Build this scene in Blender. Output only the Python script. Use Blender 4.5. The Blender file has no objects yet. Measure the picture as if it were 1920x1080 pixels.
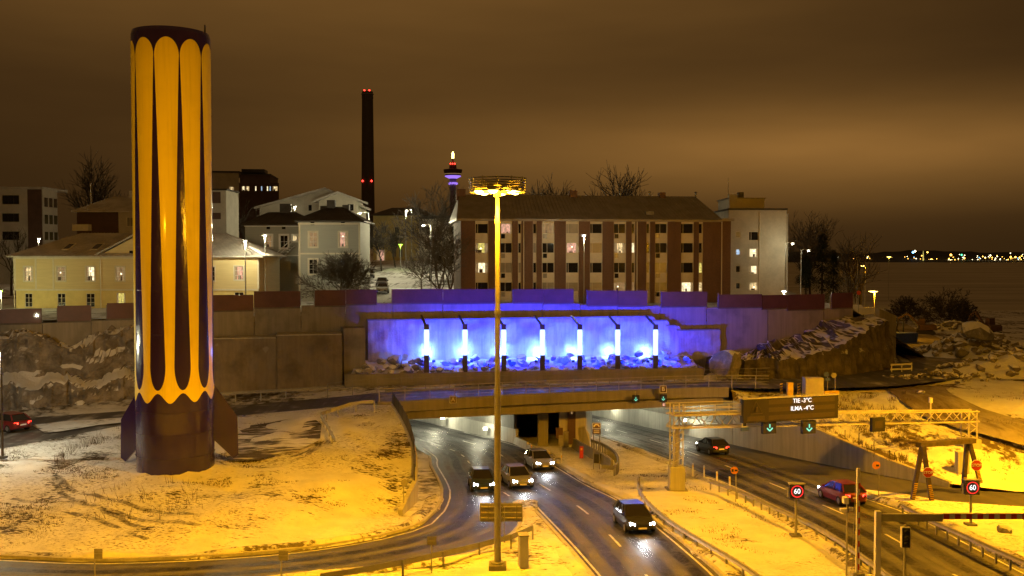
import bpy, bmesh, math, random
import numpy as np
from mathutils import Vector, Matrix, noise
from mathutils.geometry import delaunay_2d_cdt
R = math.radians
random.seed(7)
sc = bpy.context.scene
col = sc.collection

# ------------------------------------------------------------------ camera
FPX, CAMZ, HOR = 1844.0, 16.0, 478.0          # focal length in photo pixels, eye height, horizon row
TILT = math.atan((540 - HOR) / FPX)
cam_d = bpy.data.cameras.new('camera')
cam = bpy.data.objects.new('camera', cam_d)
col.objects.link(cam)
cam.location = (0, 0, CAMZ)
cam.rotation_euler = (math.pi / 2 - TILT, 0, 0)
cam_d.sensor_width = 36.0
cam_d.lens = 36.0 * FPX / 1920.0
cam_d.clip_start = 0.5
cam_d.clip_end = 20000
sc.camera = cam

# ------------------------------------------------------------------ night sky: low cloud lit by the town
world = bpy.data.worlds.new('World')
sc.world = world
world.use_nodes = True
def build_world():
    nt = world.node_tree
    for n in list(nt.nodes): nt.nodes.remove(n)
    N, L = nt.nodes, nt.links
    out = N.new('ShaderNodeOutputWorld'); bg = N.new('ShaderNodeBackground')
    tc = N.new('ShaderNodeTexCoord'); sep = N.new('ShaderNodeSeparateXYZ')
    L.new(tc.outputs['Generated'], sep.inputs[0])
    def math_(op, a, b=None, c=None):
        n = N.new('ShaderNodeMath'); n.operation = op
        for i, v in enumerate((a, b, c)):
            if v is None: continue
            if isinstance(v, (int, float)): n.inputs[i].default_value = v
            else: L.new(v, n.inputs[i])
        return n.outputs[0]
    el = sep.outputs['Z']
    az = math_('ARCTAN2', sep.outputs['X'], sep.outputs['Y'])
    mp = N.new('ShaderNodeMapping'); mp.inputs['Scale'].default_value = (1.3, 1.3, 7)
    L.new(tc.outputs['Generated'], mp.inputs[0])
    nz = N.new('ShaderNodeTexNoise'); nz.inputs['Scale'].default_value = 1.6
    nz.inputs['Detail'].default_value = 4; nz.inputs['Roughness'].default_value = 0.5
    L.new(mp.outputs[0], nz.inputs['Vector'])
    def blob(a0, e0, wa, we):
        da = math_('DIVIDE', math_('SUBTRACT', az, a0), wa)
        de = math_('DIVIDE', math_('SUBTRACT', el, e0), we)
        r2 = math_('ADD', math_('MULTIPLY', da, da), math_('MULTIPLY', de, de))
        return math_('POWER', 2.718, math_('MULTIPLY', r2, -1.0))
    cloud = math_('ADD', math_('MULTIPLY', nz.outputs['Fac'], 0.85), 0.62)
    v = math_('MULTIPLY', blob(0.36, 0.105, 0.40, 0.045), 0.50)
    v = math_('ADD', v, math_('MULTIPLY', blob(-0.15, 0.27, 0.60, 0.14), 0.30))
    v = math_('ADD', v, math_('MULTIPLY', blob(0.10, 0.06, 0.35, 0.06), 0.14))
    v = math_('ADD', v, 0.12)
    mr_ = N.new('ShaderNodeMapRange'); mr_.interpolation_type = 'SMOOTHSTEP'
    mr_.inputs['From Min'].default_value = 0.22; mr_.inputs['From Max'].default_value = 0.75; mr_.inputs['To Max'].default_value = 0.26
    L.new(el, mr_.inputs['Value']); v = math_('ADD', v, mr_.outputs[0])
    v = math_('MULTIPLY', v, cloud)
    ramp = N.new('ShaderNodeValToRGB')
    cr = ramp.color_ramp
    cr.elements[0].position = 0.0; cr.elements[0].color = (0.006, 0.0034, 0.0012, 1)
    cr.elements[1].position = 1.0; cr.elements[1].color = (0.36, 0.17, 0.040, 1)
    e = cr.elements.new(0.22); e.color = (0.052, 0.0245, 0.0066, 1)
    e = cr.elements.new(0.55); e.color = (0.165, 0.078, 0.0185, 1)
    L.new(v, ramp.inputs[0])
    L.new(ramp.outputs[0], bg.inputs['Color'])
    bg.inputs['Strength'].default_value = 1.0
    L.new(bg.outputs[0], out.inputs['Surface'])
build_world()

# ------------------------------------------------------------------ exposure
sc.view_settings.view_transform = 'Standard'
sc.view_settings.look = 'None'
sc.view_settings.exposure = 0.0
sc.view_settings.gamma = 1.0
sc.render.engine = 'CYCLES'
sc.cycles.use_denoising = True
sc.cycles.max_bounces = 5
sc.cycles.diffuse_bounces = 3
sc.cycles.glossy_bounces = 3
sc.cycles.transmission_bounces = 4
sc.cycles.sample_clamp_indirect = 4.0
sc.cycles.caustics_reflective = False
sc.cycles.caustics_refractive = False

SODIUM = (1.0, 0.41, 0.007)
COOLW = (1.0, 0.90, 0.56)
TUNW = (1.0, 0.94, 0.62)

# ------------------------------------------------------------------ picture -> place
CT, ST = math.cos(TILT), math.sin(TILT)
def ray(px, py):
    cx, cy = (px - 960) / FPX, (540 - py) / FPX
    return Vector((cx, CT + cy * ST, -ST + cy * CT))
def at(px, py, z):
    d = ray(px, py); t = (z - CAMZ) / d.z
    return Vector((d.x * t, d.y * t, z))
def atY(px, py, Y):
    d = ray(px, py); t = Y / d.y
    return Vector((d.x * t, Y, CAMZ + d.z * t))
def zroad(y):                                   # the carriageways dip towards the tunnel
    return -4.4 * max(0.0, min(1.75, (y - 48) / 72.0))
def atr(px, py, dz=0.0):
    z = 0.0
    for _ in range(30):
        p = at(px, py, z + dz); z = 0.5 * z + 0.5 * zroad(p.y)
    return Vector((p.x, p.y, zroad(p.y) + dz))
def toward(px, Y):                              # x of an image column at depth Y
    return (px - 960) / FPX * (Y * CT + 0.0)

# ------------------------------------------------------------------ materials
MATS = {}
class NH:
    def __init__(s, name):
        s.m = bpy.data.materials.new(name); s.m.use_nodes = True
        s.nt = s.m.node_tree; s.N, s.L = s.nt.nodes, s.nt.links
        s.b = s.N['Principled BSDF']
        s.geo = s.N.new('ShaderNodeNewGeometry'); s.tc = s.N.new('ShaderNodeTexCoord')
    def put(s, sock, v):
        i = s.b.inputs[sock]
        if isinstance(v, (int, float)): i.default_value = v
        elif isinstance(v, tuple): i.default_value = v if len(v) == 4 else (*v, 1)
        else: s.L.new(v, i)
    def pos(s, scale=(1, 1, 1), rot=0.0, space='world'):
        mp = s.N.new('ShaderNodeMapping'); mp.inputs['Scale'].default_value = scale
        mp.inputs['Rotation'].default_value = (0, 0, rot)
        s.L.new(s.geo.outputs['Position'] if space == 'world' else s.tc.outputs['Object'], mp.inputs[0])
        return mp.outputs[0]
    def noise(s, vec, scale, detail=4, rough=0.55, dist=0.0):
        n = s.N.new('ShaderNodeTexNoise'); n.inputs['Scale'].default_value = scale
        n.inputs['Detail'].default_value = detail; n.inputs['Roughness'].default_value = rough
        n.inputs['Distortion'].default_value = dist
        s.L.new(vec, n.inputs['Vector']); return n.outputs['Fac']
    def vor(s, vec, scale):
        n = s.N.new('ShaderNodeTexVoronoi'); n.inputs['Scale'].default_value = scale
        s.L.new(vec, n.inputs['Vector']); return n.outputs['Distance']
    def math(s, op, a, b=0.0):
        n = s.N.new('ShaderNodeMath'); n.operation = op
        for i, v in enumerate((a, b)):
            if isinstance(v, (int, float)): n.inputs[i].default_value = v
            else: s.L.new(v, n.inputs[i])
        return n.outputs[0]
    def step(s, v, lo, hi):
        n = s.N.new('ShaderNodeMapRange'); n.interpolation_type = 'SMOOTHSTEP'
        n.inputs['From Min'].default_value = lo; n.inputs['From Max'].default_value = hi
        s.L.new(v, n.inputs['Value']); return n.outputs[0]
    def mix(s, f, a, b):
        n = s.N.new('ShaderNodeMix'); n.data_type = 'RGBA'
        if isinstance(f, (int, float)): n.inputs[0].default_value = f
        else: s.L.new(f, n.inputs[0])
        for i, v in ((6, a), (7, b)):
            if isinstance(v, tuple): n.inputs[i].default_value = (*v, 1)
            else: s.L.new(v, n.inputs[i])
        return n.outputs[2]
    def bump(s, h, strength=0.4, dist=0.05):
        n = s.N.new('ShaderNodeBump'); n.inputs['Strength'].default_value = strength
        n.inputs['Distance'].default_value = dist
        s.L.new(h, n.inputs['Height']); s.L.new(n.outputs[0], s.b.inputs['Normal'])
    def normal_z(s):
        x = s.N.new('ShaderNodeSeparateXYZ'); s.L.new(s.geo.outputs['True Normal'], x.inputs[0]); return x.outputs['Z']

def sh(c, k): return tuple(min(1, v * k) for v in c)
def M(name, c=(.5, .5, .5), rough=.6, metal=0.0, var=.18, scale=3.0, bump=0.0, coat=0.0, space='world', stretch=(1, 1, 1)):
    if name in MATS: return MATS[name]
    h = NH(name)
    v = h.pos(stretch, space=space)
    n = h.noise(v, scale, 5)
    n2 = h.noise(v, scale * 7.3, 3)
    f = h.math('ADD', h.math('MULTIPLY', n, .7), h.math('MULTIPLY', n2, .3))
    h.put('Base Color', h.mix(h.step(f, .3, .7), sh(c, 1 - var), sh(c, 1 + var)))
    h.put('Roughness', rough); h.put('Metallic', metal); h.put('Coat Weight', coat)
    if bump: h.bump(n2, bump, .03)
    MATS[name] = h.m; return h.m
def E(name, c, strength, var=0.0, scale=1.0):
    if name in MATS: return MATS[name]
    h = NH(name)
    h.put('Base Color', sh(c, .04)); h.put('Emission Strength', strength)
    if var:
        n = h.noise(h.pos(), scale, 3, .6)
        n2 = h.noise(h.pos((1, 1, .25)), scale * 2.7, 2, .5)
        f = h.step(h.math('ADD', h.math('MULTIPLY', n, .6), h.math('MULTIPLY', n2, .4)), .36, .62)
        h.put('Emission Color', h.mix(f, sh(c, 1 - var), c))
    else: h.put('Emission Color', c)
    MATS[name] = h.m; return h.m

def snow_mat(name, thr=.60, soft=.06, dirt=(.055, .042, .026), snow=(.74, .75, .78), stretch=(1, 1, 1), rot=0.0, scale=.35, fine=2.2, tint=.5, lump=.5, speck=0.0):
    h = NH(name)
    v = h.pos(stretch, rot); w = h.pos()
    big = h.noise(w, scale * .3, 3)
    mid = h.noise(v, scale, 5, .6)
    fin = h.noise(v, fine, 5, .66, .2)
    f = h.math('ADD', h.math('ADD', h.math('MULTIPLY', big, .40), h.math('MULTIPLY', mid, .22)), h.math('MULTIPLY', fin, .38))
    mask = h.step(f, thr - .05, thr - .05 + soft)
    if speck:                                     # small clods and stubble showing through in broad zones
        zone = h.step(h.noise(w, .11, 3, .5), .42, .60)
        spot = h.step(h.noise(v, 6.5, 3, .6), .575, .61)
        mask = h.math('MAXIMUM', mask, h.math('MULTIPLY', h.math('MULTIPLY', zone, spot), speck))
    tone = h.mix(h.step(h.noise(w, .55, 5, .6), .35, .7), snow, sh(snow, 1 - tint * .35))
    h.put('Base Color', h.mix(mask, tone, h.mix(h.noise(w, 5.0, 4), sh(dirt, .6), sh(dirt, 1.9))))
    h.put('Roughness', .75); h.put('Specular IOR Level', .25)
    h.bump(h.math('ADD', h.math('MULTIPLY', h.noise(w, 1.1, 6, .6), 1.0), h.math('MULTIPLY', mask, -.25)), lump, .22)
    MATS[name] = h.m; return h.m
def asphalt_mat(name, c=.05, snow=.0, rough=.48):
    h = NH(name)
    w = h.pos(); st = h.pos((1, .06, 1), R(-6))
    n = h.noise(st, .9, 4, .55); g = h.noise(w, 14, 3); d = h.noise(w, .5, 5, .6)
    a = h.mix(h.step(n, .35, .7), (c * .75, c * .75, c * .78), (c * 1.5, c * 1.45, c * 1.4))
    a = h.mix(h.math('MULTIPLY', g, .35), a, (c * 2.2, c * 2.1, c * 2.0))
    if snow:
        a = h.mix(h.math('MULTIPLY', h.step(h.math('ADD', h.math('MULTIPLY', d, .6), h.math('MULTIPLY', n, .4)), .62 - snow * .4, .78 - snow * .3), .75), a, (.5, .5, .52))
    h.put('Base Color', a)
    h.put('Roughness', h.math('ADD', rough - .12, h.math('MULTIPLY', d, .28)))
    h.bump(g, .25, .012)
    MATS[name] = h.m; return h.m
def track_mat(name, c, rough, amt):
    h = NH(name); uv = h.N.new('ShaderNodeUVMap'); s = h.N.new('ShaderNodeSeparateXYZ'); h.L.new(uv.outputs[0], s.inputs[0])
    e = h.math('MULTIPLY', h.math('MULTIPLY', s.outputs['X'], h.math('SUBTRACT', 1.0, s.outputs['X'])), 4.0)
    n = h.noise(h.pos(), .6, 5, .65); f = h.noise(h.pos(), 5.0, 4, .6)
    a = h.math('MULTIPLY', h.step(e, .05, .8), h.math('MULTIPLY', h.step(h.math('ADD', h.math('MULTIPLY', n, .6), h.math('MULTIPLY', f, .4)), .36, .62), amt))
    h.put('Base Color', c); h.put('Roughness', rough); h.put('Alpha', a); MATS[name] = h.m
track_mat('wheel_wet', (.020, .020, .020), .46, .75)
track_mat('salt_light_streak', (.30, .30, .31), .7, .38)  # pale dried salt; its colour also paints in the light trails of passing cars
def concrete_mat(name, c=(.22, .21, .19), streak=.16, stain=.5, bumpy=.15):
    h = NH(name)
    w = h.pos(); st = h.pos((2.2, 2.2, .12))
    s1 = h.noise(st, 1.3, 5, .6); b = h.noise(w, .35, 5, .6); g = h.noise(w, 6, 4)
    a = h.mix(h.step(s1, .35, .68), sh(c, 1 + streak * .5), sh(c, 1 - streak))
    a = h.mix(h.math('MULTIPLY', h.step(b, .45, .72), stain), a, sh(c, .45))
    h.put('Base Color', h.mix(h.math('MULTIPLY', g, .25), a, sh(c, 1.25)))
    h.put('Roughness', .82); h.bump(h.math('ADD', g, h.math('MULTIPLY', b, 2.0)), bumpy, .05)
    MATS[name] = h.m; return h.m
def rock_mat(name, c=(.20, .185, .165), snow=.55, groove=0.0):
    h = NH(name)
    w = h.pos(); st = h.pos((1.6, 1.6, .16))
    n = h.noise(w, .7, 6, .65, .4); g = h.noise(w, 4.5, 5, .6); s = h.noise(st, 1.7, 4)
    a = h.mix(h.step(n, .35, .68), sh(c, .55), sh(c, 1.35))
    a = h.mix(h.math('MULTIPLY', h.step(s, .5, .72), .35 + groove * .4), a, sh(c, .4))
    if snow > 0:
        up = h.math('ADD', h.normal_z(), h.math('MULTIPLY', h.math('SUBTRACT', n, .5), .45))
        a = h.mix(h.step(up, 1.02 - snow, 1.12 - snow), a, (.70, .71, .74))
    h.put('Base Color', a); h.put('Roughness', .85)
    h.bump(h.math('ADD', h.math('MULTIPLY', n, 1.5), h.math('MULTIPLY', g, .6)), .7, .25)
    MATS[name] = h.m; return h.m

snow_mat('snow_mound', .60, .03, stretch=(.6, 1.5, 1), rot=R(24), scale=.6, fine=4.2, lump=1.0, speck=.9)
snow_mat('snow_island', .625, .035, stretch=(.6, 1.4, 1), rot=R(35), scale=.6, fine=3.4, lump=.8, speck=.7)
snow_mat('snow_bank', .55, .06, stretch=(1, .6, 1), rot=R(10), scale=.30, fine=1.4, dirt=(.10, .075, .045), lump=.9)
snow_mat('snow_dirty', .50, .12, scale=.4, fine=1.2, dirt=(.07, .06, .045))
snow_mat('snow_town', .54, .10, scale=.2, fine=.8, dirt=(.05, .045, .035))
snow_mat('snow_tracks', .52, .05, stretch=(.35, 3.2, 1), rot=R(-12), scale=.8, fine=1.3, dirt=(.06, .05, .035))
snow_mat('snow_street', .56, .10, stretch=(2.4, .14, 1), rot=R(8), scale=.7, fine=.7, dirt=(.12, .115, .10), snow=(.62, .62, .62))
snow_mat('dirt_road', .47, .16, stretch=(1.5, .3, 1), rot=R(-20), scale=.35, fine=.9, dirt=(.11, .088, .055), snow=(.34, .31, .25))
snow_mat('snow_ridge', .56, .06, scale=.7, fine=3.0, dirt=(.10, .085, .06), snow=(.66, .66, .68), lump=1.0)
asphalt_mat('asphalt', .050, .0, .56)
asphalt_mat('asphalt_snowy', .06, .28, .55)
concrete_mat('concrete')
concrete_mat('concrete_wall', (.25, .235, .21), .16, .75, .25)
concrete_mat('concrete_blotch', (.27, .25, .22), .08, .8, .7)
concrete_mat('concrete_pale', (.44, .43, .39), .2, .35)
concrete_mat('shot_brown', (.22, .185, .14), .15, .85, 1.0)
concrete_mat('shotcrete', (.38, .38, .38), .25, .75, 1.0)
rock_mat('rock', (.23, .205, .175), .43)
rock_mat('cliff_rock', (.115, .10, .085), .33, .9)
rock_mat('boulder_rock', (.26, .25, .24), .50)
def rocket_paint(name, c, rough, coat, wob, dirt=.3):
    h = NH(name); w = h.pos(); st = h.pos((3.0, 3.0, .10)); lg = h.pos((.5, .5, .22))
    s1 = h.noise(st, 1.6, 5, .65); b = h.noise(lg, 1.0, 4, .5); g = h.noise(w, .45, 5, .6)
    a = h.mix(h.math('MULTIPLY', h.step(s1, .48, .75), dirt), c, sh(c, .45))
    h.put('Base Color', h.mix(h.math('MULTIPLY', h.step(g, .45, .75), .25), a, sh(c, .6)))
    h.put('Roughness', h.math('ADD', rough, h.math('MULTIPLY', g, .16))); h.put('Coat Weight', coat); h.put('Coat Roughness', .10)
    h.bump(h.math('ADD', b, h.math('MULTIPLY', h.noise(h.pos((1, 1, .5)), 2.2, 2), .25)), wob, .30); MATS[name] = h.m
rocket_paint('purple_paint', (.020, .009, .16), .14, .8, .40, .08)
rocket_paint('yellow_paint', (.72, .60, .012), .40, .15, .14)
M('galv', (.33, .33, .32), .55, .2, .15, 2.0)
M('galv_dark', (.20, .20, .20), .55, .2, .2, 2.0)
M('steel_dark', (.055, .052, .05), .5, .3, .2, 3)
M('weathered_steel', (.085, .066, .045), .7, .3, .3, 3)
M('black_plastic', (.016, .016, .017), .5, 0, .2, 4)
M('sign_back', (.26, .25, .235), .6, .3, .2, 2)
M('white_paint', (.72, .72, .70), .5, 0, .08, 2)
M('line_paint', (.62, .62, .58), .6, 0, .3, 2.5)
M('red_paint', (.45, .035, .02), .5, 0, .12, 2)
M('orange_sign', (.75, .30, .03), .5, 0, .12, 3)
M('yellow_plastic', (.70, .47, .03), .55, 0, .15, 3)
M('blue_paint', (.03, .06, .30), .5, 0, .2, 2)
M('barrier_panel', (.080, .028, .034), .5, 0, .18, .9, 0, .1)
M('fence_cap', (.10, .085, .07), .7, 0, .2, 2)
M('yellow_board', (.62, .52, .27), .7, 0, .08, 2, .15, 0, 'world', (.2, .2, 5))
M('yellow_plaster', (.66, .55, .22), .8, 0, .10, 1)
M('grey_board', (.34, .35, .31), .7, 0, .08, 2, .15, 0, 'world', (.2, .2, 5))
M('trim_cream', (.62, .58, .46), .65, 0, .06, 2)
M('cream_render', (.46, .43, .36), .8, 0, .14, .5)
M('panel_white', (.60, .56, .46), .7, 0, .10, .7)
M('brown_panel', (.09, .05, .035), .7, 0, .2, 1)
M('roof_metal', (.24, .225, .21), .5, .35, .2, .7)
M('roof_snow', (.42, .40, .37), .7, .0, .25, .6)
M('roof_dark', (.045, .04, .036), .6, .2, .3, .7)
M('bark', (.06, .048, .036), .85, 0, .3, 5)
M('bark_light', (.085, .07, .05), .85, 0, .3, 5)
M('needle', (.018, .028, .016), .8, 0, .4, 2)
M('tyre', (.018, .018, .018), .85, 0, .2, 8)
M('rim', (.35, .35, .36), .35, .8, .1, 4)
M('wood', (.24, .17, .10), .75, 0, .25, 4)
M('ice', (.42, .40, .37), .6, 0, .40, .016, 0, 0, 'world', (.25, 2.2, 1))
M('hill_dark', (.02, .022, .02), .9, 0, .3, .01)
M('dead_grass', (.10, .075, .035), .9, 0, .4, 3)
def brick_mat():
    h = NH('brick'); v = h.pos((1, 1, 1))
    s = h.N.new('ShaderNodeSeparateXYZ'); h.L.new(v, s.inputs[0])
    c = h.N.new('ShaderNodeCombineXYZ'); h.L.new(s.outputs['X'], c.inputs[0]); h.L.new(s.outputs['Z'], c.inputs[1])
    b = h.N.new('ShaderNodeTexBrick'); b.inputs['Scale'].default_value = 3.2
    b.inputs['Color1'].default_value = (.150, .072, .034, 1); b.inputs['Color2'].default_value = (.105, .050, .026, 1)
    b.inputs['Mortar'].default_value = (.17, .12, .09, 1); b.inputs['Mortar Size'].default_value = .03
    h.L.new(c.outputs[0], b.inputs['Vector'])
    n = h.noise(h.pos((1, 1, .4)), .6, 5)
    h.put('Base Color', h.mix(h.math('MULTIPLY', h.step(n, .4, .75), .45), b.outputs['Color'], (.06, .03, .018)))
    h.put('Roughness', .85); MATS['brick'] = h.m
brick_mat()
def glass_mat(name, c, rough=.06):
    h = NH(name); n = h.noise(h.pos(), .8, 3)
    h.put('Base Color', h.mix(n, sh(c, .6), sh(c, 1.6))); h.put('Roughness', rough); h.put('Specular IOR Level', .8)
    MATS[name] = h.m
glass_mat('glass_dark', (.014, .013, .012))
glass_mat('glass_curtain', (.20, .19, .165), .3)
def clear_glass():
    h = NH('clear_glass'); h.put('Base Color', (.82, .84, .82)); h.put('Roughness', .08)
    h.put('Transmission Weight', 1.0); h.put('IOR', 1.02); h.put('Alpha', .35)
    n = h.noise(h.pos(), 1.2, 3); h.put('Roughness', h.math('MULTIPLY', n, .25)); MATS['clear_glass'] = h.m
clear_glass()
E('lit_warm', (1.0, .72, .34), 1.25, .75, 3.2)
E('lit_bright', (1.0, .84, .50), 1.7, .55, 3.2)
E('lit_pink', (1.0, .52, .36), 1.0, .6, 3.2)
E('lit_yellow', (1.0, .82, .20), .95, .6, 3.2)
E('lit_blue', (.55, .75, 1.0), 1.0, .7, 3.2)
E('lit_dim', (1.0, .58, .24), .34, .6, 3.2)
E('curtain_glow', (1.0, .66, .30), .34, .5, 3.0)
E('room_lamp', (1.0, .88, .60), 2.4)
track_mat('snow_rut', (.075, .058, .036), .85, .7)
E('lamp_white', (1.0, .93, .70), 40)
E('lamp_tunnel', (1.0, .95, .72), 22)
E('lamp_sodium', (1.0, .62, .12), 28)
E('lamp_green', (.45, 1.0, .05), 10)
E('lamp_red', (1.0, .03, .02), 8)
E('headlamp', (.95, .97, 1.0), 60)
E('taillamp', (1.0, .03, .015), 14)
E('tube_glow', (.60, .82, 1.0), 1.7)
E('green_led', (.0, .62, .36), .9)
E('green_core', (.30, 1.0, .80), 1.0)
E('white_led', (1.0, 1.0, 1.0), 1.3)
E('red_led', (1.0, .03, .03), 1.6)
E('purple_glow', (.38, .20, .95), 1.1)
E('tower_gold', (1.0, .80, .22), 7)

# ------------------------------------------------------------------ mesh building
class MB:
    def __init__(s): s.v, s.f = [], []
    def add(s, vs, fs):
        b = len(s.v); s.v += [tuple(p) for p in vs]; s.f += [tuple(i + b for i in f) for f in fs]; return s
    def box(s, a, b):
        (x0, y0, z0), (x1, y1, z1) = a, b
        return s.add([(x0, y0, z0), (x1, y0, z0), (x1, y1, z0), (x0, y1, z0), (x0, y0, z1), (x1, y0, z1), (x1, y1, z1), (x0, y1, z1)],
                     [(0, 3, 2, 1), (4, 5, 6, 7), (0, 1, 5, 4), (1, 2, 6, 5), (2, 3, 7, 6), (3, 0, 4, 7)])
    def bar(s, p0, p1, w, h=None, up=(0, 0, 1)):        # box beam from p0 to p1
        h = h or w; p0, p1 = Vector(p0), Vector(p1); d = (p1 - p0).normalized(); u = Vector(up)
        if abs(d.dot(u)) > .98: u = Vector((0, 1, 0))
        sd = d.cross(u).normalized(); u = sd.cross(d).normalized()
        r = [sd * a * w / 2 + u * b * h / 2 for a, b in ((-1, -1), (1, -1), (1, 1), (-1, 1))]
        return s.add([p0 + q for q in r] + [p1 + q for q in r], [(3, 2, 1, 0), (4, 5, 6, 7), (0, 1, 5, 4), (1, 2, 6, 5), (2, 3, 7, 6), (3, 0, 4, 7)])
    def cyl(s, p0, p1, r0, r1=None, n=10, caps=True):
        r1 = r0 if r1 is None else r1; p0, p1 = Vector(p0), Vector(p1); d = (p1 - p0).normalized()
        a = d.orthogonal().normalized(); b = d.cross(a)
        vs = []
        for p, r in ((p0, r0), (p1, r1)):
            for i in range(n):
                t = 2 * math.pi * i / n; vs.append(p + a * (math.cos(t) * r) + b * (math.sin(t) * r))
        fs = [(i, (i + 1) % n, n + (i + 1) % n, n + i) for i in range(n)]
        if caps: fs += [tuple(range(n - 1, -1, -1)), tuple(range(n, 2 * n))]
        return s.add(vs, fs)
    def lathe(s, prof, n=24, c=(0, 0, 0), a0=0.0, a1=2 * math.pi):
        full = abs(a1 - a0 - 2 * math.pi) < 1e-6; m = n if full else n + 1
        vs = [(c[0] + r * math.cos(a0 + (a1 - a0) * i / n), c[1] + r * math.sin(a0 + (a1 - a0) * i / n), c[2] + z) for r, z in prof for i in range(m)]
        fs = []
        for k in range(len(prof) - 1):
            for i in range(n):
                j = (i + 1) % m
                fs.append((k * m + i, k * m + j, (k + 1) * m + j, (k + 1) * m + i))
        return s.add(vs, fs)
    def prism(s, poly, off):                             # polygon of 3-D points swept by a vector
        off = Vector(off); n = len(poly); P = [Vector(p) for p in poly]
        return s.add(P + [p + off for p in P], [tuple(range(n - 1, -1, -1)), tuple(range(n, 2 * n))] + [(i, (i + 1) % n, n + (i + 1) % n, n + i) for i in range(n)])
    def sweep(s, path, prof, closed=False):              # profile (side, up) swept along a path
        P = [Vector(p) for p in path]; m = len(prof); vs = []
        for i, p in enumerate(P):
            d = (P[min(i + 1, len(P) - 1)] - P[max(i - 1, 0)]); d.z = 0; d.normalize()
            sd = Vector((d.y, -d.x, 0))
            vs += [p + sd * a + Vector((0, 0, b)) for a, b in prof]
        fs = [(i * m + k, i * m + (k + 1) % m, (i + 1) * m + (k + 1) % m, (i + 1) * m + k) for i in range(len(P) - 1) for k in range(m)]
        fs += [tuple(range(m - 1, -1, -1)), tuple(range((len(P) - 1) * m, len(P) * m))]
        return s.add(vs, fs)
    def disc(s, c, nrm, r, n=20, th=.02):
        c, nrm = Vector(c), Vector(nrm).normalized(); return s.cyl(c, c + nrm * th, r, r, n)
    def data(s, name, mat, smooth=False):
        me = bpy.data.meshes.new(name); me.from_pydata(s.v, [], s.f); me.update()
        me.materials.append(MATS[mat] if isinstance(mat, str) else mat)
        if smooth: me.shade_smooth() if hasattr(me, 'shade_smooth') else None
        return me
    def build(s, name, mat, parent=None, world=False, smooth=False, loc=None):
        if world and parent is not None:
            o = world_origin(parent); s.v = [(a - o.x, b - o.y, c - o.z) for a, b, c in s.v]
        me = s.data(name, mat, smooth)
        return link(name, me, parent, loc)
def world_origin(o):
    p = Vector((0, 0, 0))
    while o is not None: p += o.location; o = o.parent
    return p
def link(name, me, parent=None, loc=None):
    o = bpy.data.objects.new(name, me); col.objects.link(o)
    if parent is not None: o.parent = parent
    if loc is not None: o.location = loc
    return o
def tag(o, label, cat, group=None):
    o['label'] = label; o['category'] = cat
    if group: o['group'] = group
    return o
def thing(name, label, cat, loc=(0, 0, 0), rz=0.0, group=None):
    o = bpy.data.objects.new(name, None); col.objects.link(o)
    o.empty_display_size = .3; o.location = loc; o.rotation_euler = (0, 0, rz)
    return tag(o, label, cat, group)
def structure(o): o['kind'] = 'structure'; return o
def stuff(o): o['kind'] = 'stuff'; return o
def copy_tree(o, parent=None):
    c = o.copy(); col.objects.link(c); c.parent = parent
    for ch in list(o.children): copy_tree(ch, c)
    return c
def lamp(name, kind, loc, color, energy, parent=None, radius=.15, rot=None, spot=None, blend=.6):
    d = bpy.data.lights.new(name, kind); d.color = color; d.energy = energy
    d.shadow_soft_size = radius
    if spot: d.spot_size = spot; d.spot_blend = blend
    o = bpy.data.objects.new(name, d); col.objects.link(o); o.parent = parent; o.location = loc
    if rot: o.rotation_euler = rot
    return o
def aim(o, direction): o.rotation_euler = Vector(direction).to_track_quat('-Z', 'Y').to_euler()
def spline(pts, step=1.0):                               # Catmull-Rom through points
    P = [Vector(p) for p in pts]; out = []
    for i in range(len(P) - 1):
        a, b, c, d = P[max(i - 1, 0)], P[i], P[i + 1], P[min(i + 2, len(P) - 1)]
        n = max(1, int((c - b).length / step))
        for k in range(n):
            t = k / n
            out.append(.5 * ((2 * b) + (c - a) * t + (2 * a - 5 * b + 4 * c - d) * t * t + (3 * b - a - 3 * c + d) * t ** 3))
    out.append(P[-1]); return out
def resample(path, step):
    out = [path[0].copy()]; acc = 0.0
    for a, b in zip(path, path[1:]):
        L = (b - a).length
        if L == 0: continue
        t = step - acc
        while t <= L: out.append(a + (b - a) * (t / L)); t += step
        acc = (acc + L) % step
    return out
FONT_CACHE = {}
def text_mesh(txt, size, mat, depth=.01):
    cu = bpy.data.curves.new('lettering', 'FONT'); cu.body = txt; cu.size = size; cu.extrude = depth
    cu.align_x = 'CENTER'; cu.align_y = 'CENTER'; cu.offset = size * .010
    o = bpy.data.objects.new('lettering', cu); col.objects.link(o)
    dg = bpy.context.evaluated_depsgraph_get(); me = bpy.data.meshes.new_from_object(o.evaluated_get(dg))
    bpy.data.objects.remove(o); bpy.data.curves.remove(cu)
    me.materials.clear(); me.materials.append(MATS[mat]); return me
def lettering(txt, size, mat, parent, loc, rz=0.0, name='lettering', sx=1.0):
    o = link(name, text_mesh(txt, size, mat), parent, loc); o.rotation_euler = (math.pi / 2, 0, rz); o.scale = (sx, 1, 1); return o

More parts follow.
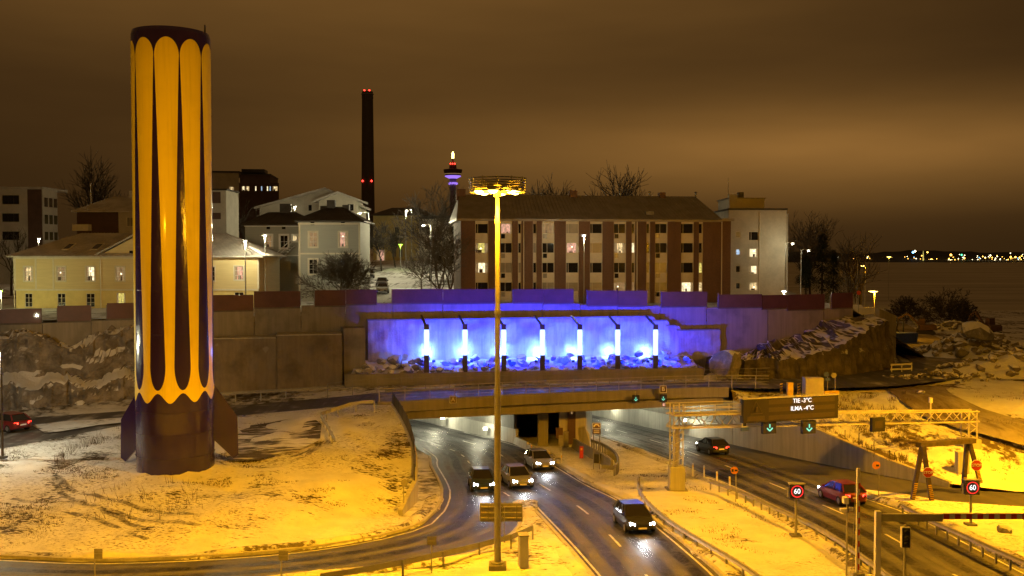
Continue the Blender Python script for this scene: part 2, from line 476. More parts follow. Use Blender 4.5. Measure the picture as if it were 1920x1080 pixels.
# ground patch: any outline, heights spread from control points
def idw(xy, ctrl, p=3.0):
    C = np.array([(c[0], c[1]) for c in ctrl]); Z = np.array([c[2] for c in ctrl]); out = np.zeros(len(xy))
    A = np.array(xy)
    for i in range(0, len(A), 2000):
        d = np.sqrt(((A[i:i + 2000, None, :] - C[None]) ** 2).sum(2)) + 1e-6
        w = d ** -p; out[i:i + 2000] = (w * Z).sum(1) / w.sum(1)
    return out
def inside(p, poly):
    x, y = p; r = False; j = len(poly) - 1
    for i in range(len(poly)):
        xi, yi = poly[i][:2]; xj, yj = poly[j][:2]
        if (yi > y) != (yj > y) and x < (xj - xi) * (y - yi) / (yj - yi) + xi: r = not r
        j = i
    return r
def dist_poly(p, poly):
    P = np.array([q[:2] for q in poly]); Q = np.roll(P, -1, 0); d = Q - P; a = np.array(p) - P
    t = np.clip((a * d).sum(1) / np.maximum((d * d).sum(1), 1e-9), 0, 1)
    return float(np.sqrt((((a - d * t[:, None])) ** 2).sum(1)).min())
def patch(name, outline, mat, ctrl=(), step=1.5, rough=0.0, rscale=.4, hfun=None, dz=0.0, smooth=True, kind='structure', rmask=None):
    loop = []
    n = len(outline)
    for i in range(n):
        a, b = Vector(outline[i]), Vector(outline[(i + 1) % n]); k = max(1, int((b - a).length / (step * 1.2)))
        loop += [a + (b - a) * (t / k) for t in range(k)]
    xs = [p.x for p in loop]; ys = [p.y for p in loop]
    pts = [(p.x, p.y) for p in loop]; nb = len(pts); inner = []; rng = random.Random(len(name))
    y = min(ys) + step / 2; row = 0
    while y < max(ys):
        x = min(xs) + (step / 2 if row % 2 else 0)
        while x < max(xs):
            q = (x + rng.uniform(-.18, .18) * step, y + rng.uniform(-.18, .18) * step)
            if inside(q, loop) and dist_poly(q, loop) > step * .45: inner.append(q)
            x += step
        y += step; row += 1
    allp = pts + inner
    v, e, f, *_ = delaunay_2d_cdt([Vector(p) for p in allp], [], [list(range(nb))], 1, 1e-5)
    xy = [(p.x, p.y) for p in v]
    if hfun: z = [hfun(a, b) for a, b in xy]
    else: z = idw(xy, [tuple(p) for p in loop] + list(ctrl))
    vs = []
    for (a, b), h in zip(xy, z):
        r = 0.0
        if rough:
            k = min(1.0, dist_poly((a, b), loop) / (2 * step)) * (rmask(a, b) if rmask else 1.0)
            r = rough * k * (noise.noise((a * rscale, b * rscale, 3.1)) + .5 * noise.noise((a * rscale * 2.7, b * rscale * 2.7, 9.2)))
        vs.append((a, b, h + r + dz))
    me = bpy.data.meshes.new(name); me.from_pydata(vs, [], [tuple(q) for q in f]); me.update()
    if len(me.polygons) and me.polygons[0].normal.z < 0: me.flip_normals()
    me.materials.append(MATS[mat])
    if smooth: me.shade_smooth()
    o = link(name, me)
    if kind: o['kind'] = kind
    return o
# ================================================================== GROUND
def z3(pts, dz=0.0): return [Vector((x, y, zroad(y) + dz)) for x, y in pts]
MR = [(11.2, 28), (10.9, 40), (10.4, 49.8), (8.5, 65.6), (6, 75.3), (3.9, 85), (.4, 98.6), (-12.6, 122.5), (-26, 150)]
ML = [(3.6, 28), (4.2, 44), (3.4, 52.5), (.96, 68)]
RO = [(.96, 68), (.6, 62), (0, 57.6), (-2, 53), (-5.5, 50.7), (-9.6, 49), (-20, 46), (-45, 46.5)]
RI = [(-45, 54.5), (-27, 52.3), (-21.3, 51.6), (-13.3, 53.3), (-8, 57), (-5.6, 61), (-5.1, 64.8), (-5.2, 72.4), (-7, 84), (-8.5, 93), (-17.5, 118), (-34, 148)]
RL = [(17.6, 28), (18.1, 49), (18, 57.4), (16.85, 70.6), (13.65, 87), (11.9, 95), (9.3, 104), (1.5, 130), (-2, 142)]
RR = [(26.5, 28), (26.3, 50.6), (26.5, 62.7), (25.6, 69), (25, 73.3)]
RWALL = [(9.6, 130), (15.9, 113), (19, 106), (22.2, 98.4), (25, 91), (27, 86), (30.4, 79), (33, 74)]
def sm2(pts, step=2.0): return [(p.x, p.y) for p in spline([(a, b, 0) for a, b in pts], step)]
mr, ml, ro, ri, rl, rr = (sm2(q) for q in (MR, ML, RO, RI, RL, RR))
hz = lambda x, y: zroad(y)
patch('tunnel_approach_road', z3(ro[::-1] + ml[::-1][1:] + mr + ri[::-1]), 'asphalt', step=3.0, hfun=hz)
BR_FAR = [(33, 74), (34.5, 72.4), (37, 71.6), (60, 69.3)]
BR_NEAR = [(60, 62.5), (34.3, 66), (30, 68), (28.4, 70.7), (25, 73.3)]
patch('tunnel_exit_road', z3(rl + [(7, 142)] + RWALL + BR_FAR[1:] + BR_NEAR + rr[::-1][1:]), 'asphalt', step=3.0, hfun=hz)
patch('snow_triangle', z3(BR_NEAR[::-1] + [(60, 28)] + rr[:-1], .1), 'snow_island', step=1.5, rough=.22, rscale=.5)
patch('central_island', z3(mr[:-9] + [(.4, 98.6), (-5, 109.5), (4.9, 113), (4.7, 99), (7.5, 99), (8.4, 104)] + rl[::-1][11:], .1), 'snow_island', step=1.4, rough=.16, rscale=.6)
patch('mast_island', z3(ro[::-1] + ml[::-1][1:] + [(-45, 28)], .1), 'snow_mound', step=1.4, rough=.16, rscale=.6)
# strip between ramp and mound wall
MW = [(-7.4, 63.2, -.7), (-6.95, 65.5, -.2), (-6.9, 67.7, .2), (-7.1, 70.3, .6), (-7.4, 72.8, 1.0), (-7.9, 75.4, 1.6), (-9.2, 81, 2.2), (-10.9, 88, 2.5)]
patch('ramp_verge', z3([(x, y) for x, y, _ in MW] + [(-11.2, 93)] + [p for p in ri if 57.6 < p[1] < 93.2 and -9 < p[0]][::-1], .06), 'snow_dirty', step=1.2, rough=.1)
# the rocket's mound
UR_N = [(-60, 62, 1.2), (-38.9, 74.8, 1.2), (-33.2, 85.2, 1.3), (-25.6, 87.7, 1.5), (-17.7, 89.3, 2.0), (-14, 89.0, 2.4)]
MOUND_CTRL = [(-23.6, 68.5, 1.0), (-18, 68, 1.0), (-29, 68, 1.0), (-23.6, 74, 1.1), (-23.6, 63, .95), (-15, 62, .55), (-15, 75, 1.4), (-12, 80, 2.0), (-30, 61, .5), (-20, 58, .35), (-11, 66, .8), (-11, 72, 1.4), (-36, 66, .9), (-28, 80, 1.25), (-20, 80, 1.4), (-16, 84, 1.8), (-12.5, 85, 2.4)]
k_split = next(i for i, p in enumerate(ri) if p[0] > -8.5 and p[1] > 57.6)
mound_loop = [Vector((x, y, zroad(y) + .12)) for x, y in ri[:k_split + 1]] + [Vector(p) for p in MW] + [Vector(p) for p in UR_N[::-1]] + [Vector((-60, 56, .2))]
patch('snow_mound', mound_loop, 'snow_mound', MOUND_CTRL, step=1.0, rough=.30, rscale=.30)
hm_ctrl = [tuple(p) for p in mound_loop] + MOUND_CTRL
def hmound(x, y): return float(idw([(x, y)], hm_ctrl)[0])
# churned turning place behind the rocket
tp = [at(*q) for q in ((425, 800, 1.6), (500, 792, 1.7), (585, 780, 1.9), (603, 796, 1.9), (600, 820, 1.7), (560, 842, 1.5), (480, 855, 1.4), (425, 858, 1.3))]
patch('turning_place', tp, 'snow_tracks', step=1.2, hfun=lambda x, y: hmound(x, y) + .07)
# upper road and the bridge deck's surface
UR_F = [(-60, 80, 1.4), (-46, 86, 1.4), (-34, 92.0, 1.5), (-25, 94.3, 1.6), (-16, 95.8, 2.2), (-12.5, 96.5, 2.5), (4, 100.2, 2.5), (20.5, 104, 2.5), (30, 107, 2.5), (38, 111.5, 2.5), (44, 116, 2.5), (49, 124, 2.5)]
UR_N2 = UR_N + [(-10.5, 90, 2.5), (0, 94.2, 2.5), (6.8, 96.1, 2.5), (15.3, 98.6, 2.5), (21.4, 99.5, 2.5), (30, 98.5, 2.5), (40, 101, 2.5), (52, 109, 2.5), (59, 122, 2.5)]
patch('upper_road', [Vector(p) for p in UR_N2 + UR_F[::-1]], 'asphalt_snowy', step=2.2, dz=.02)
spl = [at(*q) for q in ((60, 800, 1.3), (110, 792, 1.3), (180, 789, 1.35), (262, 783, 1.45), (262, 791, 1.45), (180, 800, 1.35), (110, 812, 1.3), (84, 814, 1.3))]
patch('splitter_island', spl, 'snow_town', step=1.0, dz=.12, rough=.08)
# snow shoulder between upper road and the walls
sh_back = [(-62, 90.5, 1.8), (-38, 99, 2.0), (-28, 100, 2.0), (-17, 101.5, 2.6), (20, 105.6, 2.6), (24, 112, 3.2), (33, 112, 3.0), (44, 121, 3.0), (50, 128, 2.8)]
patch('road_shoulder', [Vector(p) for p in [(-62, 80.5, 1.45)] + UR_F[1:] + sh_back[::-1]], 'snow_dirty', step=1.6, rough=.25, rscale=.7)
# right bank, works yard, shore, lake
BANK = [(22.2, 99, 2.2), (22.3, 98.2, .9), (25, 91, .62), (27, 86, .5), (30.4, 79, -.65), (33, 74, -1.3), (37, 71.6, -1.35), (60, 69.3, -1.1), (120, 62, 0), (160, 60, 0), (160, 240, -1.2), (95, 240, -.2), (70, 200, 1), (60, 160, 1.7), (50, 126, 2.35), (44, 117.5, 2.35), (30, 108.2, 2.35), (22.4, 106, 2.35)]
BANK_C = [(30, 90, 1.6), (28, 96, 2.2), (34, 86, 1.0), (36, 80, .3), (40, 96, 2.35), (52, 108, 2.4), (58, 122, 2.4), (44, 84, 1.5), (50, 92, 2.4), (58, 86, 1.7), (70, 100, 3.0), (62, 110, 2.7), (66, 130, 2.6), (75, 118, 4.2), (90, 110, 4.6), (80, 90, 2.3), (66, 159, 1.9), (78, 195, 1.3), (90, 150, 2.6), (110, 130, 2.2), (46, 74, -.6), (60, 78, .8)]
bank_all = [tuple(p) for p in BANK] + BANK_C
def hbank(x, y): return float(idw([(x, y)], bank_all)[0])
dr = spline([(49, 112, 0), (55, 122, 0), (59, 138, 0), (66, 160, 0), (76, 195, 0), (88, 236, 0)], 4)
side = spline([(43, 104, 0), (40.5, 97, 0), (40.5, 90, 0), (43.5, 82, 0), (50, 76, 0), (63, 73, 0)], 3)
rp_ = np.array([(p.x, p.y) for p in list(dr) + list(side)])
def off_road(x, y): return sst(4.5, 8.5, float(np.sqrt(((rp_ - np.array((x, y))) ** 2).sum(1)).min()))
def sst(a, b, x): t = max(0, min(1, (x - a) / (b - a))); return t * t * (3 - 2 * t)
patch('works_bank', [Vector(p) for p in BANK], 'snow_bank', BANK_C, step=1.7, rough=.42, rscale=.35, rmask=off_road)
def ribbon(path, w0, w1):
    a, b = [], []
    for i, p in enumerate(path):
        d = path[min(i + 1, len(path) - 1)] - path[max(i - 1, 0)]; d.normalize(); s_ = Vector((d.y, -d.x, 0)); w = w0 + (w1 - w0) * i / (len(path) - 1)
        a.append(p - s_ * w / 2); b.append(p + s_ * w / 2)
    return a + b[::-1]
patch('dirt_track', ribbon(dr, 10, 7), 'dirt_road', step=2.2, hfun=lambda x, y: hbank(x, y) + .09)
side = spline([(43, 104, 0), (40.5, 97, 0), (40.5, 90, 0), (43.5, 82, 0), (50, 76, 0), (63, 73, 0)], 3)
patch('site_ramp', ribbon(side, 5.5, 7), 'dirt_road', step=2.0, hfun=lambda x, y: hbank(x, y) + .07)
SHORE = [(55, 150, 1.5), (70, 200, .8), (95, 240, -.4), (160, 236, -1.4), (156, 56, -.3), (700, 60, -2), (700, 420, -7.3), (250, 432, -7.3), (150, 436, -7.3), (110, 430, -7.3), (70, 300, -.5)]
patch('shore_ground', [Vector(p) for p in SHORE], 'snow_bank', [(200, 240, -1.5), (180, 320, -4), (130, 320, -2.5), (120, 280, -1.2)], step=9, rough=.9, rscale=.05)
lk = MB().add([(-9000, -200, -7), (9000, -200, -7), (9000, 12000, -7), (-9000, 12000, -7)], [(0, 1, 2, 3)]).build('lake', 'ice'); structure(lk)
hm = MB(); xs = [-3500 + 40 * i for i in range(260)]
for k, (yy, amp, base) in enumerate(((3300, 20, 4), (4600, 34, 14))):
    top = [(x, yy + 60 * noise.noise((x * .002, k, 0)), base + amp * (.6 + .7 * noise.noise((x * .0016, 4 + k, 1)) + .3 * noise.noise((x * .011, 7, k)) + .25 * noise.noise((x * .06, 2, k)))) for x in xs]
    bot = [(x, y - 260, -7.2) for x, y, z in top]; back = [(x, y + 700, -8) for x, y, z in top]
    n = len(xs); hm.add(bot + top + back, [(i, i + 1, n + i + 1, n + i) for i in range(n - 1)] + [(n + i, n + i + 1, 2 * n + i + 1, 2 * n + i) for i in range(n - 1)])
structure(hm.build('far_shore', 'hill_dark'))
# upper town
def sst(a, b, x): t = max(0, min(1, (x - a) / (b - a))); return t * t * (3 - 2 * t)
def htown(x, y):
    h = 9.55 + .036 * max(0, min(260, y - 122)) + .006 * max(0, y - 382) * (1 if x < 100 else .3)
    t = sst(41 + .02 * max(0, y - 120), 56 + .10 * max(0, y - 120), x)
    low = 1.6 - .03 * max(0, y - 160)
    return h * (1 - t) + max(-8, low) * t
TOWN = [(-62, 91), (-38, 100.2), (-28, 103.6), (-16, 106.1), (20, 113.6), (28, 115.2), (42, 121.8), (56, 130), (66, 165), (80, 210), (110, 300), (150, 480), (300, 1400), (-800, 1400), (-800, 91)]
patch('town_ground', [Vector((x, y, 0)) for x, y in TOWN], 'snow_town', step=11, hfun=htown)
st = spline([(-14.2, 106.6, 0), (-16.5, 125, 0), (-18.8, 150, 0), (-21, 175, 0), (-22, 200, 0), (-19, 228, 0), (-8, 250, 0)], 4)
patch('hill_street', ribbon(st, 9.5, 9.5), 'snow_street', step=2.5, hfun=lambda x, y: htown(x, y) + .35)

# ================================================================== KERBS AND PAINT
KP = [(-.11, -.1), (.11, -.1), (.11, .17), (-.11, .17)]
def kerb(name, pts): return structure(MB().sweep([Vector((x, y, zroad(y))) for x, y in pts], KP).build(name, 'concrete_pale'))
kerb('kerb', [p for p in ri if p[1] < 93])
kerb('kerb', ml)
kerb('kerb', ro)
kerb('kerb', [p for p in mr if p[1] < 97])
kerb('kerb', [p for p in rl if p[1] < 104])
def dash_line(name, path, on, off, w=.14, dz=.012):
    p = resample([Vector((x, y, 0)) for x, y in path], .5); k = 0; n = int(on / .5); m = int(off / .5)
    while k + n < len(p):
        q = p[k:k + n + 1]; q = [Vector((v.x, v.y, zroad(v.y) + dz)) for v in q]
        structure(MB().sweep(q, [(-w / 2, 0), (w / 2, 0), (w / 2, .004), (-w / 2, .004)]).build(name, 'line_paint')); k += n + m
def offset(path, d):
    out = []
    for i, p in enumerate(path):
        a, b = path[max(i - 1, 0)], path[min(i + 1, len(path) - 1)]
        t = Vector((b[0] - a[0], b[1] - a[1])).normalized(); out.append((p[0] + t.y * d, p[1] - t.x * d))
    return out
MAINC = offset([p for p in mr if p[1] < 120], -3.75)
dash_line('lane_dash', MAINC, 3, 6)
dash_line('lane_dash', offset([p for p in mr if 62 < p[1] < 112], -7.3), 1.5, 2.5)
dash_line('edge_line', offset([p for p in ri if p[1] < 96], .55), 400, 1) if False else None
def solid(path, w=.12, dz=.012):
    q = [Vector((x, y, zroad(y) + dz)) for x, y in path]
    structure(MB().sweep(q, [(-w / 2, 0), (w / 2, 0), (w / 2, .004), (-w / 2, .004)]).build('edge_line', 'line_paint'))
solid(offset([p for p in ri if p[1] < 96], .6)); solid(offset([p for p in rl if p[1] < 128], .6)); solid(offset([p for p in mr if p[1] < 110], -.45)); solid(offset(rr, -.5)); solid(offset(ml, .45))
RC = [(22.2, 28), (22.2, 50), (22.1, 60), (20.6, 72), (18.6, 84), (16.4, 95), (13, 107), (7.5, 125)]
dash_line('lane_dash', sm2(RC), 3, 6)

def track(name, path, w, mat, dz):
    P = [Vector((x, y, 0)) for x, y in path]; vs, fs, uv = [], [], []
    for i, p in enumerate(P):
        d = P[min(i + 1, len(P) - 1)] - P[max(i - 1, 0)]; d.normalize(); s_ = Vector((d.y, -d.x, 0)); wob = .08 * noise.noise((i * .3, w, dz * 99))
        for e in (-.5, .5): q = p + s_ * (w * e + wob); vs.append((q.x, q.y, zroad(q.y) + dz)); uv.append((e + .5, i))
    fs = [(2 * i, 2 * i + 1, 2 * i + 3, 2 * i + 2) for i in range(len(P) - 1)]
    me = bpy.data.meshes.new(name); me.from_pydata(vs, [], fs); l = me.uv_layers.new(name='UVMap')
    for lp in me.loops: l.data[lp.index].uv = uv[lp.vertex_index]
    me.materials.append(MATS[mat]); structure(link(name, me))
LANES = [offset([p for p in mr if p[1] < 140], -1.85), offset([p for p in mr if p[1] < 140], -5.6), offset([p for p in ri if p[1] < 110], 3.0), offset(sm2(RC), 1.9) if False else None]
def off2(path, d): return offset(path, d)
RCs = sm2([(22.2, 28), (22.2, 50), (22.1, 60), (20.6, 72), (18.6, 84), (16.4, 95), (13, 107), (7.5, 125)])
LANES = LANES[:3] + [off2(RCs, 1.9), off2(RCs, -1.9)]
for ln in LANES:
    for o_ in (-.78, .78): track('wheel_track', offset(ln, o_), .85, 'wheel_wet', .006)
    track('salt_light_line', ln, .75, 'salt_light_streak', .0075)  # salt band between the wheels, doubling as a painted light trail
    for o_ in (-1.6, 1.6): track('salt_light_line', offset(ln, o_), .6, 'salt_light_streak', .0075)
def ridge(name, path, h, w, side, seed):           # ploughed snow bank along a road edge
    P = [Vector((x, y, 0)) for x, y in path]; P = resample(spline(P, .5), .45); mb = MB(); K = 7
    for i, p in enumerate(P):
        d = P[min(i + 1, len(P) - 1)] - P[max(i - 1, 0)]; d.normalize(); s_ = Vector((d.y, -d.x, 0)) * side
        f = .55 + .6 * noise.noise((p.x * .22, p.y * .22, seed)) + .25 * noise.noise((p.x * .9, p.y * .9, seed)); f = max(.12, f)
        for k in range(K):
            t = k / (K - 1); q = p + s_ * (w * (t - .12) + .25 * noise.noise((p.x * .5, p.y * .5, seed + 3)))
            z = math.sin(math.pi * t) * h * f * (1 + .35 * noise.noise((q.x * 2.1, q.y * 2.1, seed))) - .02
            mb.v.append((q.x, q.y, zroad(q.y) + .1 * min(1, t * 3) + z))
    for i in range(len(P) - 1):
        for k in range(K - 1): mb.f.append((i * K + k, (i + 1) * K + k, (i + 1) * K + k + 1, i * K + k + 1))
    structure(mb.build(name, 'snow_ridge', smooth=True))
ridge('snow_ridge', [p for p in ri if p[1] < 70 and p[0] < -5], .38, 1.3, -1, 1.0)
ridge('snow_ridge', ml, .30, 1.1, -1, 2.0)
ridge('snow_ridge', [p for p in ro if p[0] > -30], .30, 1.1, -1, 3.0) if False else ridge('snow_ridge', [p for p in ro if p[0] > -30][::-1], .30, 1.0, 1, 3.0)
ridge('snow_ridge', [p for p in mr if p[1] < 92], .34, 1.2, 1, 4.0)
ridge('snow_ridge', [p for p in rl if p[1] < 100], .30, 1.0, -1, 5.0)
ridge('snow_ridge', rr, .32, 1.2, 1, 6.0)

# ================================================================== RETAINING WALLS, NICHE
U = [(-62, 90), (-38, 99.5), (-28, 103), (-16, 105.5), (20, 113), (28, 114.5), (42, 121), (49.5, 126.5)]
def u_at(px):                                     # where the column px meets the upper wall line
    for (x0, y0), (x1, y1) in zip(U, U[1:]):
        a = (px - 960) / FPX / CT
        # x = a*y along the ray (close enough for a level sight line)
        t_ = (a * y0 - x0) / ((x1 - x0) - a * (y1 - y0))
        if -.001 <= t_ <= 1.001: return Vector((x0 + (x1 - x0) * t_, y0 + (y1 - y0) * t_, 0))
    return Vector((*U[0], 0)) if px < 400 else Vector((*U[-1], 0))
wall = thing('retaining_wall', 'long weathered concrete retaining wall rising behind the bridge and the rocket', 'wall', (0, 108, 2))
def slab(a, b, z0, z1, th, mb):                   # upright slab from a to b, thickness towards the back
    a, b = Vector((a[0], a[1], 0)), Vector((b[0], b[1], 0)); d = (b - a).normalized(); nrm = Vector((-d.y, d.x, 0))
    P = [a, b, b + nrm * th, a + nrm * th]
    z0a, z0b = z0 if isinstance(z0, tuple) else (z0, z0); z1a, z1b = z1 if isinstance(z1, tuple) else (z1, z1)
    vs = [P[0] + Vector((0, 0, z0a)), P[1] + Vector((0, 0, z0b)), P[2] + Vector((0, 0, z0b)), P[3] + Vector((0, 0, z0a)), P[0] + Vector((0, 0, z1a)), P[1] + Vector((0, 0, z1b)), P[2] + Vector((0, 0, z1b)), P[3] + Vector((0, 0, z1a))]
    mb.add(vs, [(0, 3, 2, 1), (4, 5, 6, 7), (0, 1, 5, 4), (1, 2, 6, 5), (2, 3, 7, 6), (3, 0, 4, 7)]); return mb
# top of the wall, in steps (photo column, row of the parapet's lower edge)
STEPS = [(-90, 607), (78, 606), (170, 603), (256, 598), (397, 583), (476, 578), (564, 575), (648, 570), (735, 569), (830, 568), (930, 568), (1018, 569), (1088, 570), (1158, 573), (1238, 574), (1325, 576), (1440, 580), (1545, 579), (1600, 577)]
wtop = {}
for (pa, ya), (pb, yb) in zip(STEPS, STEPS[1:]):
    a, b = u_at(pa + .5), u_at(pb - .5)
    if pa < 0: a = Vector((*U[0], 0))
    z = atY((pa + pb) / 2, (ya + yb) / 2, (a.y + b.y) / 2).z
    wtop[pa] = z
    slab((a.x, a.y), (b.x, b.y), 1.5, z, .6, MB()).build('wall_panel', 'concrete_wall', wall, True)
slab((46.5, 124.3), (49.5, 126.5), 1.5, (9.2, 8.2), .6, MB()).build('wall_panel', 'concrete_wall', wall, True)
# lower wall left of the niche
for si, (a, b, z) in enumerate((((-37.5, 97.3), (-30.6, 98.9), 7.45), ((-30.55, 98.95), (-24.1, 100.1), 7.5), ((-24.05, 100.1), (-17.6, 101.4), 7.75))):
    slab((a[0], a[1] + .45), (b[0], b[1] + .45), 1.4, z, 3.4, MB()).build('wall_panel', 'concrete_blotch', wall, True)
    rfm = MB(); nx_, nz_ = 34, 30
    for i_ in range(nx_ + 1):
        for k_ in range(nz_ + 1):
            x = a[0] + (b[0] - a[0]) * i_ / nx_; y = a[1] + (b[1] - a[1]) * i_ / nx_; zz_ = 1.2 + (z - 1.2) * k_ / nz_
            dy = .40 * noise.noise((x * .35, zz_ * .4, 5)) + .18 * noise.noise((x * 1.1, zz_ * 1.2, 8)) + .08 * noise.noise((x * 3, zz_ * 3, 2)) - .5 * sst(.35, 0, k_ / nz_)
            rfm.v.append((x, y + .2 + dy * min(1, (z - zz_) * 2 + .1), zz_))
    for i_ in range(nx_):
        for k_ in range(nz_): q_ = i_ * (nz_ + 1) + k_; rfm.f.append((q_, q_ + nz_ + 1, q_ + nz_ + 2, q_ + 1))
    rfm.build('sprayed_face', 'shot_brown', wall, True, smooth=True)
    slab((a[0], a[1]), (b[0], b[1]), z, z + .10, 3.6, MB()).build('ledge_cap', 'concrete_pale', wall, True)
slab((-17.55, 102.3), (-15.4, 102.9), 1.4, 8.35, 3.2, MB()).build('wall_panel', 'concrete_wall', wall, True)
# niche: uneven sprayed-concrete face, stepped top
nb = MB(); NX, NZ = 120, 22
def ny(x): return 108.1 + .208 * x
def ntop(x):
    px = 960 + x / ny(x) * FPX
    return 8.98 if px < 1230 else (8.5 if px < 1257 else (7.9 if px < 1277 else 7.35))
xs = [-15.4 + 39.4 * i / NX for i in range(NX + 1)]
for i, x in enumerate(xs):
    zt = ntop(x)
    for k in range(NZ + 1):
        z = 1.8 + (zt - 1.8) * k / NZ
        dy = .34 * noise.noise((x * .45, z * .5, 2)) + .16 * noise.noise((x * 1.3, z * 1.2, 7)) + .07 * noise.noise((x * 3.1, z * 3.3, 1))
        nb.v.append((x, ny(x) + dy * min(1, (zt - z) * 2 + .15), z))
m = NZ + 1
for i in range(NX):
    for k in range(NZ): nb.f.append((i * m + k, (i + 1) * m + k, (i + 1) * m + k + 1, i * m + k + 1))
nb.build('niche_face', 'shotcrete', wall, True, smooth=True)
for (x0, x1) in ((-15.4, 15.9), (15.95, 17.5), (17.55, 18.75), (18.8, 24.0)):          # ledge caps with a lip
    zt = ntop((x0 + x1) / 2)
    slab((x0, ny(x0) - .2), (x1, ny(x1) - .2), zt, zt + .14, .85, MB()).build('ledge_cap', 'concrete', wall, True)
# planter in front of the niche
def py_(x): return 102.4 + .163 * x
slab((-17.0, py_(-17)), (20.7, py_(20.7)), 1.6, 3.84, .35, MB()).build('planter_front', 'concrete', wall, True)
slab((20.35, py_(20.7) + .3), (20.7, py_(20.7) + 5), 1.6, 3.84, .4, MB()).build('planter_end', 'concrete', wall, True) if False else None
MB().box((20.35, py_(20.7) + .36, 1.6), (20.72, 112, 3.8)).build('planter_end', 'concrete', wall, True)
MB().box((-17.0, py_(-17) + .36, 1.6), (-16.6, 104.4, 3.8)).build('planter_end', 'concrete', wall, True)
bed = []
for i in range(40):
    x = -16.6 + 36.9 * i / 39
    for k in range(8):
        t = k / 7; y = py_(x) + .3 + (ny(x) + .3 - py_(x) - .3) * t
        bed.append((x, y, 3.55 + 1.1 * t + .25 * noise.noise((x, y, 0))))
stuff(MB().add(bed, [(i * 8 + k, (i + 1) * 8 + k, (i + 1) * 8 + k + 1, i * 8 + k + 1) for i in range(39) for k in range(7)]).build('rubble_bed', 'boulder_rock', wall, True))

# boulders in the planter
def rock_mesh(seed, mat, sub=2, flat=.75):
    bm = bmesh.new(); bmesh.ops.create_icosphere(bm, subdivisions=sub, radius=1.0); r_ = random.Random(seed)
    pl = [(Vector((r_.gauss(0, 1), r_.gauss(0, 1), r_.gauss(0, 1))).normalized(), r_.uniform(.5, .85)) for _ in range(11)]
    for v in bm.verts:
        for nr, dd in pl:
            k = v.co.dot(nr)
            if k > dd: v.co -= nr * (k - dd)
        v.co += v.co.normalized() * .07 * noise.noise(v.co * 2.3 + Vector((seed, 0, 0)))
        v.co.z *= flat
    me = bpy.data.meshes.new('boulder'); bm.to_mesh(me); bm.free(); me.materials.append(MATS[mat]); return me
RK = [rock_mesh(s, 'boulder_rock') for s in range(9)]
rb = random.Random(5); nrock = 0
for lay in range(4):
    n = (34, 34, 30, 22)[lay]
    for i in range(n):
        x = -16.3 + 36.4 * (i + .5) / n + rb.uniform(-.35, .35)
        t = (.12, .32, .55, .82)[lay] + rb.uniform(-.07, .07)
        y = py_(x) + .35 + (ny(x) - py_(x) - .7) * t
        px = 960 + x / y * FPX
        s = rb.uniform(.30, .58) * (1.25 if lay > 1 else 1.0)
        if rb.random() < .10: s *= 1.4
        z = 3.55 + 1.0 * t + s * .38 + (.25 if rb.random() < .25 else 0)
        o = link('boulder', RK[rb.randrange(9)]); o.location = (x, y, z); o.scale = (s * rb.uniform(.8, 1.35), s * rb.uniform(.8, 1.2), s * rb.uniform(.7, 1.1))
        o.rotation_euler = (rb.uniform(-.5, .5), rb.uniform(-.5, .5), rb.uniform(0, 6.3))
        tag(o, 'broken grey boulder heaped in the long planter under the blue-lit wall', 'boulder', 'boulders in the planter')

# light columns
PXC = [800, 872, 944.5, 1017, 1087, 1158, 1229]
ORD = ['first', 'second', 'third', 'fourth', 'fifth', 'sixth', 'seventh']
for i, p in enumerate(PXC):
    y = 102.9 + .163 * (p - 960) / FPX * 103; q = atY(p, 690, y)
    t = thing('light_column', f'glowing white light column in the niche, {ORD[i]} of seven counting from the rocket side', 'light column', (q.x, q.y, 3.3), 0, 'light columns in the niche')
    za, zb, zc, zd = (atY(p, r, y).z - 3.3 for r in (692, 666, 618, 608))
    MB().box((-.26, -.2, 0), (.26, .2, za + (zb - za))).build('post', 'steel_dark', t)
    MB().lathe([(.24, zb + .01), (.27, zb + .3), (.25, (zb + zc) / 2), (.28, zc - .4), (.25, zc)], 14).build('tube', 'tube_glow', t, smooth=True)
    MB().box((-.25, -.2, zc + .01), (.25, .2, zd)).bar((-.1, .0, zd - .1), (-.75, 2.2, zd + .75), .18).build('bracket', 'steel_dark', t)
    for kk, dx in enumerate((-.62, .62)):
        f = MB().box((dx - .16, 1.3, za + .55), (dx + .16, 1.62, za + .8)).build('floodlight', 'black_plastic', t)
    lamp('tube_light', 'POINT', (0, -.0, (zb + zc) / 2), (.05, .09, 1.0), 1.0, t, .3)
    l = lamp('flood', 'POINT', (-.3, ny(q.x) - q.y - .8, za + 1.3), (.09, .20, 1.0), 1100, t, .25)
    l2 = lamp('flood', 'SPOT', (1.5, -.3, za + .75), (.002, .018, 1.0), 5600, t, .15, spot=R(150), blend=.6); aim(l2, (0, .74, .67))

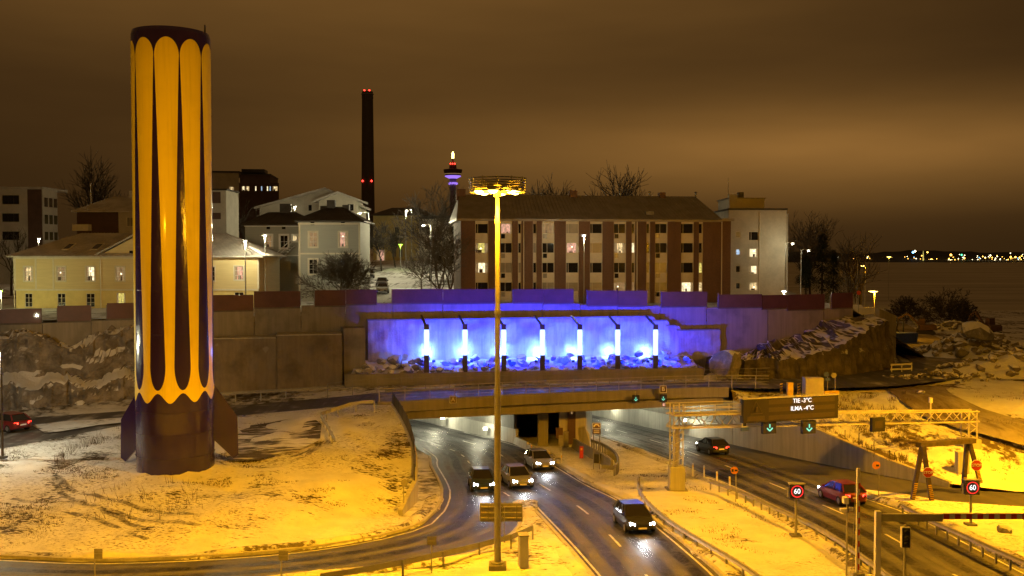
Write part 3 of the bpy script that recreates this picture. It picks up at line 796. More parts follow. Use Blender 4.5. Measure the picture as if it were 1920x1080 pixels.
# ================================================================== NOISE BARRIER ON THE WALL
nbar = thing('noise_barrier', 'stepped red-brown panel barrier with glass gaps along the wall top', 'barrier', (0, 108, 10))
PAN = [(-90, 0, 580, 607), (0, 77, 579, 606), (107, 170, 573, 602), (200, 258, 568, 597), (385, 475, 553, 582), (476, 563, 546, 576), (590, 648, 544, 573), (648.5, 706, 543, 570), (735, 830, 542, 568), (830.5, 930, 542, 568), (962, 1018, 542, 567), (1018.5, 1075, 542, 568), (1101, 1158, 545, 572), (1158.5, 1213, 545, 573), (1240, 1325, 547, 574), (1347, 1428, 552, 576), (1428.5, 1475, 553, 578), (1475.5, 1545, 552, 580), (1558, 1598, 549, 577)]
GAP = [(77, 107, 578, 606), (170, 200, 572, 602), (563, 590, 545, 572), (706, 735, 542, 568), (930, 962, 543, 570), (1075, 1101, 544, 573), (1213, 1240, 546, 576), (1325, 1347, 549, 577), (1545, 1558, 550, 579)]
def strip_on_wall(pa, pb, ya, yb, off):
    a, b = u_at(pa), u_at(pb)
    if pa < -50: a = Vector((*U[0], 0))
    d = (b - a).normalized(); nr = Vector((d.y, -d.x, 0)); a, b = a + nr * off, b + nr * off
    zt, zb = (atY((pa + pb) / 2, r, (a.y + b.y) / 2).z for r in (ya, yb)); return a, b, zb, zt
for pa, pb, ya, yb in PAN:
    a, b, zb, zt = strip_on_wall(pa, pb, ya, yb, .14)
    o = slab(a, b, zb, zt, .12, MB()).build('panel', 'barrier_panel', nbar, True)
    slab(a + Vector((0, -.03, 0)), b + Vector((0, -.03, 0)), zb - .14, zb - .01, .2, MB()).build('bottom_rail', 'fence_cap', nbar, True)
for pa, pb, ya, yb in GAP:
    a, b, zb, zt = strip_on_wall(pa, pb, ya, yb, -.1)
    slab(a, b, zb, zt, .02, MB()).build('glass_panel', 'clear_glass', nbar, True)
    slab(a, b, zb - .12, zb - .005, .3, MB()).build('sill', 'concrete_pale', nbar, True)
    for e in (a, b): MB().bar(e + Vector((0, -.05, zb)), e + Vector((0, -.05, zt)), .09).build('post', 'galv_dark', nbar, True)

# ================================================================== ROCK FACES
def rock_sheet(name, label, path, zb, zt, mat, ledge, seed, nx=110, nz=30, amp=.6, groove=0.0, back=4.0):
    P = resample(spline([(x, y, 0) for x, y in path], .5), 1e9) if False else spline([(x, y, 0) for x, y in path], .22)
    mb = MB(); n = len(P)
    for i, p in enumerate(P):
        d = P[min(i + 1, n - 1)] - P[max(i - 1, 0)]; d.normalize(); nr = Vector((d.y, -d.x, 0)); s_ = i / (n - 1)
        b, t = zb(s_), zt(s_)
        for k in range(nz + 1):
            v = k / nz
            if v < .8: z = b + (t - b) * v / .8; back_ = ledge(s_, v / .8)
            else: g_ = (v - .8) / .2; z = t + .5 * g_ + 1.1 * g_ * noise.noise((p.x * .6, p.y * .6 + g_ * 4, seed)) + .55 * noise.noise((p.x * 1.7, g_ * 9, seed)) + .22 * (noise.cell((p.x * 1.1, g_ * 6, seed)) - .5); back_ = ledge(s_, 1) + back * g_
            w = Vector((p.x * .5, p.y * .5, z * .55 + seed))
            dsp = amp * (1.3 * noise.noise(w * .55) + .7 * noise.noise(w * 1.3) + .4 * abs(noise.noise(w * 2.9)) + .2 * noise.noise(w * 6.1))
            dsp += amp * (.55 * noise.cell(Vector((w.x * .9, w.y * .9, w.z * 1.1))) + .35 * noise.cell(w * 2.3) - .4) if not groove else amp * .6 * (noise.cell(Vector((w.x * 1.6, w.y * 1.6, w.z * .35))) - .5)
            if groove: dsp += groove * abs(math.sin(s_ * 95 + .6 * noise.noise((s_ * 20, 0, seed)))) * min(1, (1.2 - v))
            q = p - nr * (back_ + dsp * .6); mb.v.append((q.x, q.y, z + dsp * .35 * (1 if 0 < k else 0)))
    m_ = nz + 1
    for i in range(n - 1):
        for k in range(nz): mb.f.append((i * m_ + k, (i + 1) * m_ + k, (i + 1) * m_ + k + 1, i * m_ + k + 1))
    o = mb.build(name, mat, smooth=False); return tag(o, label, 'rock face')
def lefttop(s):
    px = -60 + s * 330
    pts = [(-60, 7.2), (0, 7.9), (40, 8.2), (75, 8.5), (100, 7.9), (120, 7.0), (150, 7.2), (175, 8.3), (200, 8.9), (270, 9.0)]
    for (a, za), (b, zb_) in zip(pts, pts[1:]):
        if a <= px <= b: return za + (zb_ - za) * (px - a) / (b - a)
    return 8.5
rock_sheet('rock_outcrop', 'snow-patched bare rock face below the yellow house', [(-54, 86.8), (-48, 90.2), (-42, 93.4), (-36.5, 96.2), (-33, 97.6)], lambda s: 1.2, lefttop, 'rock',
           lambda s, v: .8 * v + 1.7 * sst(.36, .47, v + .07 * math.sin(s * 9) + .05 * math.sin(s * 31)), 11.0, nz=46, amp=1.0, back=3.0)
def cl_top(s): return 4.4 + 1.0 * math.sin(s * 3.0) * .3 + 3.4 * sst(.28, .8, s) - .2 * sst(.9, 1, s)
rock_sheet('rock_cliff', 'drill-scarred rock cliff with snowy top below the right end of the wall', [(21.5, 110.3), (25, 107.6), (29.6, 106.4), (35, 108.6), (41, 112.6), (45.5, 117), (47, 121), (47.5, 126)], lambda s: 2.2, cl_top, 'cliff_rock',
           lambda s, v: .8 * v, 23.0, nz=44, amp=.6, groove=.95, back=7.5)
bg_ = link('boulder', rock_mesh(77, 'boulder_rock', 3, .8)); bg_.location = (23.6, 107.2, 3.9); bg_.scale = (2.3, 1.9, 2.3); bg_.rotation_euler = (.2, .1, .6)
tag(bg_, 'very large snow-capped boulder at the right end of the planter', 'boulder')

# ================================================================== BRIDGE, TROUGH WALLS, TUNNEL
br = thing('bridge', 'flat concrete road bridge spanning the two tunnel mouths', 'bridge', (5, 96, 2.5))
near = [(-12.3, 89.4), (-10.5, 90), (0, 94.2), (6.8, 96.1), (15.3, 98.6), (21.9, 99.6)]
far = [(-12.5, 96.5), (4, 100.2), (20.5, 104)]
poly = [Vector((x, y, 1.5)) for x, y in near] + [Vector((x, y, 1.5)) for x, y in far[::-1]]
MB().prism(poly, (0, 0, .96)).build('deck', 'concrete', br, True)
nearp = [Vector((x, y - .02, 0)) for x, y in near]
MB().sweep([v + Vector((0, 0, 1.42)) for v in spline(nearp, 1.5)], [(0, .05), (.35, .18), (.42, .2), (.42, 1.22), (-.02, 1.22), (-.02, .05)]).build('edge_beam', 'concrete', br, True)
MB().sweep([Vector((x, y, 1.45)) for x, y in far], [(-.4, 0), (.0, 0), (.0, 1.2), (-.4, 1.2)]).build('edge_beam', 'concrete', br, True)
# haunched girders below the deck, seen from the front
for k in range(5):
    t = k / 4
    a = Vector((-10.9 - .3 * t, 90.4 + 5.6 * t, 1.15)); b = Vector((21.4, 99.9 + 3.6 * t, 1.15)); MB().bar(a, b, .7, .7).build('girder', 'concrete', br, True)
pier = MB(); pier.box((2.6, 97.2, zroad(98) - .3), (3.6, 100.2, 1.1)); pier.build('pier', 'concrete', br, True)
MB().prism([(-1.9, 96.4, .85), (3.9, 97.7, .85), (3.6, 97.7, .1), (2.6, 97.4, .1)], (0, 2.4, 0)).build('haunch', 'concrete', br, True)
MB().prism([(4.7, 97.6, -3.4), (7.45, 98.2, -3.4), (8.5, 104.2, -3.4), (4.9, 104.2, -3.4)], (0, 0, 4.5)).build('abutment', 'concrete_pale', br, True)
dd = MB().prism([(5.55, 97.69, -2.9), (6.35, 97.86, -2.9), (6.35, 97.80, -2.9), (5.55, 97.63, -2.9)], (0, 0, 3.4)).build('door', 'brown_panel', br, True)
MB().box((5.88, 97.55, .15), (6.05, 97.66, .42)).build('wall_lamp', 'lit_dim', br, True)
# tunnel shell behind the bridge
sh_ = MB(); sh_.box((-45, 100, 1.2), (19.0, 160, 1.4)); structure(sh_.build('tunnel_roof', 'concrete'))
def wall_run(name, label, pts, ztop, th, mat, panel=None, z0=-.3, flip=1, lower=None):
    t = thing(name, label, 'wall', (pts[0][0], pts[0][1], zroad(pts[0][1])))
    P = [Vector((x, y, 0)) for x, y in pts]; path = []
    for a, b in zip(P, P[1:]):
        n = max(1, round((b - a).length / (panel or 1e9))); path += [a + (b - a) * (k / n) for k in range(n)]
    path.append(P[-1]); L = [0.0]
    for a, b in zip(path, path[1:]): L.append(L[-1] + (b - a).length)
    for k, (a, b) in enumerate(zip(path, path[1:])):
        d = (b - a).normalized(); g = d * .012
        za, zb_ = zroad(a.y), zroad(b.y); ta, tb = ztop(a.x, a.y), ztop(b.x, b.y)
        slab(a + g, b - g, (za + z0, zb_ + z0), (ta, tb), th * flip, MB()).build('panel', mat, t, True)
    return t
wall_run('tunnel_wall', 'pale lamp-lit panel wall beside the white-lane road under the bridge', [(.4, 98.8), (-12.6, 122.7), (-26, 150)], lambda x, y: zroad(y) + 1.5, -.3, 'concrete_pale', 3.6)
wall_run('tunnel_wall', 'dark concrete upper wall above the pale panels left of the pier', [(.2, 99.2), (-12.3, 123.1), (-25.7, 150)], lambda x, y: 1.2, -.3, 'concrete', 7.0)
wall_run('tunnel_wall', 'dark back wall of the recess behind the bridge pier', [(-5.2, 110.2), (5, 113.2)], lambda x, y: 1.2, .3, 'concrete', 5.0)
wall_run('tunnel_wall', 'left tunnel wall hidden behind the fenced wall of the mound', [(-11.1, 88.3), (-11.4, 93), (-20, 118), (-36.5, 148)], lambda x, y: 1.45, .3, 'concrete_pale', 5.0)
wall_run('tunnel_wall', 'inner wall between the tunnel mouths behind the abutment door', [(8.4, 104.3), (.5, 130), (-3, 142)], lambda x, y: 1.2, .3, 'concrete', 5.0)
wall_run('tunnel_wall', 'pale panel wall lit by lamps beside the red-lane road under the bridge', [(6, 140), (9.7, 130), (16, 113), (18.6, 106.6), (22.15, 98.5)], lambda x, y: zroad(y) + 1.9, .3, 'concrete_pale', 3.2)
wall_run('tunnel_wall', 'dark concrete upper wall above the pale panels right of the abutment', [(6.4, 140.2), (10.1, 130.2), (16.4, 113.2), (19.0, 106.8), (22.5, 98.7)], lambda x, y: 1.2, .3, 'concrete', 6.0)
wt = lambda x, y: float(np.interp(y, [74, 79, 86, 91, 98.4, 106.6], [-1.15, -.55, .6, .75, 1.4, 2.4]))
trw = wall_run('trough_wall', 'long tapering concrete trough wall right of the red-lane road', [(22.2, 98.4), (25, 91), (27, 86), (30.4, 79), (33.1, 73.9)], wt, .35, 'concrete_pale', 5.5)
# mound wall along the ramp
mwt = thing('mound_wall', 'curved concrete wall holding the snow mound beside the ramp', 'wall', (-8, 75, 0))
mp = spline(MW, 1.2)
for a, b in zip(mp[::2], mp[2::2] + ([mp[-1]] if len(mp) % 2 == 0 else [])):
    slab((a.x, a.y), (b.x, b.y), (zroad(a.y) - .3, zroad(b.y) - .3), (a.z + .18, b.z + .18), -.32 if False else -.32, MB()).build('wall_piece', 'concrete_pale', mwt, True)
# ================================================================== ROCKET-PAINTED CHIMNEY
RX, RY, RZ, RAD = -23.6, 68.6, .9, 2.62
def rz_at(row): return atY(321, row, RY - RAD).z - RZ            # height of a photo row on the near side
ztop = rz_at(47)
rk = thing('rocket_chimney', 'huge round chimney painted purple and yellow as a rocket, standing on the snow mound', 'chimney', (RX, RY, RZ))
MB().lathe([(RAD, -.6), (RAD, ztop - .25), (RAD - .06, ztop), (RAD - .3, ztop + .02), (RAD - .32, ztop - 1.2), (0.01, ztop - 1.2)], 96).build('body', 'purple_paint', rk, smooth=False)
def petal():
    mb = MB(); rows = []; A, B, C0, D0 = 68, 102, 688, 733
    ys = [A + (B - A) * (1 - math.cos(math.pi / 2 * k / 10)) for k in range(11)] + list(np.linspace(B, C0, 26))[1:] + [C0 + (D0 - C0) * math.sin(math.pi / 2 * k / 12) for k in range(1, 13)]
    for y in ys:
        if y <= B: w = 17.3 * math.sqrt(max(0, 1 - ((B - y) / (B - A)) ** 2))
        elif y <= C0: w = 17.3 + (6.2 - 17.3) * ((y - B) / (C0 - B)) ** .92
        else: t = (y - C0) / (D0 - C0); w = 18.0 - (18.0 - 6.2) * math.sqrt(max(0, 1 - t * t))
        rows.append((y, max(.05, w)))
    NC = 12; r = RAD + .012
    for y, w in rows:
        for i in range(NC + 1):
            a = R(-w + 2 * w * i / NC); mb.v.append((r * math.sin(a), -r * math.cos(a), rz_at(y)))
    for i in range(NC + 1):                                     # scalloped lower hem
        a = R(-18 + 36 * i / NC); mb.v.append((r * math.sin(a), -r * math.cos(a), rz_at(748 + 9.5 * math.cos(10 * a))))
    n = NC + 1
    for k in range(len(rows)):
        for i in range(NC): mb.f.append((k * n + i, k * n + i + 1, (k + 1) * n + i + 1, (k + 1) * n + i))
    return mb.data('petal_stripe', 'yellow_paint')
pm = petal(); view = math.atan2(RX, RY)
for k in range(10):
    o = link('petal_stripe', pm, rk); o.rotation_euler = (0, 0, -view * 1.0 - R(6.8) * -1 * -1 + R(36 * k) + 0)
    o.rotation_euler[2] = -view + R(-6.8 + 36 * k)
for row in (118, 205, 292, 378, 462, 545, 628, 776, 818, 862):
    z = rz_at(row); MB().lathe([(RAD, z - .035), (RAD + (.03 if row > 770 else .009), z - .014), (RAD + (.03 if row > 770 else .009), z + .014), (RAD, z + .035)], 96).build('weld_ring', 'purple_paint', rk)
MB().cyl((2.45, -.3, ztop - .1), (2.45, -.3, ztop + .55), .07, .05, 8).build('rod', 'steel_dark', rk)
MB().cyl((.5, .2, ztop - .2), (.5, .2, ztop + .12), .35, .3, 14).build('vent_cap', 'steel_dark', rk)
def fin():
    pr = [(RAD - .05, 6.2), (RAD + .1, 6.2), (4.36, 3.75), (4.42, 1.0), (4.05, .75), (RAD - .05, 2.3)]
    return MB().prism([(x, -.09, z - .35) for x, z in pr], (0, .18, 0)).data('fin', 'purple_paint')
fm = fin()
for a in (14, 146, 80, -1e9):
    if a < -1e8: continue
    o = link('fin', fm, rk); o.rotation_euler = (0, 0, -view + R(a))
MB().lathe([(RAD + .25, -.5), (RAD + .25, .05), (RAD + .02, .1)], 64).build('footing', 'concrete', rk)
dm = MB(); ND = 60
for i in range(ND):
    a = 2 * math.pi * i / ND; f = .22 + .2 * noise.noise((math.cos(a) * 2, math.sin(a) * 2, 4)) + .1 * noise.noise((math.cos(a) * 6, math.sin(a) * 6, 1))
    for k, (r, h) in enumerate(((RAD - .02, f), (RAD + .35, f * .75), (RAD + .9, f * .25), (RAD + 1.6, -.12))): x, y = RX + r * math.cos(a), RY + r * math.sin(a); dm.v.append((x, y, hmound(x, y) + h))
for i in range(ND):
    for k in range(3): j_ = (i + 1) % ND; dm.f.append((i * 4 + k, i * 4 + k + 1, j_ * 4 + k + 1, j_ * 4 + k))
structure(dm.build('snow_drift', 'snow_ridge', smooth=True))
def rut(pts, w):
    P = resample(spline([at(a, b, c) for a, b, c in pts], .5), .5); vs, uv = [], []
    for i, p in enumerate(P):
        d = P[min(i + 1, len(P) - 1)] - P[max(i - 1, 0)]; d.z = 0; d.normalize(); s_ = Vector((d.y, -d.x, 0))
        for e in (-.5, .5): q = p + s_ * (w * e + .1 * noise.noise((i * .4, w, 2))); vs.append(q); uv.append((e + .5, i))
    zs_ = idw([(q.x, q.y) for q in vs], hm_ctrl)
    me = bpy.data.meshes.new('tyre_rut'); me.from_pydata([(q.x, q.y, z + .30 * (noise.noise((q.x * .30, q.y * .30, 3.1)) + .5 * noise.noise((q.x * .81, q.y * .81, 9.2))) * min(1.0, dist_poly((q.x, q.y), mound_loop) / 2.0) + .035) for q, z in zip(vs, zs_)], [], [(2 * i, 2 * i + 1, 2 * i + 3, 2 * i + 2) for i in range(len(P) - 1)]); l = me.uv_layers.new(name='UVMap')
    for lp in me.loops: l.data[lp.index].uv = uv[lp.vertex_index]
    me.materials.append(MATS['snow_rut']); structure(link('tyre_rut', me))
for k in (0, 14):
    rut([(205, 832 + k * .6, 1.1), (125, 852 + k, 1.0), (100, 880 + k, .95), (140, 915 + k, .9), (260, 945 + k, .75), (380, 965 + k, .6)], .55)
    rut([(20, 930 + k, .7), (150, 940 + k, .7), (280, 985 + k, .5)], .5)
    rut([(430, 812 + k * .6, 1.5), (500, 800 + k * .6, 1.6), (570, 802 + k * .6, 1.7), (598, 820 + k * .5, 1.7), (570, 845 + k * .4, 1.5), (480, 862 + k * .5, 1.4)], .6)
    rut([(440, 850 + k * .6, 1.4), (520, 838 + k * .6, 1.5), (560, 805 + k * .5, 1.7)], .5)
gm = MB().prism([(-.35, -RAD - .004, 2.3), (.35, -RAD - .004, 2.3), (.35, -RAD - .004, 4.1), (-.35, -RAD - .004, 4.1)], (0, .02, 0))

# ================================================================== HIGH MAST LAMPS
def high_mast(label, loc, power, group=None, flood=None, spill=.35):
    t = thing('high_mast_lamp', label, 'street lamp', loc)
    H = 19.3
    MB().box((-.45, -.45, -.3), (.45, .45, .12)).build('foundation', 'concrete', t)
    MB().cyl((0, 0, .12), (0, 0, .22), .34, .34, 16).build('base_flange', 'galv', t)
    pole = MB(); zz = [.2, 8.9, 13.1, 17.7, H]; rr_ = [.175, .14, .115, .095]
    for a, b, r in zip(zz, zz[1:], rr_): pole.cyl((0, 0, a), (0, 0, b + .3 if b < H else b), r, r * .93, 16)
    p = pole.build('pole', 'galv', t, smooth=False)
    for z, r in ((8.9, .19), (13.1, .16), (17.7, .13)): MB().cyl((0, 0, z - .06), (0, 0, z + .16), r, r, 16).build('joint_collar', 'galv', p)
    for k in range(6):                                          # ring of thin louvres
        z = H - .02 + k * .125; r = 1.40 + .012 * k
        MB().lathe([(r - .05, z - .012), (r, z - .03), (r + .02, z + .03), (r - .03, z + .012), (r - .05, z - .012)], 48).build('louvre_ring', 'steel_dark', t)
    fr = MB()
    for k in range(12):
        a = k * math.pi / 6; c, s = math.cos(a), math.sin(a); fr.bar((c * 1.39, s * 1.39, H - .1), (c * 1.45, s * 1.45, H + .68), .045)
        if k % 2 == 0: fr.bar((c * .1, s * .1, H - .08), (c * 1.39, s * 1.39, H - .08), .07)
    fr.cyl((0, 0, H - .3), (0, 0, H + .35), .2, .2, 14)
    fr.build('head_frame', 'galv_dark', t)
    for k in range(6):
        a = k * math.pi / 3 + .3; c, s = math.cos(a), math.sin(a); q = Vector((c * .95, s * .95, H - .02))
        h = MB().box((-.30, -.22, 0), (.30, .22, .2)).build('luminaire', 'galv_dark', t, loc=q); h.rotation_euler = (0, 0, a)
        MB().lathe([(.01, -.17), (.14, -.14), (.22, -.07), (.26, -.002)], 14).build('glowing_glass', 'lamp_sodium', h, smooth=True)
    for k in range(3):
        a = k * 2 * math.pi / 3 + .5
        q = (math.cos(a) * .8, math.sin(a) * .8, H - .55)
        lamp('sodium_light', 'SPOT', q, SODIUM, power / 3, t, .25, spot=R(158), blend=.45)
        lamp('sodium_spill', 'POINT', q, SODIUM, power * spill / 3, t, .25)
    if flood:
        for dx in (-.5, .5):
            l = lamp('sodium_flood', 'SPOT', (dx, 1.0, H - .5), SODIUM, flood / 2, t, .25, spot=R(62), blend=.6); aim(l, Vector((RX, RY, RZ + 17)) - Vector((loc[0], loc[1], loc[2] + H)))
    return t
mb_ = atr(933, 1061, .1)
high_mast('tall glowing high-mast lamp standing between the ramp and the main road', (mb_.x, mb_.y, mb_.z), 29500)
high_mast('tall high-mast lamp beyond the right edge of the view lighting the works', (42, 66, -.9), 62000)
high_mast('tall high-mast lamp beyond the left edge of the view lighting the rocket', (-26, 36, 0), 21500, flood=11500, spill=.42)

cb = thing('cabinet', 'slim pale equipment cabinet beside the foot of the high mast', 'cabinet', atr(981, 1060, .1), R(10))
MB().box((-.22, -.3, -.05), (.22, .3, 1.58)).build('body', 'white_paint', cb); MB().prism([(-.26, -.34, 1.58), (.26, -.34, 1.58), (.26, .34, 1.58), (-.26, .34, 1.58)], (0, 0, .07)).build('lid', 'galv', cb)
MB().box((-.19, -.318, .1), (.19, -.303, 1.5)).build('door', 'white_paint', cb)

# direction sign seen from behind, on lattice posts
ds = thing('direction_sign', 'wide direction sign seen from behind next to the high mast', 'sign', atr(957, 1020, .1))
hz_ = lambda r: atY(957, r, ds.location.y).z - ds.location.z
xw = lambda p: toward(p, ds.location.y) - ds.location.x
MB().box((xw(899), 0, hz_(978)), (xw(980), .05, hz_(944))).build('panel', 'sign_back', ds)
for r in (950, 961, 971): MB().box((xw(901), -.07, hz_(r + 1)), (xw(978), -.004, hz_(r - 1))).build('stiffener', 'galv', ds)
for p in (915, 942, 969): MB().box((xw(p) - .03, -.085, hz_(978)), (xw(p) + .03, -.072, hz_(945))).build('bracket', 'galv_dark', ds)
lt = MB()
for dx in (-.14, .14):
    lt.cyl((xw(941) + dx, -.12, -.3), (xw(941) + dx, -.12, hz_(948)), .03, .03, 6)
for k in range(9):
    z = .2 + k * .25; lt.bar((xw(941) - .14, -.12, z), (xw(941) + .14, -.12, z + .25), .02)
lt.build('lattice_post', 'galv', ds)

def post_sign(name, label, base, px0, px1, r0, r1, shape='square', mat='sign_back', group=None, back=True, cat='sign'):
    t = thing(name, label, cat, base, 0, group); Y = base.y
    x0, x1 = toward(px0, Y) - base.x, toward(px1, Y) - base.x; z1, z0 = (atY(px0, r, Y).z - base.z for r in (r0, r1))
    MB().cyl((0, .06, -.2), (0, .06, z1 - .02), .035, .035, 8).build('post', 'galv', t)
    if shape == 'square': MB().box((x0, 0, z0), (x1, .025, z1)).build('panel', mat, t)
    elif shape == 'round': MB().disc(((x0 + x1) / 2, .02, (z0 + z1) / 2), (0, -1, 0), (z1 - z0) / 2, 24, .025).build('panel', mat, t)
    elif shape == 'octagon': MB().cyl(((x0 + x1) / 2, .02, (z0 + z1) / 2), ((x0 + x1) / 2, -.005, (z0 + z1) / 2), (z1 - z0) / 2, None, 8).build('panel', mat, t)
    return t, (x0 + x1) / 2, (z0 + z1) / 2, (z1 - z0)
for (bx, by, a, b, c, d, lab) in ((177, 1085, 169, 184, 1029, 1048, 'small square sign seen from behind, in front of the mound below the rocket'),
                                  (527, 1088, 518, 536, 1033, 1051, 'small square sign seen from behind, midway along the front ramp'),
                                  (809, 1070, 799, 817, 1006, 1022, 'small square sign seen from behind, beside the ramp guardrail left of the high mast')):
    t, cx, cz, hh = post_sign('road_sign', lab, atr(bx, by, .1), a, b, c, d, group='square signs facing the ramp')
    MB().box((cx - hh * .42, -.03, cz - .02), (cx + hh * .42, -.003, cz + .02)).build('stiffener', 'galv', t)
q = at(757, 938, .35); post_sign('road_sign', 'round sign seen from behind on the mound by the curved wall', q, 750, 763, 899, 912, 'round')

# ================================================================== GUARDRAILS, RAILINGS, FENCES
WB = [(-.02, -.15), (.05, -.12), (.0, -.03), (.0, .03), (.05, .12), (-.02, .15), (-.04, .15), (-.04, -.15)]
def guardrail(label, pts, h=.62, step=2.0, mat='galv', dz=.1, kinds='road', group=None, zf=None):
    P = spline(pts, 1.0); t = thing('guardrail', label, 'guardrail', P[0])
    zz = (lambda v: zf(v.x, v.y)) if zf else (lambda v: zroad(v.y) + dz)
    path = [Vector((v.x, v.y, zz(v) + h)) for v in P]
    MB().sweep(path, WB).build('rail', mat, t, True)
    pm_ = MB().box((-.05, -.05, -.5), (.05, .05, h + .12)).data('post', mat)
    for v in resample(P, step)[:-1]:
        o = link('post', pm_, t); o.location = Vector((v.x + .09, v.y + .02, zz(v))) - t.location
    return t
def pr(*q): return [atr(a, b, .1) for a, b in q]
guardrail('curved steel guardrail on the white-lane side of the central island', pr((1197, 912), (1195, 925), (1203, 945), (1222, 968), (1255, 997), (1305, 1030), (1360, 1064), (1420, 1105), (1480, 1150)))
guardrail('long steel guardrail on the red-lane side of the central island', pr((1330, 917), (1391, 940), (1444, 966), (1500, 993), (1558, 1025), (1640, 1085), (1700, 1130)), step=1.35)
guardrail('steel guardrail between the red-lane road and the snow triangle', pr((1690, 965), (1740, 993), (1800, 1022), (1860, 1051), (1925, 1080), (2000, 1115)), step=1.35)
guardrail('curved steel guardrail in front of the high mast along the ramp', pr((996, 1010), (960, 1026), (895, 1044), (830, 1060), (760, 1076), (690, 1090), (600, 1105)), step=2.6)
guardrail('short bent guardrail beside the turning place behind the rocket', [at(700, 769, 2.4), at(655, 770, 2.4), at(620, 775, 2.3), at(602, 784, 2.2), at(606, 796, 2.1), at(618, 812, 2.0), at(628, 830, 1.9)], h=.75, step=1.6, zf=hmound)
guardrail('long low guardrail at the foot of the wall behind the rocket', [Vector((-34, 93.6, 1.6)), Vector((-26, 95.6, 1.7)), Vector((-18, 97.2, 2.2))], h=.6, step=2.4, zf=lambda x, y: 1.75 + (x + 34) * .03)
guardrail('curved ribbed barrier at the tip between the tunnel mouths', pr((1108, 840), (1130, 848), (1150, 862), (1158, 880), (1150, 893), (1128, 892)), h=.72, step=.55, mat='galv_dark')
def railing(label, pts, h=1.15, step=2.4, rails=4, mat='galv_dark'):
    P = [Vector(p) for p in pts]; path = spline(P, 1.2); t = thing('railing', label, 'railing', P[0])
    for k in range(rails):
        z = h * (k + 1) / rails; MB().sweep([v + Vector((0, 0, z)) for v in path], [(-.03, -.03), (.03, -.03), (.03, .03), (-.03, .03)] if k == rails - 1 else [(-.018, -.018), (.018, -.018), (.018, .018), (-.018, .018)]).build('rail', mat, t, True)
    pm_ = MB().box((-.035, -.035, -.25), (.035, .035, h)).data('post', mat)
    for v in resample(path, step): link('post', pm_, t, v - t.location)
    return t
railing('steel railing along the near edge of the bridge', [(-12.1, 89.3, 2.64), (-10.3, 89.95, 2.64), (0, 94.0, 2.64), (6.8, 95.9, 2.64), (15.3, 98.4, 2.64), (21.9, 99.4, 2.64), (26, 99.2, 2.6)], mat='galv')
railing('steel railing along the far edge of the bridge below the planter', [(-18, 95.6, 2.3), (-12.5, 96.7, 2.64), (4, 100.4, 2.64), (20.5, 104.2, 2.64), (28, 106.4, 2.6)], rails=3)
mf = thing('mesh_fence', 'dark mesh fence on top of the curved mound wall', 'fence', (-8, 75, 0))
fp = [v for v in mp if v.y > 67.2]
for a, b in zip(fp[::2], fp[2::2]):
    slab((a.x + .14, a.y), (b.x + .14, b.y), (a.z + .2, b.z + .2), (a.z + 1.25, b.z + 1.25), .02, MB()).build('mesh_panel', 'steel_dark', mf, True)
    MB().bar((a.x + .14, a.y, a.z), (a.x + .14, a.y, a.z + 1.32), .06).build('post', 'steel_dark', mf, True)
pf = thing('post_fence', 'row of thin dark fence posts above the tapering trough wall', 'fence', (27, 86, .6))
for (px, r0, r1) in ((1541, 790, 818), (1578, 806, 831), (1604, 812, 842), (1632, 828, 853), (1661, 844, 865), (1670, 848, 869)):
    y = float(np.interp(px, [1440, 1541, 1670, 1783], [93, 86.4, 79.4, 74.4])); a = atY(px, r1, y); b = atY(px, r0, y)
    MB().bar((a.x + .3, a.y, a.z - .5), (b.x + .3, b.y, b.z), .05).build('post', 'steel_dark', pf, True)

# ================================================================== GANTRY
gt = thing('sign_gantry', 'yellow-lit steel lattice gantry spanning the red-lane road', 'gantry', atr(1268, 918, .1))
GL = gt.location.copy()
GRt = atr(1816, 906, .2); GY0, GY1 = GL.y, 80.5
GRt = Vector((toward(1817, 80.5), 80.5, -.9))
def gp(px, row):                                 # a point in the gantry's plane
    u = (px - 1268) / (1817 - 1268); Y = GY0 + (GY1 - GY0) * u
    for _ in range(3): p = atY(px, row, Y); Y = GY0 + (GY1 - GY0) * ((p.x - GL.x) / (GRt.x - GL.x))
    return atY(px, row, Y)
gdir = (GRt - GL); gdir.z = 0; gdir.normalize(); gn = Vector((-gdir.y, gdir.x, 0))
ped = MB(); ped.box((-.55, -.55, -.2), (.55, .55, gp(1268, 873).z - GL.z)); ped.build('pedestal', 'concrete_pale', gt)
MB().box((-.75, -.75, -.25), (.75, .75, .08)).build('footing', 'concrete', gt)
MB().box((.56, -.1, .6), (.7, .15, 1.3)).build('switch_box', 'galv', gt)
GT = 'galv'
M('gantry_steel', (.52, .50, .44), .55, .3, .12, 2)
GT = 'gantry_steel'
zb0, zb1, zt0 = gp(1268, 873), gp(1268, 800), gp(1268, 757)
col_ = MB()
for sx in (-.38, .38):
    for sy in (-.3, .3): col_.bar(zb0 + gdir * sx + gn * sy - Vector((0, 0, .02)), Vector((zb0.x, zb0.y, zt0.z)) + gdir * sx + gn * sy, .09)
for k in range(9):
    z = zb0.z + (zb1.z - zb0.z) * k / 9; z2 = zb0.z + (zb1.z - zb0.z) * (k + 1) / 9
    for sy in (-.3, .3): col_.bar(Vector((zb0.x, zb0.y, z)) + gdir * (-.38 if k % 2 else .38) + gn * sy, Vector((zb0.x, zb0.y, z2)) + gdir * (.38 if k % 2 else -.38) + gn * sy, .045)
col_.bar(Vector((zb0.x, zb0.y, zb0.z)), Vector((zb0.x, zb0.y, zb1.z)), .24); col_.build('left_column', GT, gt, True)
BOT = [(1252, 800), (1830, 790)]; 
def beam_pt(u, top, side):                       # u along the beam 0..1
    px = 1254 + u * (1829 - 1254); rb_ = 801 + u * (789 - 801); rt_ = 776 + u * (770 - 776)
    p = gp(px, rt_ if top else rb_); return p + gn * side
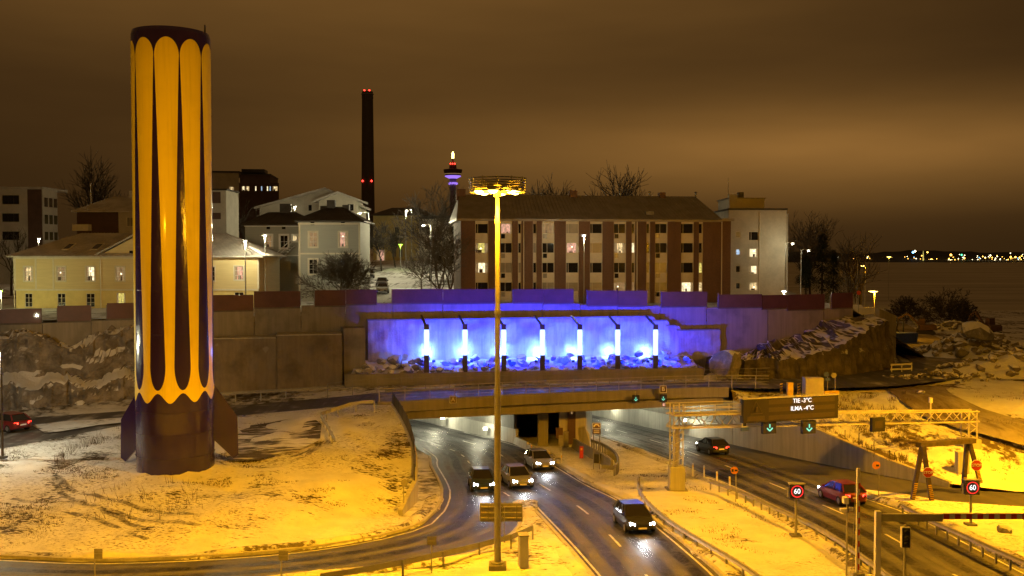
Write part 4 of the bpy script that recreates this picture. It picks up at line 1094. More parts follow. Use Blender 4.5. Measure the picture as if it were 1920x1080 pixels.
bm_ = MB(); NB = 34; W2 = .45
for top in (0, 1):
    for sd in (-W2, W2): bm_.bar(beam_pt(0, top, sd), beam_pt(1, top, sd), .11)
bm_.build('chord', GT, gt, True)
dg_ = MB()
for k in range(NB):
    u0, u1 = k / NB, (k + 1) / NB
    for sd in (-W2, W2): dg_.bar(beam_pt(u0, k % 2, sd), beam_pt(u1, 1 - k % 2, sd), .05)
    if k % 2 == 0:
        dg_.bar(beam_pt(u0, 0, -W2), beam_pt(u0, 0, W2), .05); dg_.bar(beam_pt(u0, 1, -W2), beam_pt(u0, 1, W2), .05)
dg_.build('bracing', GT, gt, True)
wk = MB(); wk.bar(gp(1256, 777) + Vector((0, 0, .0)) + gn * -.2, gp(1380, 773) + gn * -.2, 1.0, .12); wk.build('walkway', GT, gt, True)
hr = MB()
for r0, r1 in ((758, 754), (765, 761), (771, 767)): hr.bar(gp(1254, r0) - gn * .7, gp(1380, r1) - gn * .7, .05)
for px in (1254, 1276, 1305, 1332, 1358, 1380): hr.bar(gp(px, 777) - gn * .7, gp(px, 755.5) - gn * .7, .05)
for r0, r1 in ((758, 754), (768, 764)): hr.bar(gp(1254, r0) + gn * .6, gp(1380, r1) + gn * .6, .05)
hr.build('handrail', GT, gt, True)
rc = MB(); A_, B_ = gp(1817, 822), gp(1817, 768)
for sx in (-.42, .42):
    for sy in (-.4, .4): rc.bar(A_ + gdir * sx + gn * sy, B_ + gdir * sx + gn * sy, .1)
for k in range(5):
    z = A_.lerp(B_, k / 5); z2 = A_.lerp(B_, (k + 1) / 5)
    for sy in (-.4, .4): rc.bar(z + gdir * (-.42 if k % 2 else .42) + gn * sy, z2 + gdir * (.42 if k % 2 else -.42) + gn * sy, .05)
rc.build('right_column', GT, gt, True)
pz = A_; pd = MB(); pd.box((pz.x - .75, pz.y - .6, hbank(pz.x, pz.y) - 1.2), (pz.x + .75, pz.y + .6, pz.z)); pd.build('pedestal', 'concrete_pale', gt, True)
MB().bar(gp(1745, 789), gp(1745, 755), .09).box(tuple(gp(1745, 753) - Vector((.12, .12, .1))), tuple(gp(1745, 750) + Vector((.12, .12, .2)))).build('detector', GT, gt, True)

def facing(name, label, cat, px0, px1, r0, r1, mat, th=.3, off=-.85, group=None):
    a, b = gp(px0, r1), gp(px1, r1); c = (a + b) / 2 + gn * off
    sc_ = (c.y) / ((a + b) / 2).y
    t = thing(name, label, cat, c, math.atan2(gdir.y, gdir.x), group); w = (b - a).length * sc_; h = (gp((px0 + px1) / 2, r0).z - gp((px0 + px1) / 2, r1).z) * sc_
    MB().box((-w / 2, 0, 0), (w / 2, th, h)).build('housing', mat, t); return t, w, h
vms, w, h = facing('message_sign', 'large dark electronic road sign reading TIE and ILMA temperatures on the gantry', 'message sign', 1380, 1558, 741, 785, 'black_plastic', .45, -.95)
M('sign_face', (.018, .015, .012), .45, 0, .1, 3); M('display_off', (.045, .033, .019), .5, 0, .12, 6)
MB().box((-w / 2 + .05, -.02, .05), (w / 2 - .05, -.003, h - .05)).build('face', 'sign_face', vms)
MB().box((-w / 2 - .04, -.05, h), (w / 2 + .04, .5, h + .06)).build('top_cap', 'gantry_steel', vms)
for k, (zz0, zz1) in enumerate(((.74, .93), (.42, .60), (.09, .27))): MB().box((-w * .24, -.035, h * zz0), (w * .46, -.022, h * zz1)).build('display_line', 'display_off', vms)
MB().box((-w * .46, -.035, h * .09), (-w * .28, -.022, h * .27)).build('display_line', 'display_off', vms)
tri = MB()
for a, b in (((-.43, .38), (-.37, .90)), ((-.37, .90), (-.305, .38)), ((-.305, .38), (-.43, .38))): tri.bar((a[0] * w, -.03, a[1] * h), (b[0] * w, -.03, b[1] * h), .05)
tri.bar((-.37 * w, -.03, .46 * h), (-.365 * w, -.03, .66 * h), .16).build('warning_symbol', 'display_off', vms)
lettering('TIE -3°C', h * .26, 'white_led', vms, (w * .11, -.045, h * .835))
lettering('ILMA -4°C', h * .26, 'white_led', vms, (w * .11, -.045, h * .51))
def arrow_on(t, w, h):
    for nm, mat, k, y in (('arrow_glow', 'green_led', 1.0, -.012), ('arrow', 'green_core', .62, -.022)):
        m = MB(); cx = 0; tw = .10 * w * k
        m.bar((0, y, h * .74), (0, y, h * .46), tw, .012, (0, 1, 0))
        m.bar((-w * .21, y, h * .44), (0, y, h * .22), tw * 1.1, .012, (0, 1, 0)); m.bar((w * .21, y, h * .44), (0, y, h * .22), tw * 1.1, .012, (0, 1, 0)); m.build(nm, mat, t)
for (a, b, lab) in ((1420, 1444.5, 'lane signal with green arrow under the left half of the message sign'), (1493.5, 1518, 'lane signal with green arrow under the right half of the message sign')):
    t, w, h = facing('lane_signal', lab, 'lane signal', a, b, 785.5, 810, 'black_plastic', .3, -.8, 'green lane signals'); arrow_on(t, w, h)
t, w, h = facing('lane_signal', 'unlit dark lane signal on the gantry over the snow bank', 'lane signal', 1623, 1647, 780, 806, 'black_plastic', .3, -.8)
MB().box((-w * .3, -.015, h * .25), (w * .3, -.003, h * .75)).build('display', 'display_off', t)
t, w, h = facing('small_sign', 'small white pictogram sign below the left end of the message sign', 'sign', 1382, 1392, 786, 798, 'white_paint', .06, -.7)
MB().box((-w * .3, -.012, h * .15), (w * .3, -.003, h * .7)).build('pictogram', 'black_plastic', t)
t, w, h = facing('small_sign', 'small blue plate below the left end of the message sign', 'sign', 1380, 1395, 799, 805, 'blue_paint', .05, -.7)

# signals and letters on the bridge
def on_plane(name, label, cat, px0, px1, r0, r1, Y, mat, th=.25, group=None):
    a, b = atY(px0, r1, Y), atY(px1, r0, Y); c = Vector(((a.x + b.x) / 2, Y, a.z)); t = thing(name, label, cat, c, 0, group); w, h = b.x - a.x, b.z - a.z
    MB().box((-w / 2, 0, 0), (w / 2, th, h)).build('housing', mat, t); return t, w, h
for (a, b, c, d, Y, lab) in ((1185.5, 1199, 741, 754.5, 96.3, 'lane signal with green arrow under the bridge, left of the B plate'), (1237, 1250.5, 740, 753.5, 97.4, 'lane signal with green arrow under the bridge below the B plate')):
    t, w, h = on_plane('lane_signal', lab, 'lane signal', a, b, c, d, Y, 'black_plastic', .25, 'green lane signals'); arrow_on(t, w, h)
    MB().box((-.04, .1, h), (.04, .2, h + .35)).build('hanger', 'galv', t)
t, w, h = on_plane('small_lamp', 'small glowing white and pink lamp under the lane signal below the B plate', 'lamp', 1242, 1248, 755, 762, 97.6, 'black_plastic', .12)
MB().box((-w * .42, -.02, h * .08), (w * .42, -.003, h * .92)).build('display', 'lit_pink', t)
for (txt, a, b, c, d, Y) in (('A', 843, 856, 742.5, 756, 91.0), ('B', 1237, 1250, 723, 736.5, 97.1)):
    t, w, h = on_plane('letter_plate', f'small dark plate with white letter {txt} on the bridge edge', 'sign', a, b, c, d, Y, 'white_paint', .05)
    MB().box((-w * .43, -.015, h * .07), (w * .43, -.003, h * .93)).build('face', 'brown_panel', t); lettering(txt, h * .78, 'white_paint', t, (0, -.025, h * .5))

# tunnel wall lamps
for (px, row, Y, lab) in ((830, 783, 112.6, 'glowing wall lamp deeper on the pale wall left of the mast'), (910, 803, 103.5, 'glowing wall lamp nearer on the pale wall beside the mast'),
                          (1144, 763, 122.4, 'glowing wall lamp deep in the right tunnel mouth'), (1283, 787, 104.6, 'glowing wall lamp behind the gantry column'), (1195, 776, 114.8, 'wall lamp midway along the right tunnel wall')):
    if px == 1195: continue
    p = atY(px, row, Y); t = thing('wall_lamp', lab, 'lamp', p)
    MB().box((-.22, -.08, -.10), (.22, .12, .16)).build('housing', 'galv', t); MB().box((-.2, -.12, -.16), (.2, -.082, .10)).build('glowing_glass', 'lamp_tunnel', t)
    lamp('tunnel_light', 'POINT', (-.5 if px > 1000 else -.8, -1.0, .9), TUNW, 520, t, .2)
# ceiling strip lamps inside the two mouths
for (x, y, lab) in ((-9.5, 108, 'ceiling lamp inside the left tunnel mouth, first in'), (-16, 121, 'ceiling lamp inside the left tunnel mouth, second in'), (12.5, 112, 'ceiling lamp inside the right tunnel mouth, first in'), (7.2, 127, 'ceiling lamp inside the right tunnel mouth, second in')):
    t = thing('ceiling_lamp', lab, 'lamp', (x, y, 1.0)); MB().box((-.12, -.8, 0), (.12, .8, .14)).build('housing', 'galv', t); MB().box((-.1, -.75, -.04), (.1, .75, -.003)).build('tube', 'lamp_tunnel', t)
    lamp('tunnel_light', 'POINT', (0, 0, -.3), TUNW, 800, t, .3)

# ================================================================== HEIGHT GAUGE, SIGNS AND BARRIERS ON THE RIGHT
hg = thing('height_gauge', 'dark steel A-frame height gauge straddling the side road', 'height gauge', Vector((toward(1727, 68.6), 68.6, zroad(68.6) + .1)))
Yg = 68.6; Yg2 = 71.5
def gl(px, row, Y): return atY(px, row, Y)
lg = {}
for nm, (a, b, Y) in {'leg': None or ((1711, 940), (1729, 836), Yg)}.items(): pass
LEGS = (((1711, 936), (1729, 834), Yg), ((1747, 940), (1731, 836), Yg - .5), ((1806, 922), (1813, 830), Yg2), ((1838, 905), (1818, 830), Yg2 + .3))
tops = []
for (a, b, Y) in LEGS:
    p, q_ = gl(*a, Y), gl(*b, Y); MB().bar(p, q_, .26, .26, (0, 1, 0)).build('leg', 'weathered_steel', hg, True); tops.append(q_)
    # striped warning plate at the foot
    d = (q_ - p); n = 9
    for k in range(n):
        s0 = p + d * (.02 + .30 * k / n); s1 = p + d * (.02 + .30 * (k + .5) / n)
        MB().bar(s0 + Vector((0, -.15, 0)), s1 + Vector((0, -.15, 0)), .24, .03, (0, 1, 0)).build('warning_stripe', 'yellow_plastic', hg, True)
MB().bar(gl(1722, 834, Yg), gl(1826, 826, Yg2), .42, .34).build('crossbeam', 'weathered_steel', hg, True)
for (px, Y, a, b, lab) in ((1740, 67.8, 876, 896, 'red octagonal STOP sign on the left leg of the height gauge'), (1831, 70.9, 862, 883, 'red octagonal STOP sign on the right leg of the height gauge')):
    p0, p1 = atY(px, b, Y), atY(px, a, Y); r = (p1.z - p0.z) / 2; t = thing('stop_sign', lab, 'sign', p0, 0, 'stop signs on the height gauge')
    def octo(k): return [(r * k * math.cos(math.pi / 8 + i * math.pi / 4), 0, r + r * k * math.sin(math.pi / 8 + i * math.pi / 4)) for i in range(8)]
    MB().prism(octo(1.05), (0, .03, 0)).build('rim', 'white_paint', t); MB().prism([(x, -.012, z) for x, _, z in octo(.95)], (0, .01, 0)).build('face', 'red_paint', t)
    lettering('STOP', r * .72, 'white_paint', t, (0, -.025, r))
    MB().bar((0, .03, r), (0, .35, r), .05).build('bracket', 'galv', t)

def speed_sign(label, base, px0, px1, r0, r1, group='speed signs'):
    t = thing('speed_sign', label, 'sign', base, 0, group); Y = base.y
    x0, x1 = toward(px0, Y) - base.x, toward(px1, Y) - base.x; z1, z0 = (atY(px0, r, Y).z - base.z for r in (r0, r1)); cx, cz, h = (x0 + x1) / 2, (z0 + z1) / 2, z1 - z0
    MB().cyl((cx, .2, -.3), (cx, .2, z0), .075, .075, 12).build('post', 'galv', t); MB().box((cx - .3, -.1, -.2), (cx + .3, .5, .08)).build('footing', 'concrete', t)
    MB().box((x0, 0, z0), (x1, .3, z1)).build('housing', 'black_plastic', t)
    MB().box((x0 - .12, .12, z0 + .05), (x0 - .05, .2, z1 - .2)).bar((x0 - .1, .16, z1 - .25), (x1, .16, z1 - .25), .05).build('frame', 'galv', t)
    MB().box((x0 - .05, -.12, z1), (x1 + .05, .3, z1 + .05)).build('hood', 'galv', t)
    m = MB(); n = 40
    for ra, rb_ in ((.36, .42),):
        vs = []; 
        for i in range(n):
            a = 2 * math.pi * i / n
            vs += [(cx + h * ra * math.cos(a), -.02, cz + h * ra * math.sin(a)), (cx + h * rb_ * math.cos(a), -.02, cz + h * rb_ * math.sin(a))]
        m.add(vs, [(2 * i, 2 * i + 1, (2 * i + 3) % (2 * n), (2 * i + 2) % (2 * n)) for i in range(n)])
    m.build('red_ring', 'red_led', t); lettering('60', h * .50, 'white_led', t, (cx, -.02, cz), sx=.92)
    return t
speed_sign('lit 60 speed sign on a post in the central island snow', atr(1499, 1006, .1), 1485.5, 1512.5, 908, 935)
speed_sign('lit 60 speed sign on a post right of the height gauge', Vector((toward(1830, 60), 60, zroad(60) + .1)), 1817, 1844, 901, 928)
for (b, a, c, d, e, lab) in (((1380, 940), 1372, 1388, 875, 889, 'round orange sign with small dark vehicles, on the central island'), ((1648, 931), 1640, 1656, 865, 880, 'round orange sign with a small dark vehicle, beside the height gauge')):
    base = atr(*b, .1); t, cx, cz, h = post_sign('road_sign', lab, base, a, c, d, e, 'round', 'orange_sign', 'round orange signs')
    m = MB().box((cx + .02, -.012, cz - .06), (cx + .22, -.004, cz + .06)).box((cx - .2, -.012, cz - .1), (cx - .05, -.004, cz + .1)) if b[0] == 1380 else MB().box((cx - .02, -.012, cz - .08), (cx + .2, -.004, cz + .06))
    m.build('pictogram', 'black_plastic', t)
# raised boom gate
Y1 = atr(1613, 1080).y
bg = thing('boom_gate', 'boom gate standing upright with red and white stripes at the lower right', 'boom gate', Vector((toward(1615, 47.5), 47.5, .1)))
zz = lambda r, px=1613: atY(px, r, 47.5).z - .1
MB().box((-.28, -.2, -.2), (.28, .3, zz(1073))).build('housing', 'galv', bg)
n = 9; zs = [zz(1073) + (zz(878) - zz(1073)) * k / n for k in range(n + 1)]
MB().box((-.09, -.07, zs[0]), (.05, .07, zs[-1])).build('boom', 'white_paint', bg)
for k in range(n):
    z0, z1 = zs[k] + (zs[k + 1] - zs[k]) * .25, zs[k] + (zs[k + 1] - zs[k]) * .75
    if k < 8: MB().box((.052, -.06, z0), (.068, .06, z1)).box((-.02, -.085, z0), (.05, -.072, z1)).build('red_stripe', 'red_paint', bg)
MB().bar((-.25, .1, zz(1073)), (-.12, .05, zz(900)), .015).build('stay', 'galv', bg)
# lowered boom gate
hb = thing('boom_gate', 'boom gate lying level with red and white stripes across the right edge', 'boom gate', Vector((toward(1652, 45.5), 45.5, .1)))
gz = lambda r: atY(1700, r, 45.5).z - .1
MB().box((-.12, -.12, -.3), (.12, .12, gz(958))).build('post', 'white_paint', hb); MB().bar((-.1, .1, -.3), (-.05, .05, gz(965)), .08).build('stay', 'white_paint', hb)
MB().box((-.2, -.2, -.3), (.2, .2, .1)).build('foot_plate', 'galv', hb)
x_end = toward(1990, 45.5) - hb.location.x
MB().box((.13, -.08, gz(977)), (3.0, .08, gz(963.5))).build('arm', 'galv', hb)
L0, L1 = 2.7, x_end; nst = 20
MB().box((3.0, -.06, gz(973)), (x_end, .06, gz(962))).build('boom', 'white_paint', hb)
for k in range(0, nst, 2):
    a = L0 + .35 + (L1 - L0 - .4) * k / nst; b = L0 + .35 + (L1 - L0 - .4) * (k + 1) / nst
    MB().box((a, -.075, gz(972.4)), (b, -.062, gz(963.2))).build('red_stripe', 'red_paint', hb)
tl = thing('traffic_light', 'dark unlit traffic light below the level boom', 'traffic light', Vector((toward(1706, 46), 46, .0)))
tz = lambda r: atY(1706, r, 46).z
MB().cyl((0, .12, -.4), (0, .12, tz(985)), .055, .055, 10).build('post', 'galv', tl)
MB().box((-.21, -.02, tz(1027)), (.21, .16, tz(989))).build('backboard', 'white_paint', tl); MB().box((-.175, -.05, tz(1026) ), (.175, .05, tz(990))).build('housing', 'black_plastic', tl)
for k in range(3):
    z = tz(1008) + (1 - k) * .29; MB().disc((0, -.052, z), (0, -1, 0), .105, 20, .01).build('lens', 'glass_dark', tl)
    MB().lathe([(.115, 0), (.115, .15), (.10, .15), (.10, 0)], 14, (0, 0, 0), R(10), R(170)).build('visor', 'black_plastic', tl, loc=(0, -.055, z)).rotation_euler = (R(90), 0, 0)
cp = thing('camera_post', 'slim post with white camera and detector boxes left of the upright boom', 'camera post', Vector((toward(1594, 48.3), 48.3, .1)))
cz_ = lambda r: atY(1594, r, 48.3).z - .1
MB().cyl((0, 0, -.3), (0, 0, cz_(940)), .05, .05, 10).build('post', 'galv', cp); MB().box((-.2, -.15, cz_(944)), (.02, .2, cz_(932))).build('camera', 'white_paint', cp); MB().box((.03, -.1, cz_(943)), (.16, .1, cz_(935))).build('camera', 'steel_dark', cp)
MB().box((-.34, -.1, cz_(958)), (.0, .1, cz_(953))).box((.05, -.1, cz_(957)), (.26, .1, cz_(951))).build('detector', 'white_paint', cp); MB().cyl((0, -.12, cz_(960)), (0, -.12, cz_(944)), .03, .03, 6).build('cable', 'black_plastic', cp)
# small things near the tunnel tip
ts = thing('tunnel_sign', 'tall dark sign with tunnel pictogram on two posts at the island tip', 'sign', atr(1119, 880, .1))
Yt = ts.location.y; q2 = lambda px, r: atY(px, r, Yt) - ts.location
for px in (1113, 1124): a = q2(px, 880); b = q2(px, 792); MB().cyl((a.x, .08, -.2), (a.x, .08, b.z), .035, .035, 8).build('post', 'galv_dark', ts)
a, b = q2(1111, 804), q2(1126, 793); MB().box((a.x, 0, a.z), (b.x, .04, b.z)).build('panel', 'white_paint', ts); MB().box((a.x + .04, -.015, a.z + .04), (b.x - .04, -.003, b.z - .04)).build('face', 'brown_panel', ts)
MB().lathe([(.16, -.01), (.26, -.01), (.26, .01), (.16, .01), (.16, -.01)], 16, (0, 0, 0), 0, math.pi).build('tunnel_symbol', 'white_paint', ts, loc=((a.x + b.x) / 2, -.03, a.z + .16)).rotation_euler = (R(90), 0, 0)
a, b = q2(1111, 813.5), q2(1126, 805); MB().box((a.x, 0, a.z), (b.x, .04, b.z)).build('lower_panel', 'brown_panel', ts)
for z in (.25, .6): MB().box((a.x + .1, -.012, a.z + (b.z - a.z) * z), (b.x - .1, -.004, a.z + (b.z - a.z) * (z + .12))).build('text_line', 'white_paint', ts)
rp = thing('red_post', 'short red emergency post with yellow mark beside the concrete barrier', 'emergency post', atr(1090, 858, .1)); MB().box((-.17, -.12, -.1), (.17, .12, 1.02)).build('body', 'red_paint', rp); MB().box((-.08, -.132, .7), (.08, -.122, .9)).build('mark', 'yellow_plastic', rp)
def cabinet(label, base, w, d, h, mat, name='cabinet', cat='cabinet', rz=0):
    t = thing(name, label, cat, base, rz); MB().box((-w / 2, -d / 2, -.15), (w / 2, d / 2, h)).build('body', mat, t); MB().box((-w / 2 - .03, -d / 2 - .03, h), (w / 2 + .03, d / 2 + .03, h + .05)).build('lid', mat, t); MB().box((-w / 2 + .05, -d / 2 - .012, .1), (w / 2 - .05, -d / 2 - .002, h - .08)).build('door', mat, t); return t
cabinet('pale grey cabinet under the bridge beside the pier', atr(1061, 836, .1), .5, .4, 1.35, 'sign_back')
cabinet('dark squat box inside the curved barrier at the tunnel tip', atr(1121, 866, .1), .75, .6, .7, 'steel_dark')
t, *_ = post_sign('board', 'bent brown information board under the bridge by the pier', atr(1050, 848, .1), 1043, 1056, 802, 822, 'square', 'brown_panel')
t, *_ = post_sign('board', 'tilted pale board on a leg under the bridge left of the cabinet', atr(1052, 850, .1), 1048, 1056, 816, 836, 'square', 'sign_back')
cbm = thing('concrete_barrier', 'short sloping concrete barrier leading to the tunnel tip', 'barrier', atr(1100, 860, 0)); pts = pr((1076, 837), (1095, 848), (1125, 864), (1147, 880)); MB().sweep(pts, [(-.3, -.15), (.3, -.15), (.12, .35), (.09, .8), (-.09, .8), (-.12, .35)]).build('block', 'concrete', cbm, True)
MB().prism([q - cbm.location for q in (atr(1060, 832), atr(1106, 836))] + [atr(1106, 836) - cbm.location + Vector((0, 0, 1.1)), atr(1100, 836) - cbm.location + Vector((-.2, 0, 1.9)), atr(1062, 832) - cbm.location + Vector((0, 0, 1.5))], (0, .35, 0)).build('wing', 'concrete_pale', cbm)
cb2 = thing('concrete_barrier', 'long low pale barrier tapering down beside the white lanes under the bridge', 'barrier', atr(970, 834, 0)); P = [atr(*q) for q in ((967, 832), (990, 843), (1020, 858), (1046, 872))]
for k in range(3): MB().sweep(P[k:k + 2], [(-.25, -.1), (.25, -.1), (.1, .75 - .22 * k), (-.1, .75 - .22 * k)]).build('block', 'concrete_pale', cb2, True)
for k, (px, row) in enumerate(((996, 851), (1014, 858), (1030, 866), (1053, 871))):
    b = atr(px, row, .1); t = thing('marker_post', f'thin yellow-topped marker post under the bridge, {ORD[k]} from the pale wall end', 'post', b, 0, 'marker posts under the bridge'); MB().cyl((0, 0, -.1), (0, 0, .95), .045, .045, 8).build('post', 'white_paint', t); MB().cyl((0, 0, .6), (0, 0, .8), .055, .055, 8).build('band', 'yellow_plastic', t)
for k, (px, row) in enumerate(((1299, 893), (1320, 898), (1344, 910), (1368, 920))):
    b = atr(px, row, .1); t = thing('marker_post', f'white marker post beside the gantry pedestal, {ORD[k]} from the pedestal', 'post', b, 0, 'marker posts by the gantry'); MB().box((-.06, -.05, -.1), (.06, .05, 1.05)).build('post', 'white_paint', t); MB().box((-.045, -.062, .75), (.045, -.052, .92)).build('reflector', 'yellow_plastic', t)
# on the bank behind the message sign
for (px, lab) in ((1465, 'leaning yellow and black striped post behind the message sign, nearer the bridge'), (1498, 'leaning yellow and black striped post behind the message sign, nearer the white box')):
    b = at(px, 737, 2.4); t = thing('striped_post', lab, 'post', b, 0, 'striped posts'); z1 = atY(px, 719, b.y).z - b.z; MB().box((-.14, -.03, -.1), (.14, .03, z1)).build('board', 'yellow_plastic', t)
    for k in range(3): MB().prism([(-.145, -.034, z1 * (.1 + .3 * k)), (.145, -.034, z1 * (.2 + .3 * k)), (.145, -.034, z1 * (.35 + .3 * k)), (-.145, -.034, z1 * (.25 + .3 * k))], (0, .002, 0)).build('stripe', 'black_plastic', t)
cabinet('small orange-lit cabinet behind the message sign', at(1481, 742, 2.3), .55, .45, 1.25, 'yellow_plastic')
cabinet('big pale site cabinet standing behind the message sign', at(1524, 742, 2.2), 1.75, 1.2, 1.75, 'cream_render')
for (px, rt, mat, lab) in ((1552, 697, 'blue_paint', 'round blue road sign on a yellow foot beside the upper road'), (1566, 699, 'sign_back', 'round grey sign on a yellow foot next to the blue road sign')):
    b = at(px, 737, 2.4); t, cx, cz, h = post_sign('road_sign', lab, b, px - 5, px + 5, rt, rt + 10, 'round', mat)
    MB().box((-.35, -.15, -.1), (.35, .3, .22)).build('foot', 'yellow_plastic', t)
    if mat == 'blue_paint': z = atY(px, 711, b.y).z - b.z; MB().box((-.25, 0, z - .15), (.25, .03, z + .12)).build('lower_plate', 'blue_paint', t)
wb = thing('white_barrier', 'low white board barrier at the foot of the rock cliff', 'barrier', at(1690, 697, 2.5), R(18))
for z in (.2, .75): MB().box((-1.5, -.03, z), (1.5, .03, z + .22)).build('board', 'white_paint', wb)
for x in (-1.4, 0, 1.4): MB().box((x - .06, -.08, -.1), (x + .06, -.035, 1.0)).build('post', 'white_paint', wb)
b = atY(1840, 880, 70.5)
cabinet('pale box cabinet standing behind the right leg of the height gauge', Vector((toward(1810, 76), 76, zroad(76) + .2)), .9, .6, 2.2, 'concrete_pale')
MBX = MB()
# ================================================================== BUILDINGS
class Bld:
    def __init__(s, name, label, px, Y, z, rz=0.0, cat='building'):
        s.O = Vector((toward(px, Y), Y, z)); s.rz = rz; s.D = Vector((math.cos(rz), math.sin(rz), 0)); s.t = thing(name, label, cat, s.O, rz)
    def uv(s, px, row):
        d = ray(px, row); n = Vector((-s.D.y, s.D.x, 0)); t = (s.O - Vector((0, 0, CAMZ))).dot(n) / d.dot(n); p = Vector((0, 0, CAMZ)) + d * t
        return (p - s.O).dot(s.D), p.z - s.O.z
    def rect(s, px0, px1, r0, r1):
        u0, z1 = s.uv(px0, r0); u1, z0 = s.uv(px1, r1); return u0, u1, z0, z1
    def facade(s, u0, u1, z0, z1, ops, mat, y=0.0, reveal=.14, name='wall'):
        mb = MB(); X = sorted({u0, u1, *[min(max(o[i], u0), u1) for o in ops for i in (0, 1)]}); Z = sorted({z0, z1, *[min(max(o[i], z0), z1) for o in ops for i in (2, 3)]})
        for a, b in zip(X, X[1:]):
            for c, d in zip(Z, Z[1:]):
                mx, mz = (a + b) / 2, (c + d) / 2
                if any(o[0] < mx < o[1] and o[2] < mz < o[3] for o in ops): continue
                mb.add([(a, y, c), (b, y, c), (b, y, d), (a, y, d)], [(0, 1, 2, 3)])
        for a, b, c, d in [o[:4] for o in ops]:
            e = y + reveal
            mb.add([(a, y, c), (b, y, c), (b, y, d), (a, y, d), (a, e, c), (b, e, c), (b, e, d), (a, e, d)], [(0, 4, 5, 1), (1, 5, 6, 2), (2, 6, 7, 3), (3, 7, 4, 0)])
        return mb.build(name, mat, s.t)
    def window(s, o, pane, nx=2, nz=1, fr='trim_cream', y=0.0, fw=.07, split=None, casing=None):
        a, b, c, d = o[:4]; mb = MB(); y0, y1 = y + .05, y + .125
        for q in ((a, b, c, c + fw), (a, b, d - fw, d), (a, a + fw, c + fw, d - fw), (b - fw, b, c + fw, d - fw)): mb.box((q[0], y0, q[2]), (q[1], y1, q[3]))
        for k in range(1, nx): x = a + (b - a) * (split if split and nx == 2 else k / nx); mb.box((x - fw * .4, y0 + .005, c + fw), (x + fw * .4, y1 - .005, d - fw))
        for k in range(1, nz): z = c + (d - c) * k / nz; mb.box((a + fw, y0 + .012, z - fw * .3), (b - fw, y1 - .012, z + fw * .3))
        if casing:
            k = casing
            for q in ((a - k, b + k, c - k, c), (a - k, b + k, d, d + k), (a - k, a, c, d), (b, b + k, c, d)): mb.box((q[0], y - .05, q[2]), (q[1], y + .02, q[3]))
        f = mb.build('window', fr, s.t)
        MB().box((a + fw * .5, y + .112, c + fw * .5), (b - fw * .5, y + .12, d - fw * .5)).build('pane', pane, f)
        if pane.startswith('lit') and b - a > .7:
            rw = random.Random(int(a * 100 + c * 37)); W_, H_ = b - a - fw, d - c - fw; k0, k1 = rw.uniform(.08, .3) * W_, rw.uniform(.08, .3) * W_
            MB().box((a + fw * .6, y + .100, c + fw), (a + fw * .6 + k0, y + .110, d - fw)).build('curtain', 'curtain_glow', f); MB().box((b - fw * .6 - k1, y + .100, c + fw), (b - fw * .6, y + .110, d - fw)).build('curtain', 'curtain_glow', f)
            u = a + W_ * rw.uniform(.35, .65); z_ = c + H_ * rw.uniform(.45, .75); MB().lathe([(.01, -.09), (.12, -.06), (.07, .09)], 8, (u, y + .104, z_)).build('lamp_shade', 'room_lamp', f) if rw.random() < .5 else None
            MB().box((u - .3 * W_ * rw.random() - .1, y + .098, c + fw), (u + .12, y + .108, c + fw + H_ * rw.uniform(.12, .4))).build('furniture', 'brown_panel', f)
        return f
    def box(s, name, mat, a, b): return MB().box(a, b).build(name, mat, s.t)
def seams(mb, p00, p10, p11, p01, n, h=.05, w=.05):       # standing seams on a sloped quad: eave p00-p10, ridge p01-p11
    p00, p10, p11, p01 = map(Vector, (p00, p10, p11, p01)); nr = (p10 - p00).cross(p01 - p00).normalized()
    for k in range(n + 1):
        t = k / n; mb.bar(p00.lerp(p10, t) + nr * .02, p01.lerp(p11, t) + nr * .02, w, h, nr)
def hip_roof(B, u0, u1, y0, y1, ze, zr, r0, r1, mat, over=.45, seam=0, yr=None):
    u0 -= over; u1 += over; y0 -= over; y1 += over; yr = yr if yr is not None else (y0 + y1) / 2
    e = [(u0, y0, ze), (u1, y0, ze), (u1, y1, ze), (u0, y1, ze)]; r = [(r0, yr, zr), (r1, yr, zr)]
    e2 = [(a, b, c - .16) for a, b, c in e]
    o = MB().add(e + r + e2, [(0, 1, 5, 4), (1, 2, 5), (2, 3, 4, 5), (3, 0, 4), (0, 6, 7, 1), (1, 7, 8, 2), (2, 8, 9, 3), (3, 9, 6, 0), (9, 8, 7, 6)]).build('roof', mat, B.t)
    if seam:
        sm = MB(); seams(sm, e[0], e[1], r[1], r[0], seam); s_ = sm.build('roof_seams', mat, o); stuff(s_)
    return o

# --- yellow wooden house
B = Bld('yellow_house', 'long yellow wooden house with seamed roof, partly behind the rocket', 28, 119, 8.9, 0, 'house')
U1 = B.uv(484, 500)[0]; zE = B.uv(200, 480)[1]; zM = B.uv(200, 543)[1]
up = [B.rect(a, b, 500, 527) for a, b in ((45, 61), (106, 123), (161, 178), (217, 234), (392, 403))] + [B.rect(439.5, 457, 499, 525)]
lo = [B.rect(46, 61, 550, 576), B.rect(107, 123, 550, 576), B.rect(161, 178, 550, 576), B.rect(218, 235, 549, 573), B.rect(439, 457, 548, 572)]
small = [B.rect(243, 252, 470, 476)]
B.facade(0, U1, zM, zE, up, 'yellow_board', 0); B.facade(.05, U1 - .05, -1, zM, lo, 'yellow_plaster', .02, name='ground_floor_wall')
for o, p in zip(up, ('lit_warm', 'lit_dim', 'lit_bright', 'lit_dim', 'glass_dark', 'lit_pink')): B.window(o, p, 2, 3, casing=.12)
for o, p in zip(lo, ('glass_dark', 'glass_dark', 'glass_dark', 'lit_yellow', 'glass_dark')): B.window(o, p, 2, 3, y=.02)
